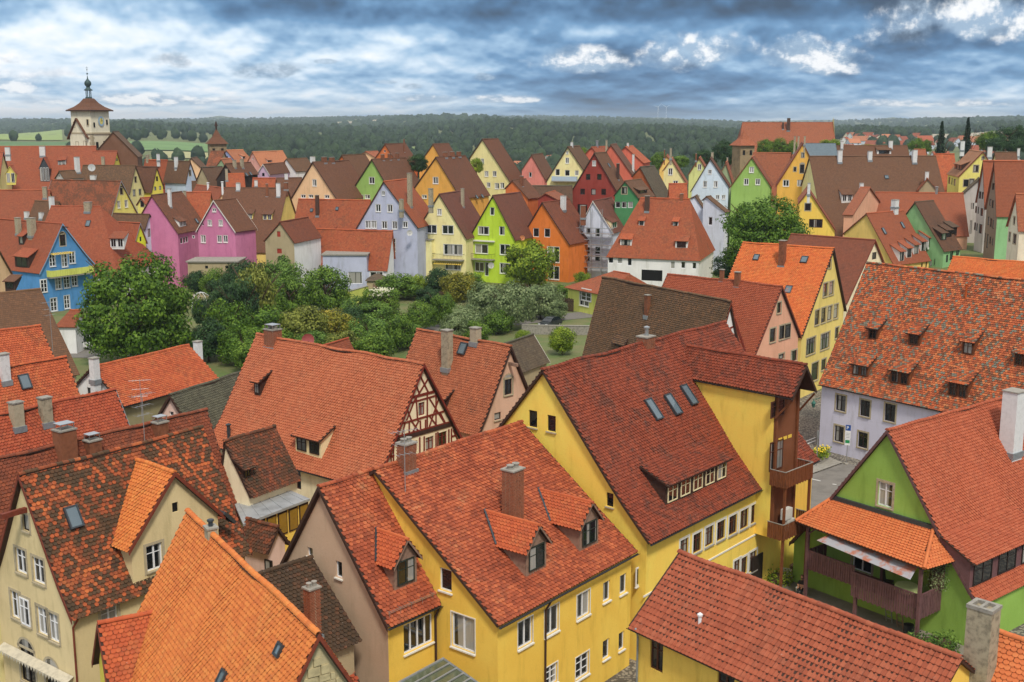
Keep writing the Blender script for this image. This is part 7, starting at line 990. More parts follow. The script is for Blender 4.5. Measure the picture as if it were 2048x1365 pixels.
# cars
def car(label,x,y,rot,rgb,kind='hatch'):
    o=empty('parked_car',(x,y,hgt(x,y)+.05),rot); tag(o,label,'car','parked cars'); paint=plain('car_paint_%d'%rgb[0],rgb,.25,.1,.02,1,0,.6); W=.86
    low=[(-2.05,.35),(-2.1,.75),(-1.95,1.0 if kind=='hatch' else 1.05),(-1.2,1.05),(-.2,1.02 if kind=='hatch' else 1.05),(.9,.95),(1.75,.82),(2.0,.6),(2.0,.32)]
    m=MB(); n=len(low); vs=[(a,-W+(.06 if b>.9 else 0),b) for a,b in low]+[(a,W-(.06 if b>.9 else 0),b) for a,b in low]; m.add(vs,[tuple(range(n)),tuple(range(n,2*n))[::-1]]+[(i,n+i,n+(i+1)%n,(i+1)%n) for i in range(n)]); m.build('body',paint,o)
    H=1.48 if kind=='hatch' else 1.75; cb=[(-1.9,1.0),(-1.55,H-.08),(-1.1,H),(-.1,H),(.35,H-.12),(1.0,.98)]; m=MB(); n=len(cb); vs=[(a,-W+.06+(b-1)*.35,b) for a,b in cb]+[(a,W-.06-(b-1)*.35,b) for a,b in cb]; m.add(vs,[tuple(range(n)),tuple(range(n,2*n))[::-1]]+[(i,n+i,n+(i+1)%n,(i+1)%n) for i in range(n)]); m.build('glasshouse',plain('car_glass',(26,32,36),.05,0,.02,1,0,.7),o)
    m=MB(); n=3; r=[(-1.6,H-.05),(-1.1,H+.02),(-.1,H+.02),(.38,H-.1)]; m.add([(a,-W+.06+(b-1)*.35-.01,b) for a,b in r]+[(a,W-.06-(b-1)*.35+.01,b) for a,b in r],[(i,i+1,5+i,4+i) for i in range(3)]); m.build('roof_panel',paint,o)
    for xx in (-1.3,1.3):
        for s in (-1,1):
            t=MB(); t.bar((xx,s*(W-.2),.32),(xx,s*(W+.02),.32),.32,14); to=t.build('tyre',plain('rubber',(28,28,29),.9,0,.1),o); t=MB(); t.bar((xx,s*(W+.0),.32),(xx,s*(W+.035),.32),.2,10); t.build('rim',mat('metal'),to)
    for s in (-1,1):
        t=MB(); t.box(1.86,s*.62-.16,.6,2.01,s*.62+.16,.74); t.build('headlight',plain('lamp_lens',(220,224,226),.1,0,.02),o); t=MB(); t.box(-2.12,s*.68-.1,.72,-2.05,s*.68+.1,.95); t.build('tail_light',plain('tail_lens',(150,20,16),.2,0,.05),o)
        t=MB(); t.box(.55,s*(W+.02)-.05,.98,.75,s*(W+.02)+.1*s*0+.08,1.1); t.build('mirror',paint,o)
car('white delivery car parked below the blue house',*(-57.72, 151.58),R(180),(222,224,226),'van'); car('dark grey estate car parked on the garden lane',*(5.63, 168.13),R(235),(44,48,54))
# ------------------------------------------------------------------ trees of the gardens
TL=[('thin_tree', 'slender yellowish tree with bare twigs, left of the gardens', 'tree', -35.81, 158.57, 12.06, 6.39, 'olive', 'trees and shrubs of the gardens'), ('shrub_tree', 'dark green tree below the stone gable', 'tree', -47.86, 224.72, 5.9, 8.5, 'dark', 'trees and shrubs of the gardens'), ('leafy_tree', 'leafy green tree left of the terracotta flat roof', 'tree', -38.57, 191.02, 9.04, 7.62, 'bush', 'trees and shrubs of the gardens'), ('leafy_tree', 'blue-green dense tree in the left gardens', 'tree', -34.67, 177.25, 7.46, 8.14, 'green', 'trees and shrubs of the gardens'), ('leafy_tree', 'bushy green tree in front of the bluish annex', 'tree', -29.58, 180.51, 8.66, 8.95, 'green', 'trees and shrubs of the gardens'), ('leafy_tree', 'low spreading tree behind the salmon-red roof left end', 'tree', -33.53, 152.37, 6.74, 8.59, 'maple', 'trees and shrubs of the gardens'), ('shrub_tree', 'scrubby olive bush with dead twigs above the salmon-red roof', 'tree', -28.46, 152.37, 6.7, 8.54, 'olive', 'trees and shrubs of the gardens'), ('shrub_tree', 'brownish shrub in the middle of the left gardens', 'tree', -24.39, 156.03, 5.19, 7.14, 'autumn', 'trees and shrubs of the gardens'), ('garden_bush', 'rounded bush left of the plank fence', 'shrub', -20.64, 172.58, 3.9, 6.47, 'bush', 'trees and shrubs of the gardens'), ('garden_bush', 'large bush below the white blossom', 'shrub', -18.53, 146.61, 6.4, 6.99, 'bush', 'trees and shrubs of the gardens'), ('garden_bush', 'deep green bush touching the salmon-red ridge', 'shrub', -17.69, 143.36, 5.01, 6.56, 'green', 'trees and shrubs of the gardens'), ('garden_bush', 'bush left of the pale pink house roof', 'shrub', -15.3, 150.01, 6.26, 5.05, 'green', 'trees and shrubs of the gardens'), ('fruit_tree', 'small fruit tree on the lawn, left one', 'tree', -13.5, 164.59, 4.98, 5.67, 'green', 'trees and shrubs of the gardens'), ('fruit_tree', 'narrow fruit tree on the lawn, middle one', 'tree', -10.36, 168.13, 6.25, 4.63, 'green', 'trees and shrubs of the gardens'), ('fruit_tree', 'grey-green tree behind the plaster chimney', 'tree', -6.46, 162.54, 4.77, 6.07, 'silver', 'trees and shrubs of the gardens'), ('willow_tree', 'silvery willow-like tree below the lime house', 'tree', -3.72, 172.58, 7.13, 7.45, 'silver', 'trees and shrubs of the gardens'), ('willow_tree', 'silvery tree in front of the orange gable house', 'tree', -0.08, 166.7, 7.76, 7.85, 'silver', 'trees and shrubs of the gardens'), ('willow_tree', 'silvery tree left of the dark plank fence', 'tree', 4.42, 175.67, 6.65, 8.27, 'silver', 'trees and shrubs of the gardens'), ('walnut_tree', 'bright yellow-green tree in front of the orange gable house wall', 'tree', 3.35, 209.21, 9.87, 11.03, 'bright', 'trees and shrubs of the gardens'), ('round_bush', 'dark blue-green round bush below the cream house', 'shrub', -12.5, 196.73, 6.09, 5.78, 'dark', 'trees and shrubs of the gardens'), ('shrub_tree', 'brownish tree below the lime house balcony', 'tree', -9.22, 192.89, 5.97, 7.17, 'autumn', 'trees and shrubs of the gardens'), ('leafy_tree', 'green shrub tree right of the grey garden shed', 'tree', -19.41, 194.79, 5.21, 8.8, 'green', 'trees and shrubs of the gardens'), ('round_bush', 'yellow-green clipped bush below the cream house', 'shrub', -16.95, 198.71, 4.79, 5.45, 'bright', 'trees and shrubs of the gardens'), ('shrub_tree', 'small shrub left of the lime yellow house', 'tree', 8.53, 191.02, 3.77, 4.11, 'green', 'trees and shrubs of the gardens'), ('garden_bush', 'light green bush at the foot of the scaffolded house', 'shrub', 13.2, 213.72, 2.93, 3.76, 'bright', 'trees and shrubs of the gardens'), ('garden_bush', 'dark bush by the yellow garden wall', 'shrub', -22.92, 162.54, 4.54, 4.84, 'dark', 'trees and shrubs of the gardens'), ('fruit_tree', 'green fruit tree beside the lane', 'tree', -2.04, 162.54, 3.93, 5.43, 'green', 'trees and shrubs of the gardens'), ('leafy_tree', 'dark tree right of the huge round tree', 'tree', -36.86, 154.79, 10.17, 6.26, 'dark', 'trees and shrubs of the gardens'), ('garden_bush', 'yellowish bush beside the dark grey barn', 'shrub', 1.58, 156.03, 2.16, 2.76, 'bright', 'trees and shrubs of the gardens'), ('garden_bush', 'small dark bush by the stone gable shed', 'shrub', -41.84, 236.58, 5.34, 4.21, 'dark', 'trees and shrubs of the gardens'), ('garden_bush', 'bush just behind the brick chimney of the salmon-red roof', 'shrub', -25.83, 147.73, 3.64, 5.91, 'bush', 'trees and shrubs of the gardens'), ('leafy_tree', 'tree just behind the salmon-red roof corner', 'tree', -30.99, 150.01, 3.71, 6.63, 'green', 'trees and shrubs of the gardens'), ('leafy_tree', 'mid green tree between the huge round tree and the scrubby olive bush', 'tree', -37.03, 147.73, 8.69, 7.2, 'maple', 'trees and shrubs of the gardens'), ('leafy_tree', 'dark low tree at the right foot of the huge round tree', 'tree', -38.59, 143.36, 6.17, 6.44, 'dark', 'trees and shrubs of the gardens'), ('leafy_tree', 'shadowy tree behind the dark grey barn roof', 'tree', -33.97, 141.26, 6.05, 6.59, 'maple', 'trees and shrubs of the gardens'), ('garden_bush', 'bush behind the ridge of the dark grey barn', 'shrub', -31.37, 137.24, 4.88, 6.12, 'green', 'trees and shrubs of the gardens'), ('leafy_tree', 'dark tree behind the white wire pavilion', 'tree', -46.3, 180.51, 6.09, 6.2, 'dark', 'trees and shrubs of the gardens'), ('shrub_tree', 'dark bush below the orchid pink walls', 'tree', -59.65, 218.41, 5.81, 7.5, 'dark', 'trees and shrubs of the gardens'), ('leafy_tree', 'dark tree below the wide brown dormered roof', 'tree', -46.65, 198.71, 7.71, 7.57, 'dark', 'trees and shrubs of the gardens'), ('garden_bush', 'bush left of the white blossom shrub', 'shrub', -23.97, 174.11, 4.23, 5.86, 'bush', 'trees and shrubs of the gardens'), ('garden_bush', 'low bush in front of the lane', 'shrub', -14.15, 152.37, 4.23, 4.82, 'bush', 'trees and shrubs of the gardens'), ('fruit_tree', 'small grey-green tree left of the lane bend', 'tree', -7.86, 156.03, 4.59, 4.92, 'silver', 'trees and shrubs of the gardens'), ('garden_bush', 'green bush above the pale pink ridge', 'shrub', -4.76, 154.79, 3.75, 4.57, 'green', 'trees and shrubs of the gardens'), ('garden_bush', 'olive shrub above the middle of the salmon-red ridge', 'shrub', -21.33, 144.43, 4.56, 6.33, 'olive', 'trees and shrubs of the gardens'), ('garden_bush', 'dark bush right of the weathered fence', 'shrub', -14.03, 189.19, 3.58, 4.45, 'dark', 'trees and shrubs of the gardens'), ('shrub_tree', 'green bush below the lime house corner', 'tree', -6.96, 198.71, 4.78, 6.22, 'green', 'trees and shrubs of the gardens'), ('willow_tree', 'small silvery tree by the dark plank fence', 'tree', 6.48, 174.11, 4.2, 5.12, 'silver', 'trees and shrubs of the gardens')]
for nm,lb,ct,x,y,h,w,kd,gp in TL: tree(nm,lb,ct,x,y,h,w,kd,group=gp)
x,y=(-47.23, 142.96); tree('round_tree','huge round green broadleaf tree right of the blue house','tree',x,y,15.71,17.39,'maple',BIGCROWN,low=-.24)
x,y=(37.95, 172.0); tree('round_tree','big olive-green tree left of the saturated yellow gable','tree',x,y,15.12,16.83,'maple',BIGCROWN,z=5.47,low=-.05)
for (xx,yt,yb,ww),l in (((1060,55,420,120),'tall dark conifer, left of the two on the skyline'),((1370,0,320,118),'tall dark conifer, right of the two on the skyline')):
    pass
for P_,h_,l in (((121.31, 330.0, 20.59),9.22,'left one of two tall dark conifers on the skyline'),((130.57, 335.0, 22.62),8.29,'right one of two tall dark conifers on the skyline')):
    o=empty('conifer',(P_[0],P_[1],P_[2]-8)); tag(o,l,'tree'); hh=h_+8; t=mesh_obj('trunk',TRUNK,o); t.scale=(hh*.4,hh*.4,hh); c=mesh_obj('crown',CONIFER,o); c.scale=(hh*.36,hh*.36,hh/2); c.location=(0,0,hh/2)
# trees standing at known heights behind the roofs
for nm,lb,x,y,z,h,w,kd in [('broadleaf_tree', 'dark lower tree at the left foot of the big tree beside the white annex', 33.94, 180.0, 4.89, 5.23, 6.05, 'dark'), ('broadleaf_tree', 'dark bush in front of the garage row, left one', -52.2, 188.0, 1.26, 5.39, 4.58, 'dark'), ('broadleaf_tree', 'green tree in front of the garage row, right one', -48.46, 186.0, 0.48, 6.8, 5.33, 'green'), ('broadleaf_tree', 'dark tree below the second pink house', -45.0, 184.0, 0.79, 6.86, 4.48, 'dark'), ('broadleaf_tree', 'dark shrub beside the white wire pavilion', -45.1, 165.0, -0.08, 5.68, 3.55, 'dark'), ('broadleaf_tree', 'dark evergreen between the apple green and ochre houses', -21.19, 262.0, 17.82, 5.71, 5.39, 'dark'), ('broadleaf_tree', 'light green tree beside the tall cream gable', -8.23, 270.0, 17.44, 4.9, 3.59, 'bright'), ('broadleaf_tree', 'tree behind the narrow cream gables', 40.68, 320.0, 15.5, 6.97, 5.81, 'green'), ('broadleaf_tree', 'broad tree behind the pale green gable', 47.06, 330.0, 16.22, 5.19, 7.99, 'green'), ('broadleaf_tree', 'tree left of the grey wall tower', 55.78, 335.0, 16.81, 6.08, 8.11, 'dark'), ('broadleaf_tree', 'tall tree left of the great hall', 61.47, 340.0, 17.42, 8.23, 7.41, 'dark'), ('broadleaf_tree', 'first rounded tree below the great hall', 71.61, 330.0, 19.55, 6.39, 5.54, 'green'), ('broadleaf_tree', 'second rounded tree below the great hall', 76.28, 332.0, 19.49, 6.64, 5.57, 'green'), ('broadleaf_tree', 'third rounded tree below the great hall', 80.15, 334.0, 19.43, 5.95, 4.74, 'green'), ('broadleaf_tree', 'bright tree at the right foot of the great hall', 94.14, 345.0, 20.82, 4.9, 7.57, 'bright'), ('broadleaf_tree', 'dark tree left of the grey wall tower', 61.63, 330.0, 16.22, 9.58, 7.24, 'dark'), ('broadleaf_tree', 'tree mass behind the second brown roof', 119.78, 345.0, 20.16, 5.61, 6.12, 'green'), ('broadleaf_tree', 'tree left of the conifers', 124.58, 350.0, 20.02, 5.43, 3.36, 'green'), ('broadleaf_tree', 'light crown at the left of the right-hand grove', 142.46, 350.0, 20.02, 8.27, 7.76, 'green'), ('broadleaf_tree', 'large crown of the right-hand grove', 148.37, 352.0, 20.47, 8.84, 8.58, 'dark'), ('broadleaf_tree', 'largest crown at the right edge of the grove', 154.99, 356.0, 20.36, 9.73, 7.89, 'dark'), ('broadleaf_tree', 'lower crown of the right-hand grove', 142.94, 345.0, 20.16, 6.12, 6.63, 'dark'), ('broadleaf_tree', 'low front crown of the right-hand grove', 148.77, 345.0, 19.66, 6.12, 7.65, 'dark'), ('broadleaf_tree', 'light tree left of the salmon red gable', 20.56, 330.0, 17.01, 6.39, 4.79, 'bright'), ('broadleaf_tree', 'low autumn-tinted tree behind the second brown roof', 105.15, 345.0, 20.66, 3.31, 9.18, 'autumn')]: tree(nm,lb,'tree',x,y,h,w,kd,z=z,low=0,group='trees beyond the roofs')
# ivy covered bank and flowering climber
def hedge(name,label,cat,x,y,w,d,h,kd,n=5000,s=.12,slope=0):
    o=empty(name,(x,y,hgt(x,y))); tag(o,label,cat); P=nr.uniform(-.5,.5,size=(n,3)); f=nr.integers(0,4,n); Nn=nr.normal(size=(n,3))*.5
    P[f==0,1]=-.5; Nn[f==0,1]-=1; P[f==1,2]=.5; Nn[f==1,2]+=1; P[f==2,0]=.5*np.sign(P[f==2,0]); Nn[f==2,0]+=np.sign(P[f==2,0])
    P=P*np.array([w,d,h])+np.array([0,0,h/2]); P+=nr.normal(size=(n,3))*.14; P[:,2]*=1+slope*P[:,0]/w; Nn/=np.linalg.norm(Nn,axis=1)[:,None]; V,F=leaf_quads(P,Nn,nr.uniform(s*.6,s*1.3,size=n)); me=fast_mesh('leaves',V,F,leafmat('leaf_'+kd,LEAF[kd])); mesh_obj('leaves',me,o)
    q=MB(); q.box(-w*.42,-d*.3,0,w*.42,d*.4,h*.8); q.build('stems',mat('bark'),o); return o
x,y=(-24.18, 221.68); hedge('ivy_bank','thick ivy mass climbing the wall below the lavender gable','ivy',x,y,7.59,3,5.2,'dark',7000,.2,.35)
x,y=(6.6, 146.61); tree('flower_bush','tall yellow-flowering bush behind the dark grey barn roof','shrub',x,y+1,4.4,4.23,'bright')
x,y=(-20.12, 174.88); hedge('flowering_shrub','shrub topped with white blossom in the middle of the gardens','shrub',x,y,5,3,4.4,'green',4500,.12)
fl=MB()
for i in range(260):
    a=rng.uniform(0,6.28); r=rng.uniform(0,1.9); fl.obox((math.cos(a)*r,math.sin(a)*r-.6,4.2+rng.uniform(-.3,.7)),(.16,0,.03),(0,.16,.02),(0,0,.08))
f=fl.build('blossom',plain('blossom_white',(224,222,196),.8,0,.1),bpy.data.objects['flowering_shrub']); f['kind']='stuff'
# ------------------------------------------------------------------ parts added to houses
def byl(s):
    for o in BUILT:
        if s in o['label']: return o
def frame(h,vi,f,off=0):
    """matrix house->facade coordinates: x right, y outward, z up, origin on the volume axis"""
    d=[q for q in HOUSES if q['l']==h['label']][0]; v=d['V'][vi]; T=Matrix.Translation((v['o'][0],v['o'][1],0))@Matrix.Rotation(v['o'][2],4,'Z')
    A=T@Matrix.Translation((v['og'],0,0)) if f=='g' else (T@Matrix.Translation((0,-(v['wR']-v['oe']),0)) if f=='r' else T@Matrix.Translation((0,v['wL']-v['oe'],0)))
    if f=='g': X=Matrix(((0,-1,0,0),(-1,0,0,0),(0,0,1,0),(0,0,0,1)))
    elif f=='r': X=Matrix(((1,0,0,0),(0,-1,0,0),(0,0,1,0),(0,0,0,1)))
    else: X=Matrix(((-1,0,0,0),(0,1,0,0),(0,0,1,0),(0,0,0,1)))
    return A@X@Matrix.Translation((0,off,0))
def planks(parent,T,p0,p1,z0,z1,m,pw=.13,gap=.03,th=.03,scal=.05):
    p0=Vector((*p0,0));p1=Vector((*p1,0)); d=p1-p0; n=max(1,int(d.length/pw)); u=d/n; q=Vector((-u.y,u.x,0)).normalized()*th
    for i in range(n):
        b=MB(T); e=(gap/u.length); b.obox(p0+u*(i+e/2)+q.normalized()*rng.uniform(-.012,.012)+Vector((0,0,z0-(scal if i%2 else 0))),u*(1-e),q,Vector((0,0,z1-z0+(scal if i%2 else 0)))); b.build('plank',m,parent)
def rail(parent,T,pts,z,m,w=.09,h=.07,name='handrail'):
    for a,b in zip(pts,pts[1:]):
        a=Vector((*a,z));b=Vector((*b,z)); d=b-a; n=Vector((-d.y,d.x,0)).normalized()*w; q=MB(T); q.obox(a-n/2,d,n,Vector((0,0,h))); q.build(name,m,parent)
# --- timber balcony of the green house
G=byl('bright green house'); T=frame(G,0,'g'); mv=mat('mauve_board')
B=empty('balcony'); B.parent=G
planks(B,T,(-3.95,2.0),(-.45,2.0),2.25,3.42,mv,.16); planks(B,T,(-.45,2.3),(4.15,2.3),1.70,3.18,mv,.16,scal=.07); planks(B,T,(4.15,2.3),(4.15,.02),1.75,3.18,mv,.16); planks(B,T,(-3.95,.02),(-3.95,2.0),2.25,3.42,mv,.16)
rail(B,T,[(-3.95,.0),(-3.95,2.0),(-.45,2.0)],3.42,mv); rail(B,T,[(-.45,2.3),(4.15,2.3),(4.15,0)],3.18,mv)
q=MB(T); q.box(-3.9,0.02,2.2,4.1,1.95,2.32); q.build('deck',mat('brown_wood'),B)
for u,y,z0,z1 in ((-3.95,2.05,.0,5.3),(4.15,2.35,.0,5.1),(-.2,2.15,0,2.2),(.2,0.1,2.3,5.9)):
    q=MB(T); q.box(u-.09,y-.09,z0,u+.09,y+.09,z1); q.build('post',mv,B)
for u,s in ((-3.95,1),(4.15,-1)): q=MB(T); q.bar((u,2.1,4.5),(u+s*.7,2.1,5.2),.05,5); q.build('brace',mv,B)
# balcony roof
pts={'t0':(-3.75,.02,6.5),'t1':(3.35,.02,6.5),'e0':(-4.55,2.55,5.32),'e1':(4.5,2.65,5.05),'w0':(-5.2,.02,5.35),'w1':(4.95,.02,5.1)}
RB=empty('balcony_roof'); RB.parent=G; q=MB(T); ks=list(pts); V_=[pts[k] for k in ks]; ix={k:i for i,k in enumerate(ks)}; lo=[(a,b,c-.1) for a,b,c in V_]
fsx=[('t0','e0','e1','t1'),('t0','w0','e0'),('t1','e1','w1')]; q.add(V_+lo,[tuple(ix[k] for k in f) for f in fsx]+[tuple(ix[k]+6 for k in f[::-1]) for f in fsx]+[(ix[a],ix[b],ix[b]+6,ix[a]+6) for a,b in (('e0','e1'),('w0','e0'),('e1','w1'))]); q.build('boarding',mat('dark_board'),RB)
def quad_tiles(parent,T,tp,bt,k,kind=1):
    vs,tf,tw,tl=tile_template(kind); A,B_=map(Vector,tp); Cc,D_=map(Vector,bt); L=((A+B_)/2-(Cc+D_)/2).length; m=MB(T); rows=int(L/tl)
    for r in range(rows+1):
        f=min(r*tl/L,1-.5*tl/L); a=A.lerp(Cc,f); b=B_.lerp(D_,f); ex=b-a; ln=ex.length
        if ln<tw: continue
        ex.normalize(); dn=((Cc+D_)/2-(A+B_)/2).normalized(); nm=ex.cross(dn); fl=nm.z<0; nm=-nm if fl else nm; off=(r%2)*tw*.5
        for i in range(int(ln/tw)+1):
            xc=off+i*tw
            if xc<tw*.3 or xc>ln-tw*.25: continue
            p=a+ex*xc; m.add([tuple(p+ex*c[0]+dn*c[1]+nm*(c[2]+rng.uniform(0,.004))) for c in vs],tf if fl else [g[::-1] for g in tf])
    o=m.build('tile_courses',roofmat(k,1),parent); o['kind']='stuff'
quad_tiles(RB,T,(pts['t0'],pts['t1']),(pts['e0'],pts['e1']),'orangeclean'); quad_tiles(RB,T,(pts['t1'],(3.36,.03,6.5)),(pts['e1'],pts['w1']),'orangeclean'); quad_tiles(RB,T,((-3.76,.03,6.5),pts['t0']),(pts['w0'],pts['e0']),'orangeclean')
for a,b in (('t0','e0'),('t1','e1')):
    q=MB(T); A=Vector(pts[a]);Bb=Vector(pts[b]); n=9
    for i in range(n): p=A.lerp(Bb,i/n); e=A.lerp(Bb,(i+1.1)/n); q.bar(p+Vector((0,0,.08)),e+Vector((0,0,.05)),.10,8,.12)
    q.build('hip_tile_row',roofmat('orangeclean',1),RB)
q=MB(T); q.box(-3.7,0.0,6.45,3.4,.18,6.75); q.build('flashing',mat('zinc_dark'),RB)
# awning below the balcony roof
q=MB(T); q.add([(-1.9,1.5,5.35),(3.7,1.5,5.25),(3.9,3.0,4.3),(-2.6,3.0,4.75),(-1.9,1.5,5.33),(3.7,1.5,5.23),(3.9,3.0,4.28),(-2.6,3.0,4.73)],[(0,3,2,1),(4,5,6,7),(0,1,5,4),(2,3,7,6),(1,2,6,5),(3,0,4,7)])
def awnmat():
    m,b,(N,lk,M,mix,noi,ramp,smooth,val)=newmat('awning_sheet'); g=N('NewGeometry'); n=noi(g.outputs['Position'],1.3,4,.6); lk(mix(smooth(n,.45,.6),(*lin((160,160,168)),1),(*lin((170,106,84)),1)),b.inputs['Base Color']); b.inputs['Roughness'].default_value=.7; return m
aw=q.build('awning_sheet',awnmat(),G)
def world(h,T,p): return h.matrix_basis@(T@Vector(p))
# furniture on the balcony
p=world(G,T,(2.6,1.2,2.33)); o=empty('round_table',p); tag(o,'round table with pale green cloth on the timber balcony','table'); q=MB(); q.lathe([(.03,0),(.03,.7)],0,0,6); q.lathe([(.3,0),(.28,.03)],0,0,10); q.build('leg',mat('dark_paint'),o); q=MB(); vs=[];n=28
for r,z in ((0.01,.76),(.62,.76),(.66,.74),(.72,.45)):
    for i in range(n): a=2*math.pi*i/n; k=1+.04*math.sin(i*math.pi)*(z<.7)+(.05 if (i%2 and z<.7) else 0); vs.append((r*k*math.cos(a),r*k*math.sin(a),z))
q.add(vs,[(j*n+i,j*n+(i+1)%n,(j+1)*n+(i+1)%n,(j+1)*n+i) for j in range(3) for i in range(n)]); q.build('cloth',plain('green_cloth',(196,208,140),.85,0,.1),o)
p=world(G,T,(1.2,.9,2.33)); o=empty('folding_chair',p,R(60)); tag(o,'dark folding chair behind the balcony rail','chair'); q=MB(); q.box(-.25,-.25,.42,.25,.25,.46); q.build('seat',mat('dark_paint'),o); q=MB(); q.obox((-.25,.22,.46),(.5,0,0),(0,.03,0),(0,.1,.6)); q.build('backrest',mat('dark_paint'),o)
for a in (-.23,.23):
    for b in (-.23,.23): q=MB(); q.bar((a,b,0),(a,b,.43),.015,5); q.build('leg',mat('dark_paint'),o)
# ladders, barrel, plants below the balcony
for i,u in enumerate((1.2,2.1)):
    o=empty('ladder',world(G,T,(u,.6+.2*i,.02)),G.rotation_euler.z+R(-90)); tag(o,['aluminium ladder leaning on the green wall under the balcony','wooden step ladder under the balcony'][i],'ladder')
    for a in (-.2,.2): q=MB(); q.obox((a-.02,0,0),(.04,0,0),(0,.07,0),(0,-.35,1.8)); q.build('rail',mat('silver_grey' if i==0 else 'weathered_wood'),o)
    for k in range(6): q=MB(); q.bar((-.2,.03-.05*k,.25+.27*k),(.2,.03-.05*k,.25+.27*k),.018,5); q.build('rung',mat('silver_grey' if i==0 else 'weathered_wood'),o)
o=empty('rain_barrel',world(G,T,(3.1,1.5,.0))); tag(o,'dark plastic rain barrel by the balcony post','barrel'); q=MB(); q.lathe([(.26,0),(.31,.4),(.29,.8),(.27,.8)],0,0,14); q.build('barrel_body',plain('dark_plastic',(34,36,38),.5,0,.1),o); q=MB(); q.lathe([(.3,.8),(.3,.84),(.05,.86)],0,0,14); q.build('lid',plain('dark_plastic',(34,36,38),.5,0,.1),o)
p=world(G,T,(5.0,2.2,0)); hedge('potted_greenery','leafy plants at the foot of the green wall','plant',p.x,p.y,2.6,1.2,.9,'bush',1500,.07)
p=world(G,T,(4.0,.35,3.0)); o=hedge('climbing_jasmine','pale flowering climber beside the balcony post','plant',p.x,p.y,.9,.6,1.9,'silver',1200,.05); o.location.z=3.1
# white plastic chairs, pallets and the seated person
def chair(label,loc,rz):
    o=empty('garden_chair',loc,rz); tag(o,label,'chair','white plastic chairs in the yard'); w=plain('white_plastic',(222,222,216),.45,0,.08); q=MB(); q.box(-.24,-.24,.40,.24,.24,.44); q.build('seat',w,o)
    q=MB(); 
    for k in range(5): a=-.2+.1*k; q.obox((a-.035,.22,.44),(.07,0,0),(0,.03,0),(0,.09,.40+.06*math.cos(a*6)))
    q.obox((-.24,.305,.80),(.48,0,0),(0,.03,0),(0,.02,.09)); q.build('backrest',w,o)
    for a in (-.22,.22):
        for b in (-.22,.22): q=MB(); q.bar((a,b,.42),(a*1.12,b*1.12,0),.028,6,.02); q.build('leg',w,o)
    for a in (-.26,.26): q=MB(); q.box(a-.03,-.22,.60,a+.03,.25,.64); q.bar((a,-.2,.42),(a,-.2,.62),.02,5); q.build('armrest',w,o)
yp=(18.3, 72.32, 0.06); chair('white plastic chair standing alone in the yard',(yp[0],yp[1],.06),R(160)); yp=(18.55, 69.44, 0.06); chair('white plastic chair under the seated person',(yp[0],yp[1],.06),R(-35))
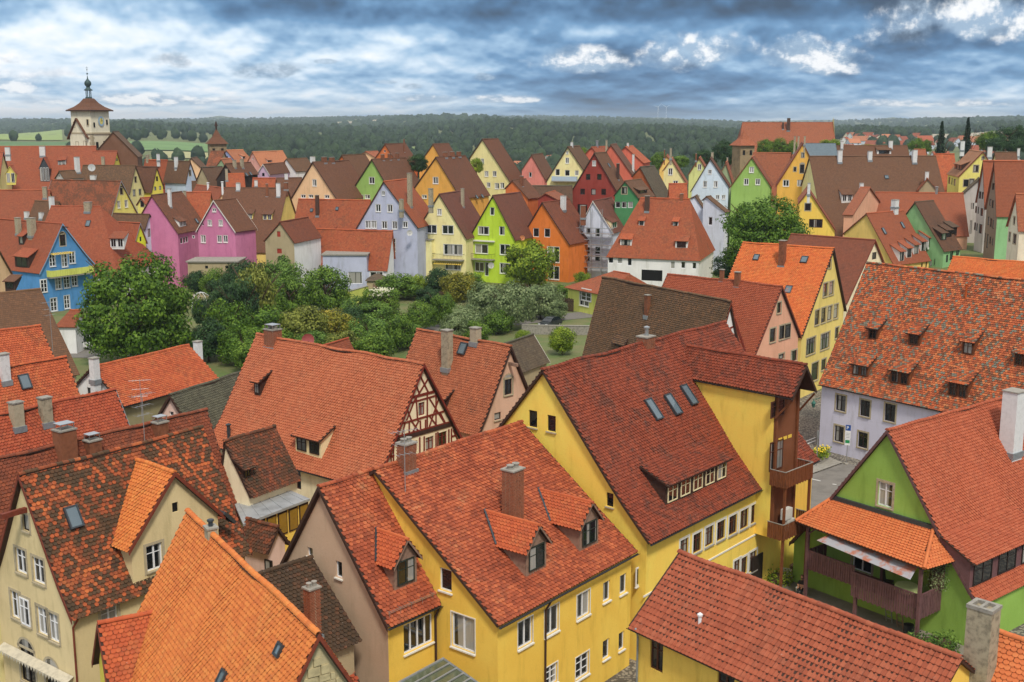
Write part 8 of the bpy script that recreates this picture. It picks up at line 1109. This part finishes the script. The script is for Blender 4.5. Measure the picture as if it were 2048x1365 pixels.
def person(loc,rz):
    o=empty('person',loc,rz); tag(o,'seated person in black clothes with bare forearms in the yard','person')
    me=bpy.data.meshes.new('body'); J=[(0,.02,.50,.15),(0,.04,.72,.15),(0,.03,.95,.17),(0,.01,1.10,.07),(0,-.01,1.20,.06),
      (.10,-.02,.50,.11),(.12,-.40,.50,.085),(.12,-.42,.10,.05),(.12,-.54,.05,.04),(-.10,-.02,.50,.11),(-.12,-.40,.50,.085),(-.12,-.42,.10,.05),(-.12,-.54,.05,.04),
      (.19,.02,1.02,.06),(.24,-.05,.76,.048),(.12,-.28,.72,.036),(-.19,.02,1.02,.06),(-.24,-.05,.76,.048),(-.12,-.28,.72,.036)]
    E=[(0,1),(1,2),(2,3),(3,4),(0,5),(5,6),(6,7),(7,8),(0,9),(9,10),(10,11),(11,12),(2,13),(13,14),(14,15),(2,16),(16,17),(17,18)]
    me.from_pydata([j[:3] for j in J],E,[]); b=mesh_obj('body',me,o); sk=b.modifiers.new('skin','SKIN'); 
    for i,j in enumerate(J): s=me.skin_vertices[0].data[i]; s.radius=(j[3],j[3]); s.use_root=(i==0)
    b.modifiers.new('sub','SUBSURF').levels=1; b.modifiers['sub'].render_levels=2
    m,bs,(N,lk,M,mix,noi,ramp,smooth,val)=newmat('dark_clothes_skin'); tc=N('TexCoord'); sp=N('SeparateXYZ'); lk(tc.outputs['Object'],sp.inputs[0]); ax=M('ABSOLUTE',sp.outputs[0]); arm=M('MULTIPLY',M('LESS_THAN',sp.outputs[1],-.03),M('MULTIPLY',M('GREATER_THAN',sp.outputs[2],.64),M('LESS_THAN',sp.outputs[2],.84))); nk=M('GREATER_THAN',sp.outputs[2],1.13)
    lk(mix(M('MAXIMUM',arm,nk),(.012,.012,.013,1),(*lin((196,146,118)),1)),bs.inputs['Base Color']); bs.inputs['Roughness'].default_value=.8; me.materials.append(m)
    skin=plain('skin',(200,150,122),.6,0,.05)
    h=MB(); n=14; pr=[]
    for k in range(9): a=math.pi*k/8; pr.append((max(.004,.088*math.sin(a))*(1 if k<5 else .92),1.34-.125*math.cos(a)))
    h.lathe(pr,0,-.02,n); hd=h.build('head',skin,o,True); hd.scale=(1,1.12,1)
    q=MB(); q.add([(0,-.148,1.34),(-.018,-.115,1.31),(.018,-.115,1.31),(0,-.11,1.37)],[(0,1,2),(0,2,3),(0,3,1)]); q.build('nose',skin,hd)
    for a in (-.035,.035): q=MB(); q.lathe([(.001,1.347),(.011,1.353),(.011,1.363),(.001,1.368)],a,-.115,6); q.build('eye',mat('black'),hd)
    for a in (-.088,.088): q=MB(); q.lathe([(.004,1.31),(.018,1.33),(.018,1.36),(.004,1.38)],a,-.01,6); q.build('ear',skin,hd)
    q=MB(); q.box(-.025,-.125,1.275,.025,-.112,1.285); q.build('mouth',plain('lips',(150,80,72),.6,0,.05),hd)
    q=MB(); q.lathe([(.098,1.20),(.108,1.30),(.106,1.40),(.075,1.47),(.004,1.49)],0,.012,14); q.build('hair',plain('brown_hair',(88,54,34),.7,0,.2),o,True)
    for s in (-1,1):
        q=MB(); q.obox((s*.12-.035,-.36,.70),(.07,0,0),(0,.09,0),(0,0,.03)); 
        for k in range(4): q.bar((s*.12-.028+.019*k,-.35,.715),(s*.12-.028+.019*k,-.41-.012*(k in (1,2)),.705),.0085,5); q.bar((s*.12-.028+.019*k,-.41-.012*(k in (1,2)),.705),(s*.12-.028+.019*k,-.43-.012*(k in (1,2)),.675),.008,5)
        q.bar((s*.12-s*.035,-.30,.715),(s*.12-s*.065,-.35,.70),.01,5); q.build('hand',skin,o)
yq=(18.66, 70.02, 0.06); person((yp[0]+.02,yp[1]-.0,.06),R(-35))
yp=(19.39, 74.0, 0.06); o=empty('pallet_bench',(yp[0],yp[1],.06),R(40)); tag(o,'bench of stacked wooden pallets in the dark corner of the yard','bench')
for k in range(3):
    for i in range(5): q=MB(); q.box(-.6+.26*i,-.4,.14*k+.1,-.42+.26*i,.4,.14*k+.13); q.build('slat',mat('weathered_wood'),o)
    q=MB(); 
    for b in (-.38,0,.34): q.box(-.6,b,.14*k,.62,b+.08,.14*k+.1)
    q.build('bearer',mat('weathered_wood'),o)
yp=(17.06, 71.63, 0.05); hedge('yard_plants','yellow-green potted plants behind the ribbed red roof','plant',yp[0],yp[1],2.4,.9,.8,'bright',900,.07)
# --- bay balconies of the big yellow house
Y=byl('big yellow house'); T=frame(Y,1,'g'); bw=mat('brown_wood')
for z0,z1,u0,u1 in ((7.75,8.75,-1.6,1.6),(4.35,5.35,-1.6,1.7)):
    B=empty('balcony'); B.parent=Y; planks(B,T,(u0,1.15),(u1,1.15),z0,z1,bw,.15,.03); planks(B,T,(u0,.02),(u0,1.15),z0,z1,bw,.15,.03); planks(B,T,(u1,1.15),(u1,.02),z0,z1,bw,.15,.03); rail(B,T,[(u0,0),(u0,1.15),(u1,1.15),(u1,0)],z1,mat('concrete'),.06,.04); q=MB(T); q.box(u0,0.02,z0-.02,u1,1.12,z0+.1); q.build('deck',bw,B)
for u in (-1.15,1.25): q=MB(T); q.box(u-.1,.0,4.2,u+.1,.14,13.4); q.build('corner_post',bw,Y)
for u in (-1.4,1.4): q=MB(T); q.bar((u,.1,12.0),(u*.9,1.2,13.3),.07,5); q.build('roof_brace',bw,Y)
for k in range(3): q=MB(T); q.box(-.75+k*.55,.0,10.35,-.35+k*.55,.03,10.55); q.build('yellow_panel',mat('yellow_paint'),Y)
for u in (-1.35,1.5): q=MB(T); q.box(u-.07,.95,0,u+.07,1.09,7.75); q.build('balcony_post',bw,Y)
for k in range(2):
    o=empty('air_conditioner',world(Y,T,(-.2+.3*k,.5,4.5+.78*(1-k))),Y.rotation_euler.z+R(90)); 
    o.rotation_euler=(Y.matrix_basis@T).to_euler(); tag(o,['upper white air conditioning unit on the brown lower balcony','lower white air conditioning unit on the brown lower balcony'][k],'air conditioner'); q=MB(); q.box(-.42,-.17,0,.42,.17,.7); q.build('casing',plain('ac_white',(206,206,200),.5,0,.08),o); q=MB(); q.lathe([(.25,0),(.25,.02),(.23,.02)],0,0,18); g=q.build('fan_grille',mat('zinc_dark'),o); g.rotation_euler=(R(-90),0,0); g.location=(-.12,.17,.36)
T=frame(Y,0,'r'); q=MB(T); q.box(0,0,4.05,13.9,.05,4.15); q.build('string_course',mat('white_trim'),Y); q=MB(T); q.box(12.5,0,.0,13.9,.08,2.6); q.build('dark_door',mat('dark_paint'),Y)
# --- beam, awning and pipes of the corner house
K=byl('yellow-green plastered corner'); T=frame(K,0,'g'); q=MB(T); q.box(-.12,-.3,11.0,.12,1.3,11.25); q.build('hoist_beam',mat('redbrown_board'),K)
q=MB(T); n=24
for i in range(n): a=-3.2+6.4*i/n; q.add([(a,.03,3.2),(a+6.4/n,.03,3.2),(a+6.4/n,.5,3.0),(a+3.2/n,.51,2.78),(a,.5,3.0)],[(0,4,3,2,1)])
q.build('scalloped_awning',plain('awning_cream',(196,188,168),.85,0,.2),K)
def pipe(h,T,pts,m,r=.05,name='downpipe'):
    q=MB(T)
    for a,b in zip(pts,pts[1:]): q.bar(a,b,r,8)
    q.build(name,m,h)
T=frame(K,0,'r'); pipe(K,T,[(.3,.3,6.3),(.15,.1,5.9),(.15,.08,0)],mat('redbrown_board'))
U=byl('deep yellow house'); T=frame(U,0,'r'); pipe(U,T,[(4.0,.35,6.6),(3.95,.08,6.1),(3.95,.08,0)],mat('dark_board'),.055); T=frame(U,1,'r'); pipe(U,T,[(3.4,.3,6.6),(3.35,.08,6.1),(3.35,.08,0)],mat('dark_board'),.055)
q=MB(T)
for k in range(5): x=.3+.72*k; q.bar((x,-.15,7.35),(x,.12,7.35),.012,5); q.bar((x,.08,7.0),(x,.08,7.38),.012,5)
for z in (7.28,7.36): q.bar((.2,.1,z),(3.3,.1,z),.014,5)
q.build('snow_guard',mat('metal'),U)
# glass canopy in the yellow courtyard
cp=[(-5.54, 49.52, 4.2),(-3.35, 52.31, 4.2),(-1.56, 49.78, 4.2),(-3.33, 47.32, 4.2)]; o=empty('glass_canopy',cp[0]); tag(o,'glass canopy with metal bars in the angle of the yellow house','canopy'); c0=Vector(cp[0])
q=MB(); q.add([tuple(Vector(p)-c0) for p in cp],[(0,1,2,3)]); q.build('pane',plain('canopy_glass',(96,104,84),.1,0,.2,2,0,.6),o)
for k in range(6):
    f=k/5; a=Vector(cp[0]).lerp(Vector(cp[3]),f)-c0; b=Vector(cp[1]).lerp(Vector(cp[2]),f)-c0; q=MB(); q.bar(a+Vector((0,0,.05)),b+Vector((0,0,.05)),.05,6); q.build('bar',mat('silver_grey'),o)
q=MB(); q.bar(Vector(cp[1])-c0,Vector(cp[2])-c0,.07,6); q.bar(Vector(cp[0])-c0,Vector(cp[1])-c0,.07,6); q.build('edge_beam',mat('zinc'),o)
# flat metal roofed link building
cp=[(-17.49, 69.34, 6.3),(-15.18, 72.87, 6.3),(-12.94, 70.42, 6.3),(-16.12, 65.65, 6.3)]; o=empty('link_building',(cp[0][0],cp[0][1],0)); tag(o,'flat grey sheet-metal roofed link with yellow panelled windows','annex'); c0=Vector((cp[0][0],cp[0][1],0)); P4=[Vector(p)-c0 for p in cp]
q=MB(); q.add([tuple(p) for p in P4]+[tuple(p-Vector((0,0,.15))) for p in P4],[(0,3,2,1),(4,5,6,7),(2,3,7,6),(1,2,6,5),(3,0,4,7),(0,1,5,4)]); q.build('metal_roof',plain('zinc_roof',(172,176,180),.5,.3,.2,1),o)
for k in range(6): f=(k+.5)/6; a=P4[0].lerp(P4[1],f); b=P4[3].lerp(P4[2],f); q=MB(); q.bar(a+Vector((0,0,.02)),b+Vector((0,0,.02)),.03,5); q.build('standing_seam',plain('zinc_roof',(172,176,180),.5,.3,.2,1),o)
a,b=P4[3]+(P4[0]-P4[3])*.06,P4[2]+(P4[1]-P4[2])*.06; d=b-a; nrm=Vector((d.y,-d.x,0)).normalized(); q=MB(); q.add([tuple(a-Vector((0,0,.1))),tuple(b-Vector((0,0,.1))),(b.x,b.y,-.3),(a.x,a.y,-.3)],[(0,3,2,1)]); q.build('wall',wallmat('yellow2'),o)
for k in range(6): f=(k+.08)/6; p=a+d*f; q=MB(); q.obox(p+nrm*.0+Vector((0,0,-1.75)),d/6*.84,nrm*.05,Vector((0,0,1.5))); w_=q.build('window',mat('dark_board'),o); q=MB(); q.obox(p+d/6*.08+nrm*.05+Vector((0,0,-1.65)),d/6*.68,nrm*.02,Vector((0,0,1.3))); q.build('pane',plain('amber_pane',(150,116,44),.3,0,.2),w_)
# aerials
def aerial(label,p,h,tilt=0):
    o=empty('tv_aerial',p,tilt); tag(o,label,'aerial'); m=mat('silver_grey'); q=MB(); q.bar((0,0,-.6),(0,0,h),.022,6); q.build('mast',m,o)
    for z,L,n in ((h-.1,1.5,7),(h-.75,1.1,5),(h-1.3,.9,4)):
        q=MB(); q.bar((-L/2,0,z),(L/2,0,z),.012,5)
        for i in range(n): x=-L/2+L*i/(n-1); q.bar((x,-.32,z),(x,.32,z),.008,4)
        q.build('antenna_element',m,o)
def roof_pt(lbl,reg): pass
aerial('aerial mast with three antennas on the mossy red roof',(-5.36, 55.31, 11.9),3.1,.6); aerial('aerial on the brown-red roof left of the white-capped chimney',(-21.53, 65.11, 11.6),2.9,1.0)
aerial('aerial above the red-roofed house with the white gable',(-27.1, 81.69, 8.6),3.0,.3); aerial('thin aerial over the dark brown roof by the blue house',(-42.82, 105.16, 9.5),4.2,.9)
# satellite dishes
def dish(label,p,rz,rgb=(176,176,174),r=.42):
    o=empty('satellite_dish',p,rz); tag(o,label,'satellite dish'); q=MB(); q.bar((0,.3,-.6),(0,.05,0),.03,6); q.build('arm',mat('zinc_dark'),o); q=MB(); vs=[];n=14
    for k in range(5): rr=r*k/4; vs+=[(rr*math.cos(2*math.pi*i/n)+1e-4*i,-.12*(k/4)**2,rr*math.sin(2*math.pi*i/n)) for i in range(n)]
    q.add(vs,[(k*n+i,k*n+(i+1)%n,(k+1)*n+(i+1)%n,(k+1)*n+i) for k in range(4) for i in range(n)]); q.build('reflector',plain('dish_%d'%rgb[0],rgb,.5,0,.08),o); q=MB(); q.bar((0,-.02,-r*.9),(0,-.42,-.1),.015,5); q.box(-.05,-.47,-.14,.05,-.38,-.04); q.build('receiver',mat('zinc_dark'),o)
dish('brick-red satellite dish beside the plaster chimney of the pale pink house',(-6.0, 94.47, 12.2),.4,(150,54,44),.5); dish('rose coloured satellite dish behind the salmon-red ridge',(-16.03, 88.66, 13.2),.3,(170,96,96),.5); dish('white satellite dish on the lavender gable',(-18.8, 211.0, 9.94),.3,(206,206,206),.55)
dish('grey satellite dish on the green painted wall of the lime house',(-3.92, 213.0, 3.71),.2,(190,190,186),.6); dish('white satellite dish above the dark roof, left background',(-92.22, 255.0, 20.1),.2,(196,200,204),.8); dish('orange satellite dish on the orange gable house',(1.91, 216.0, 8.55),.2,(214,140,96),.5)
# --- balconies of the garden row
def balcony(h,vi,u0,u1,z,d,style,label=None,rh=1.0):
    T=frame(h,vi,'g'); B=empty('balcony'); B.parent=h; q=MB(T); q.box(u0,.02,z-.18,u1,d,z); q.build('slab',mat('concrete'),B)
    if style=='bars':
        m=mat('dark_paint'); rail(B,T,[(u0,0),(u0,d),(u1,d),(u1,0)],z+rh,m,.05,.05); n=int((u1-u0)/.28); q=MB(T)
        for i in range(n+1): q.bar((u0+(u1-u0)*i/n,d,z),(u0+(u1-u0)*i/n,d,z+rh),.018,4)
        q.build('balusters',m,B)
    else:
        m=wallmat(style) if style in WALL else plain(style,(176,196,216),.7,0,.05)
        for a,b in (((u0,d),(u1,d)),((u0,.02),(u0,d)),((u1,d),(u1,.02))): planks(B,T,a,b,z+.05,z+rh,m,.4,.02,.04,0)
        rail(B,T,[(u0,0),(u0,d),(u1,d),(u1,0)],z+rh,m,.08,.06)
    return T
h=byl('pale yellow gable house with balcony'); balcony(h,0,-1.12,4.88,4.59,1.3,'bars')
T=frame(h,0,'g'); u0,u1,z=-0.84,4.82,4.06
q=MB(T); n=14
for i in range(n): q.add([(u0+(u1-u0)*i/n,.05,z),(u0+(u1-u0)*(i+.6)/n,.05,z),(u0+(u1-u0)*(i+.6)/n,1.5,z-.35),(u0+(u1-u0)*i/n,1.5,z-.35)],[(0,3,2,1)])
q.build('awning_stripes',mat('yellow_paint'),h)
# lower side block of the pale yellow house
T=frame(h,0,'g'); ub0,ub1,zb_=-6.7,-1.32,8.13
q=MB(T); q.box(ub0,-6,-.3,ub1,1.0,zb_); q.build('side_block',wallmat('cream'),h); q=MB(T); q.box(ub0-.15,-6,zb_,ub1+.15,1.2,zb_+.18); q.build('terrace_slab',mat('concrete'),h); rail(h,T,[(ub0,-3),(ub0,1.1),(ub1,1.1),(ub1,0)],zb_+1.15,mat('dark_paint'),.05,.05)
for dz in (-2.1,-5.2): O=T@Vector((ub0+.9,1.0,zb_+dz)); window(h,T,(ub0+.9,1.0,zb_+dz),(1,0,0),(0,1,0),2.0,1.35,'w2',0,False)
h=byl('vivid lime green'); balcony(h,0,-6.05,0.33,4.48,1.4,'bars'); T=frame(h,0,'g'); a,b,z=-5.17,0.34,7.83
q=MB(T); q.box(a,.02,z-.1,b,.4,z+.15); q.build('awning_case',mat('white_trim'),h)
h=byl('bright blue gable'); balcony(h,0,-3.34,4.44,5.74,1.2,'limeyellow'); T=frame(h,0,'g'); a,b,z=-2.53,1.25,9.46
q=MB(T); n=9
for i in range(n): q.add([(a+(b-a)*i/n,.03,z),(a+(b-a)*(i+.6)/n,.03,z),(a+(b-a)*(i+.6)/n,.9,z-.25),(a+(b-a)*i/n,.9,z-.25)],[(0,3,2,1)])
q.build('awning_stripes',mat('yellow_paint'),h); q=MB(T); q.obox((0,0,13.4),(.14,0,0),(0,1.5,0),(0,0,.16)); q.build('hoist_beam',mat('dark_board'),h)
h=byl('pale blue balcony'); balcony(h,0,-3.41,2.27,16.83,1.2,'pale_blue_panel')
# --- scaffolding in front of the white gable
h=byl('wrapped in scaffolding'); T=h.matrix_basis@frame(h,0,'g'); o=empty('scaffolding'); o.matrix_basis=T; tag(o,'grey tube scaffolding with plank decks on the white gable house','scaffolding'); m=mat('silver_grey')
for y in (.5,1.5):
    for x in (-4.2,-2.1,0,2.1,4.2): q=MB(); q.bar((x,y,0),(x,y,13.5 if abs(x)<3 else 10.5),.05,5); q.build('standard',m,o)
for z in (2.2,4.4,6.6,8.8):
    for y in (.5,1.5):
        for dz in (0,1.0): q=MB(); q.bar((-4.4,y,z+dz),(4.4,y,z+dz),.04,5); q.build('ledger',m,o)
    for k in range(3): q=MB(); q.box(-4.4,.55+.31*k,z-.06,4.4,.83+.31*k,z); q.build('deck_board',mat('weathered_wood'),o)
for k in range(4): q=MB(); q.bar((-4.2+2.1*k,1.55,2.2*k),(-2.1+2.1*k,1.55,2.2*k+2.2),.035,5); q.build('brace',m,o)
# --- street things by the lavender-white house
def flat_sign(o,name,x0,z0,w,h,m,y=-.05): q=MB(); q.box(x0,y,z0,x0+w,y+.03,z0+h); return q.build(name,m,o)
p=(29.76, 98.52, 0.05); o=empty('parking_sign',(p[0],p[1],.05),R(-24)); tag(o,'blue parking sign with two white plates on a pole by the lavender-white wall','sign'); q=MB(); q.bar((0,0,0),(0,0,3.6),.035,8); q.build('pole',mat('metal'),o); q=MB(); q.lathe([(.22,0),(.2,.1),(.05,.12)],0,0,10); q.build('foot',mat('concrete'),o)
s=flat_sign(o,'sign_plate',-.22,3.1,.44,.50,plain('sign_blue',(24,74,150),.4,0,.03)); w=plain('sign_white',(232,234,236),.5,0,.03)
def text(parent,body,size,x,z,y,m,name='lettering'):
    c=bpy.data.curves.new(name,'FONT'); c.body=body; c.size=size; c.align_x='CENTER'; c.extrude=.004; t=bpy.data.objects.new(name,c); col.objects.link(t); c.materials.append(m); dg=bpy.context.evaluated_depsgraph_get(); me=bpy.data.meshes.new_from_object(t.evaluated_get(dg)); bpy.data.objects.remove(t,do_unlink=True); o=mesh_obj(name,me,parent); o.rotation_euler=(R(90),0,0); o.location=(x,y,z); return o
text(s,'P',.42,-.04,3.2,-.06,w); flat_sign(o,'white_plate',-.22,2.35,.44,.7,w); g=flat_sign(o,'green_plate',-.22,1.75,.44,.55,w); flat_sign(g,'green_field',-.19,1.95,.38,.28,plain('sign_green',(30,140,84),.5,0,.05),-.06)
for k in range(4): flat_sign(o,'text_line',-.16,2.45+.13*k,.32,.045,plain('sign_grey',(150,156,164),.6,0,.05),-.055)
p=(26.91, 97.8, 0.05); o=empty('street_pole',(p[0],p[1],.05)); tag(o,'plain grey pole beside the flower trough','pole'); q=MB(); q.bar((0,0,0),(0,0,3.3),.05,8); q.build('pole_tube',mat('metal'),o); q=MB(); q.box(-.02,-.25,2.6,.02,.25,3.2); q.build('sign_back',mat('zinc'),o)
p=(27.65, 99.21, 0.05); o=empty('flower_trough',(p[0],p[1],.05),R(50)); tag(o,'stone trough full of yellow and green flowers on the pavement','planter'); q=MB(); q.box(-.9,-.4,0,.9,.4,.55); q.build('trough',mat('concrete'),o)
C_=nr.uniform(-1,1,size=(900,3))*np.array([1.0,.5,.4])+np.array([0,0,.85]); Nn=nr.normal(size=(900,3))+np.array([0,0,1]); Nn/=np.linalg.norm(Nn,axis=1)[:,None]; V,F=leaf_quads(C_,Nn,nr.uniform(.05,.1,size=900)); mesh_obj('foliage',fast_mesh('foliage',V,F,leafmat('leaf_bright',LEAF['bright'])),o)
q=MB()
for i in range(60): a,b=rng.uniform(-1,1),rng.uniform(-.5,.5); q.obox((a,b,1.15+rng.uniform(-.15,.15)),(.09,0,.02),(0,.09,.02),(0,0,.04))
q.build('flowers',plain('flower_yellow',(236,204,60),.8,0,.1),o)
W_=byl('lavender-white house'); T=frame(W_,0,'r')
o=empty('street_lantern'); o.matrix_basis=W_.matrix_basis@T@Matrix.Translation((.1,.9,4.6)); tag(o,'green wall lantern on the corner of the lavender-white house','lantern'); gm=plain('lantern_green',(52,104,92),.5,.2,.1); q=MB(); q.bar((0,-.9,.25),(0,.1,.25),.03,6); q.bar((0,-.9,-.1),(0,-.3,.25),.02,6); q.build('bracket',gm,o); q=MB(); q.lathe([(.1,-.5),(.2,-.15),(.24,-.1),(.1,.08),(.02,.2)],0,0,6); q.build('lamp_housing',gm,o)
pipe(W_,T,[(12.5,.2,6.0),(12.4,.06,5.6),(12.4,.06,0)],mat('zinc'))
for u,v in ((1.9,2.0),(4.6,2.0)): pass
# hoist beam on the pale pink gable
h=byl('pale pink gabled'); T=frame(h,0,'g'); q=MB(T); q.box(-.1,-.2,11.5,.1,.9,11.75); q.build('hoist_beam',mat('weathered_wood'),h)
# downpipe and electricity box of the outbuilding
h=byl('low yellow outbuilding'); T=frame(h,0,'r'); pipe(h,T,[(.5,.4,7.6),(.35,.1,7.1),(.35,.08,0)],mat('zinc'),.05)
# garden pavilion
p=(-49.36, 180.64, 0.0); o=empty('garden_pavilion',(p[0],p[1],p[2])); tag(o,'white wire garden pavilion dome right of the huge round tree','pavilion'); 
for k in range(8):
    a=k*math.pi/4; q=MB(); pv=[(1.6*math.cos(a),1.6*math.sin(a),0),(1.6*math.cos(a),1.6*math.sin(a),2.2),(1.2*math.cos(a),1.2*math.sin(a),2.9),(.6*math.cos(a),.6*math.sin(a),3.3),(0,0,3.45)]
    for s_,e_ in zip(pv,pv[1:]): q.bar(s_,e_,.035,5)
    q.build('hoop',mat('white_paint'),o)
# ornate gable on the great hall
h=byl('huge salmon-red hall'); T=frame(h,0,'g'); q=MB(T); q.add([(-7,.1,18),(7,.1,18),(7,.1,22),(4,.1,25),(3,.1,28),(1.2,.1,30.5),(0,.1,31.5),(-1.2,.1,30.5),(-3,.1,28),(-4,.1,25),(-7,.1,22)],[tuple(range(11))[::-1]]); q.build('ornate_gable',wallmat('creamyellow'),h)
# rubble gable of the orange roofed house: single stones
h=byl('bright orange tiled roof with stone'); d=[q for q in HOUSES if q['l']==h['label']][0]['V'][0]; T=Matrix.Translation((d['o'][0],d['o'][1],0))@Matrix.Rotation(d['o'][2],4,'Z'); xg=d['len']-d['og']; k=(d['z']-d['zL'])/d['wL']; sm_=plain('rubble_stone',(188,176,138),.95,0,.35,3,.03)
r=0; z=d['z']-.45
while z>5.2:
    hh=rng.uniform(.24,.36); wid=(d['z']-.25-z)/k-.15; y=-wid+rng.uniform(0,.1)
    while y<wid-.15:
        ww=min(rng.uniform(.32,.62),wid-y); q=MB(T); e=.02; zz=z-hh; q.obox((xg+.001,y+e,zz+e),(.05+rng.uniform(0,.03),0,0),(0,ww-2*e,rng.uniform(-.02,.02)),(0,0,hh-2*e)); q.build('stone',sm_,h); y+=ww
    z-=hh
# --- haze
hz=MB(); hz.box(-6500,-60,-60,6500,9500,96); ho=hz.build('haze',newmat('haze_air')[0]); tag(ho,kind='stuff'); hm=ho.data.materials[0]; hm.node_tree.nodes.clear(); pv=hm.node_tree.nodes.new('ShaderNodeVolumePrincipled'); ou=hm.node_tree.nodes.new('ShaderNodeOutputMaterial'); hm.node_tree.links.new(pv.outputs[0],ou.inputs['Volume']); pv.inputs['Color'].default_value=(.74,.87,1,1); pv.inputs['Density'].default_value=.00012; pv.inputs['Anisotropy'].default_value=.2
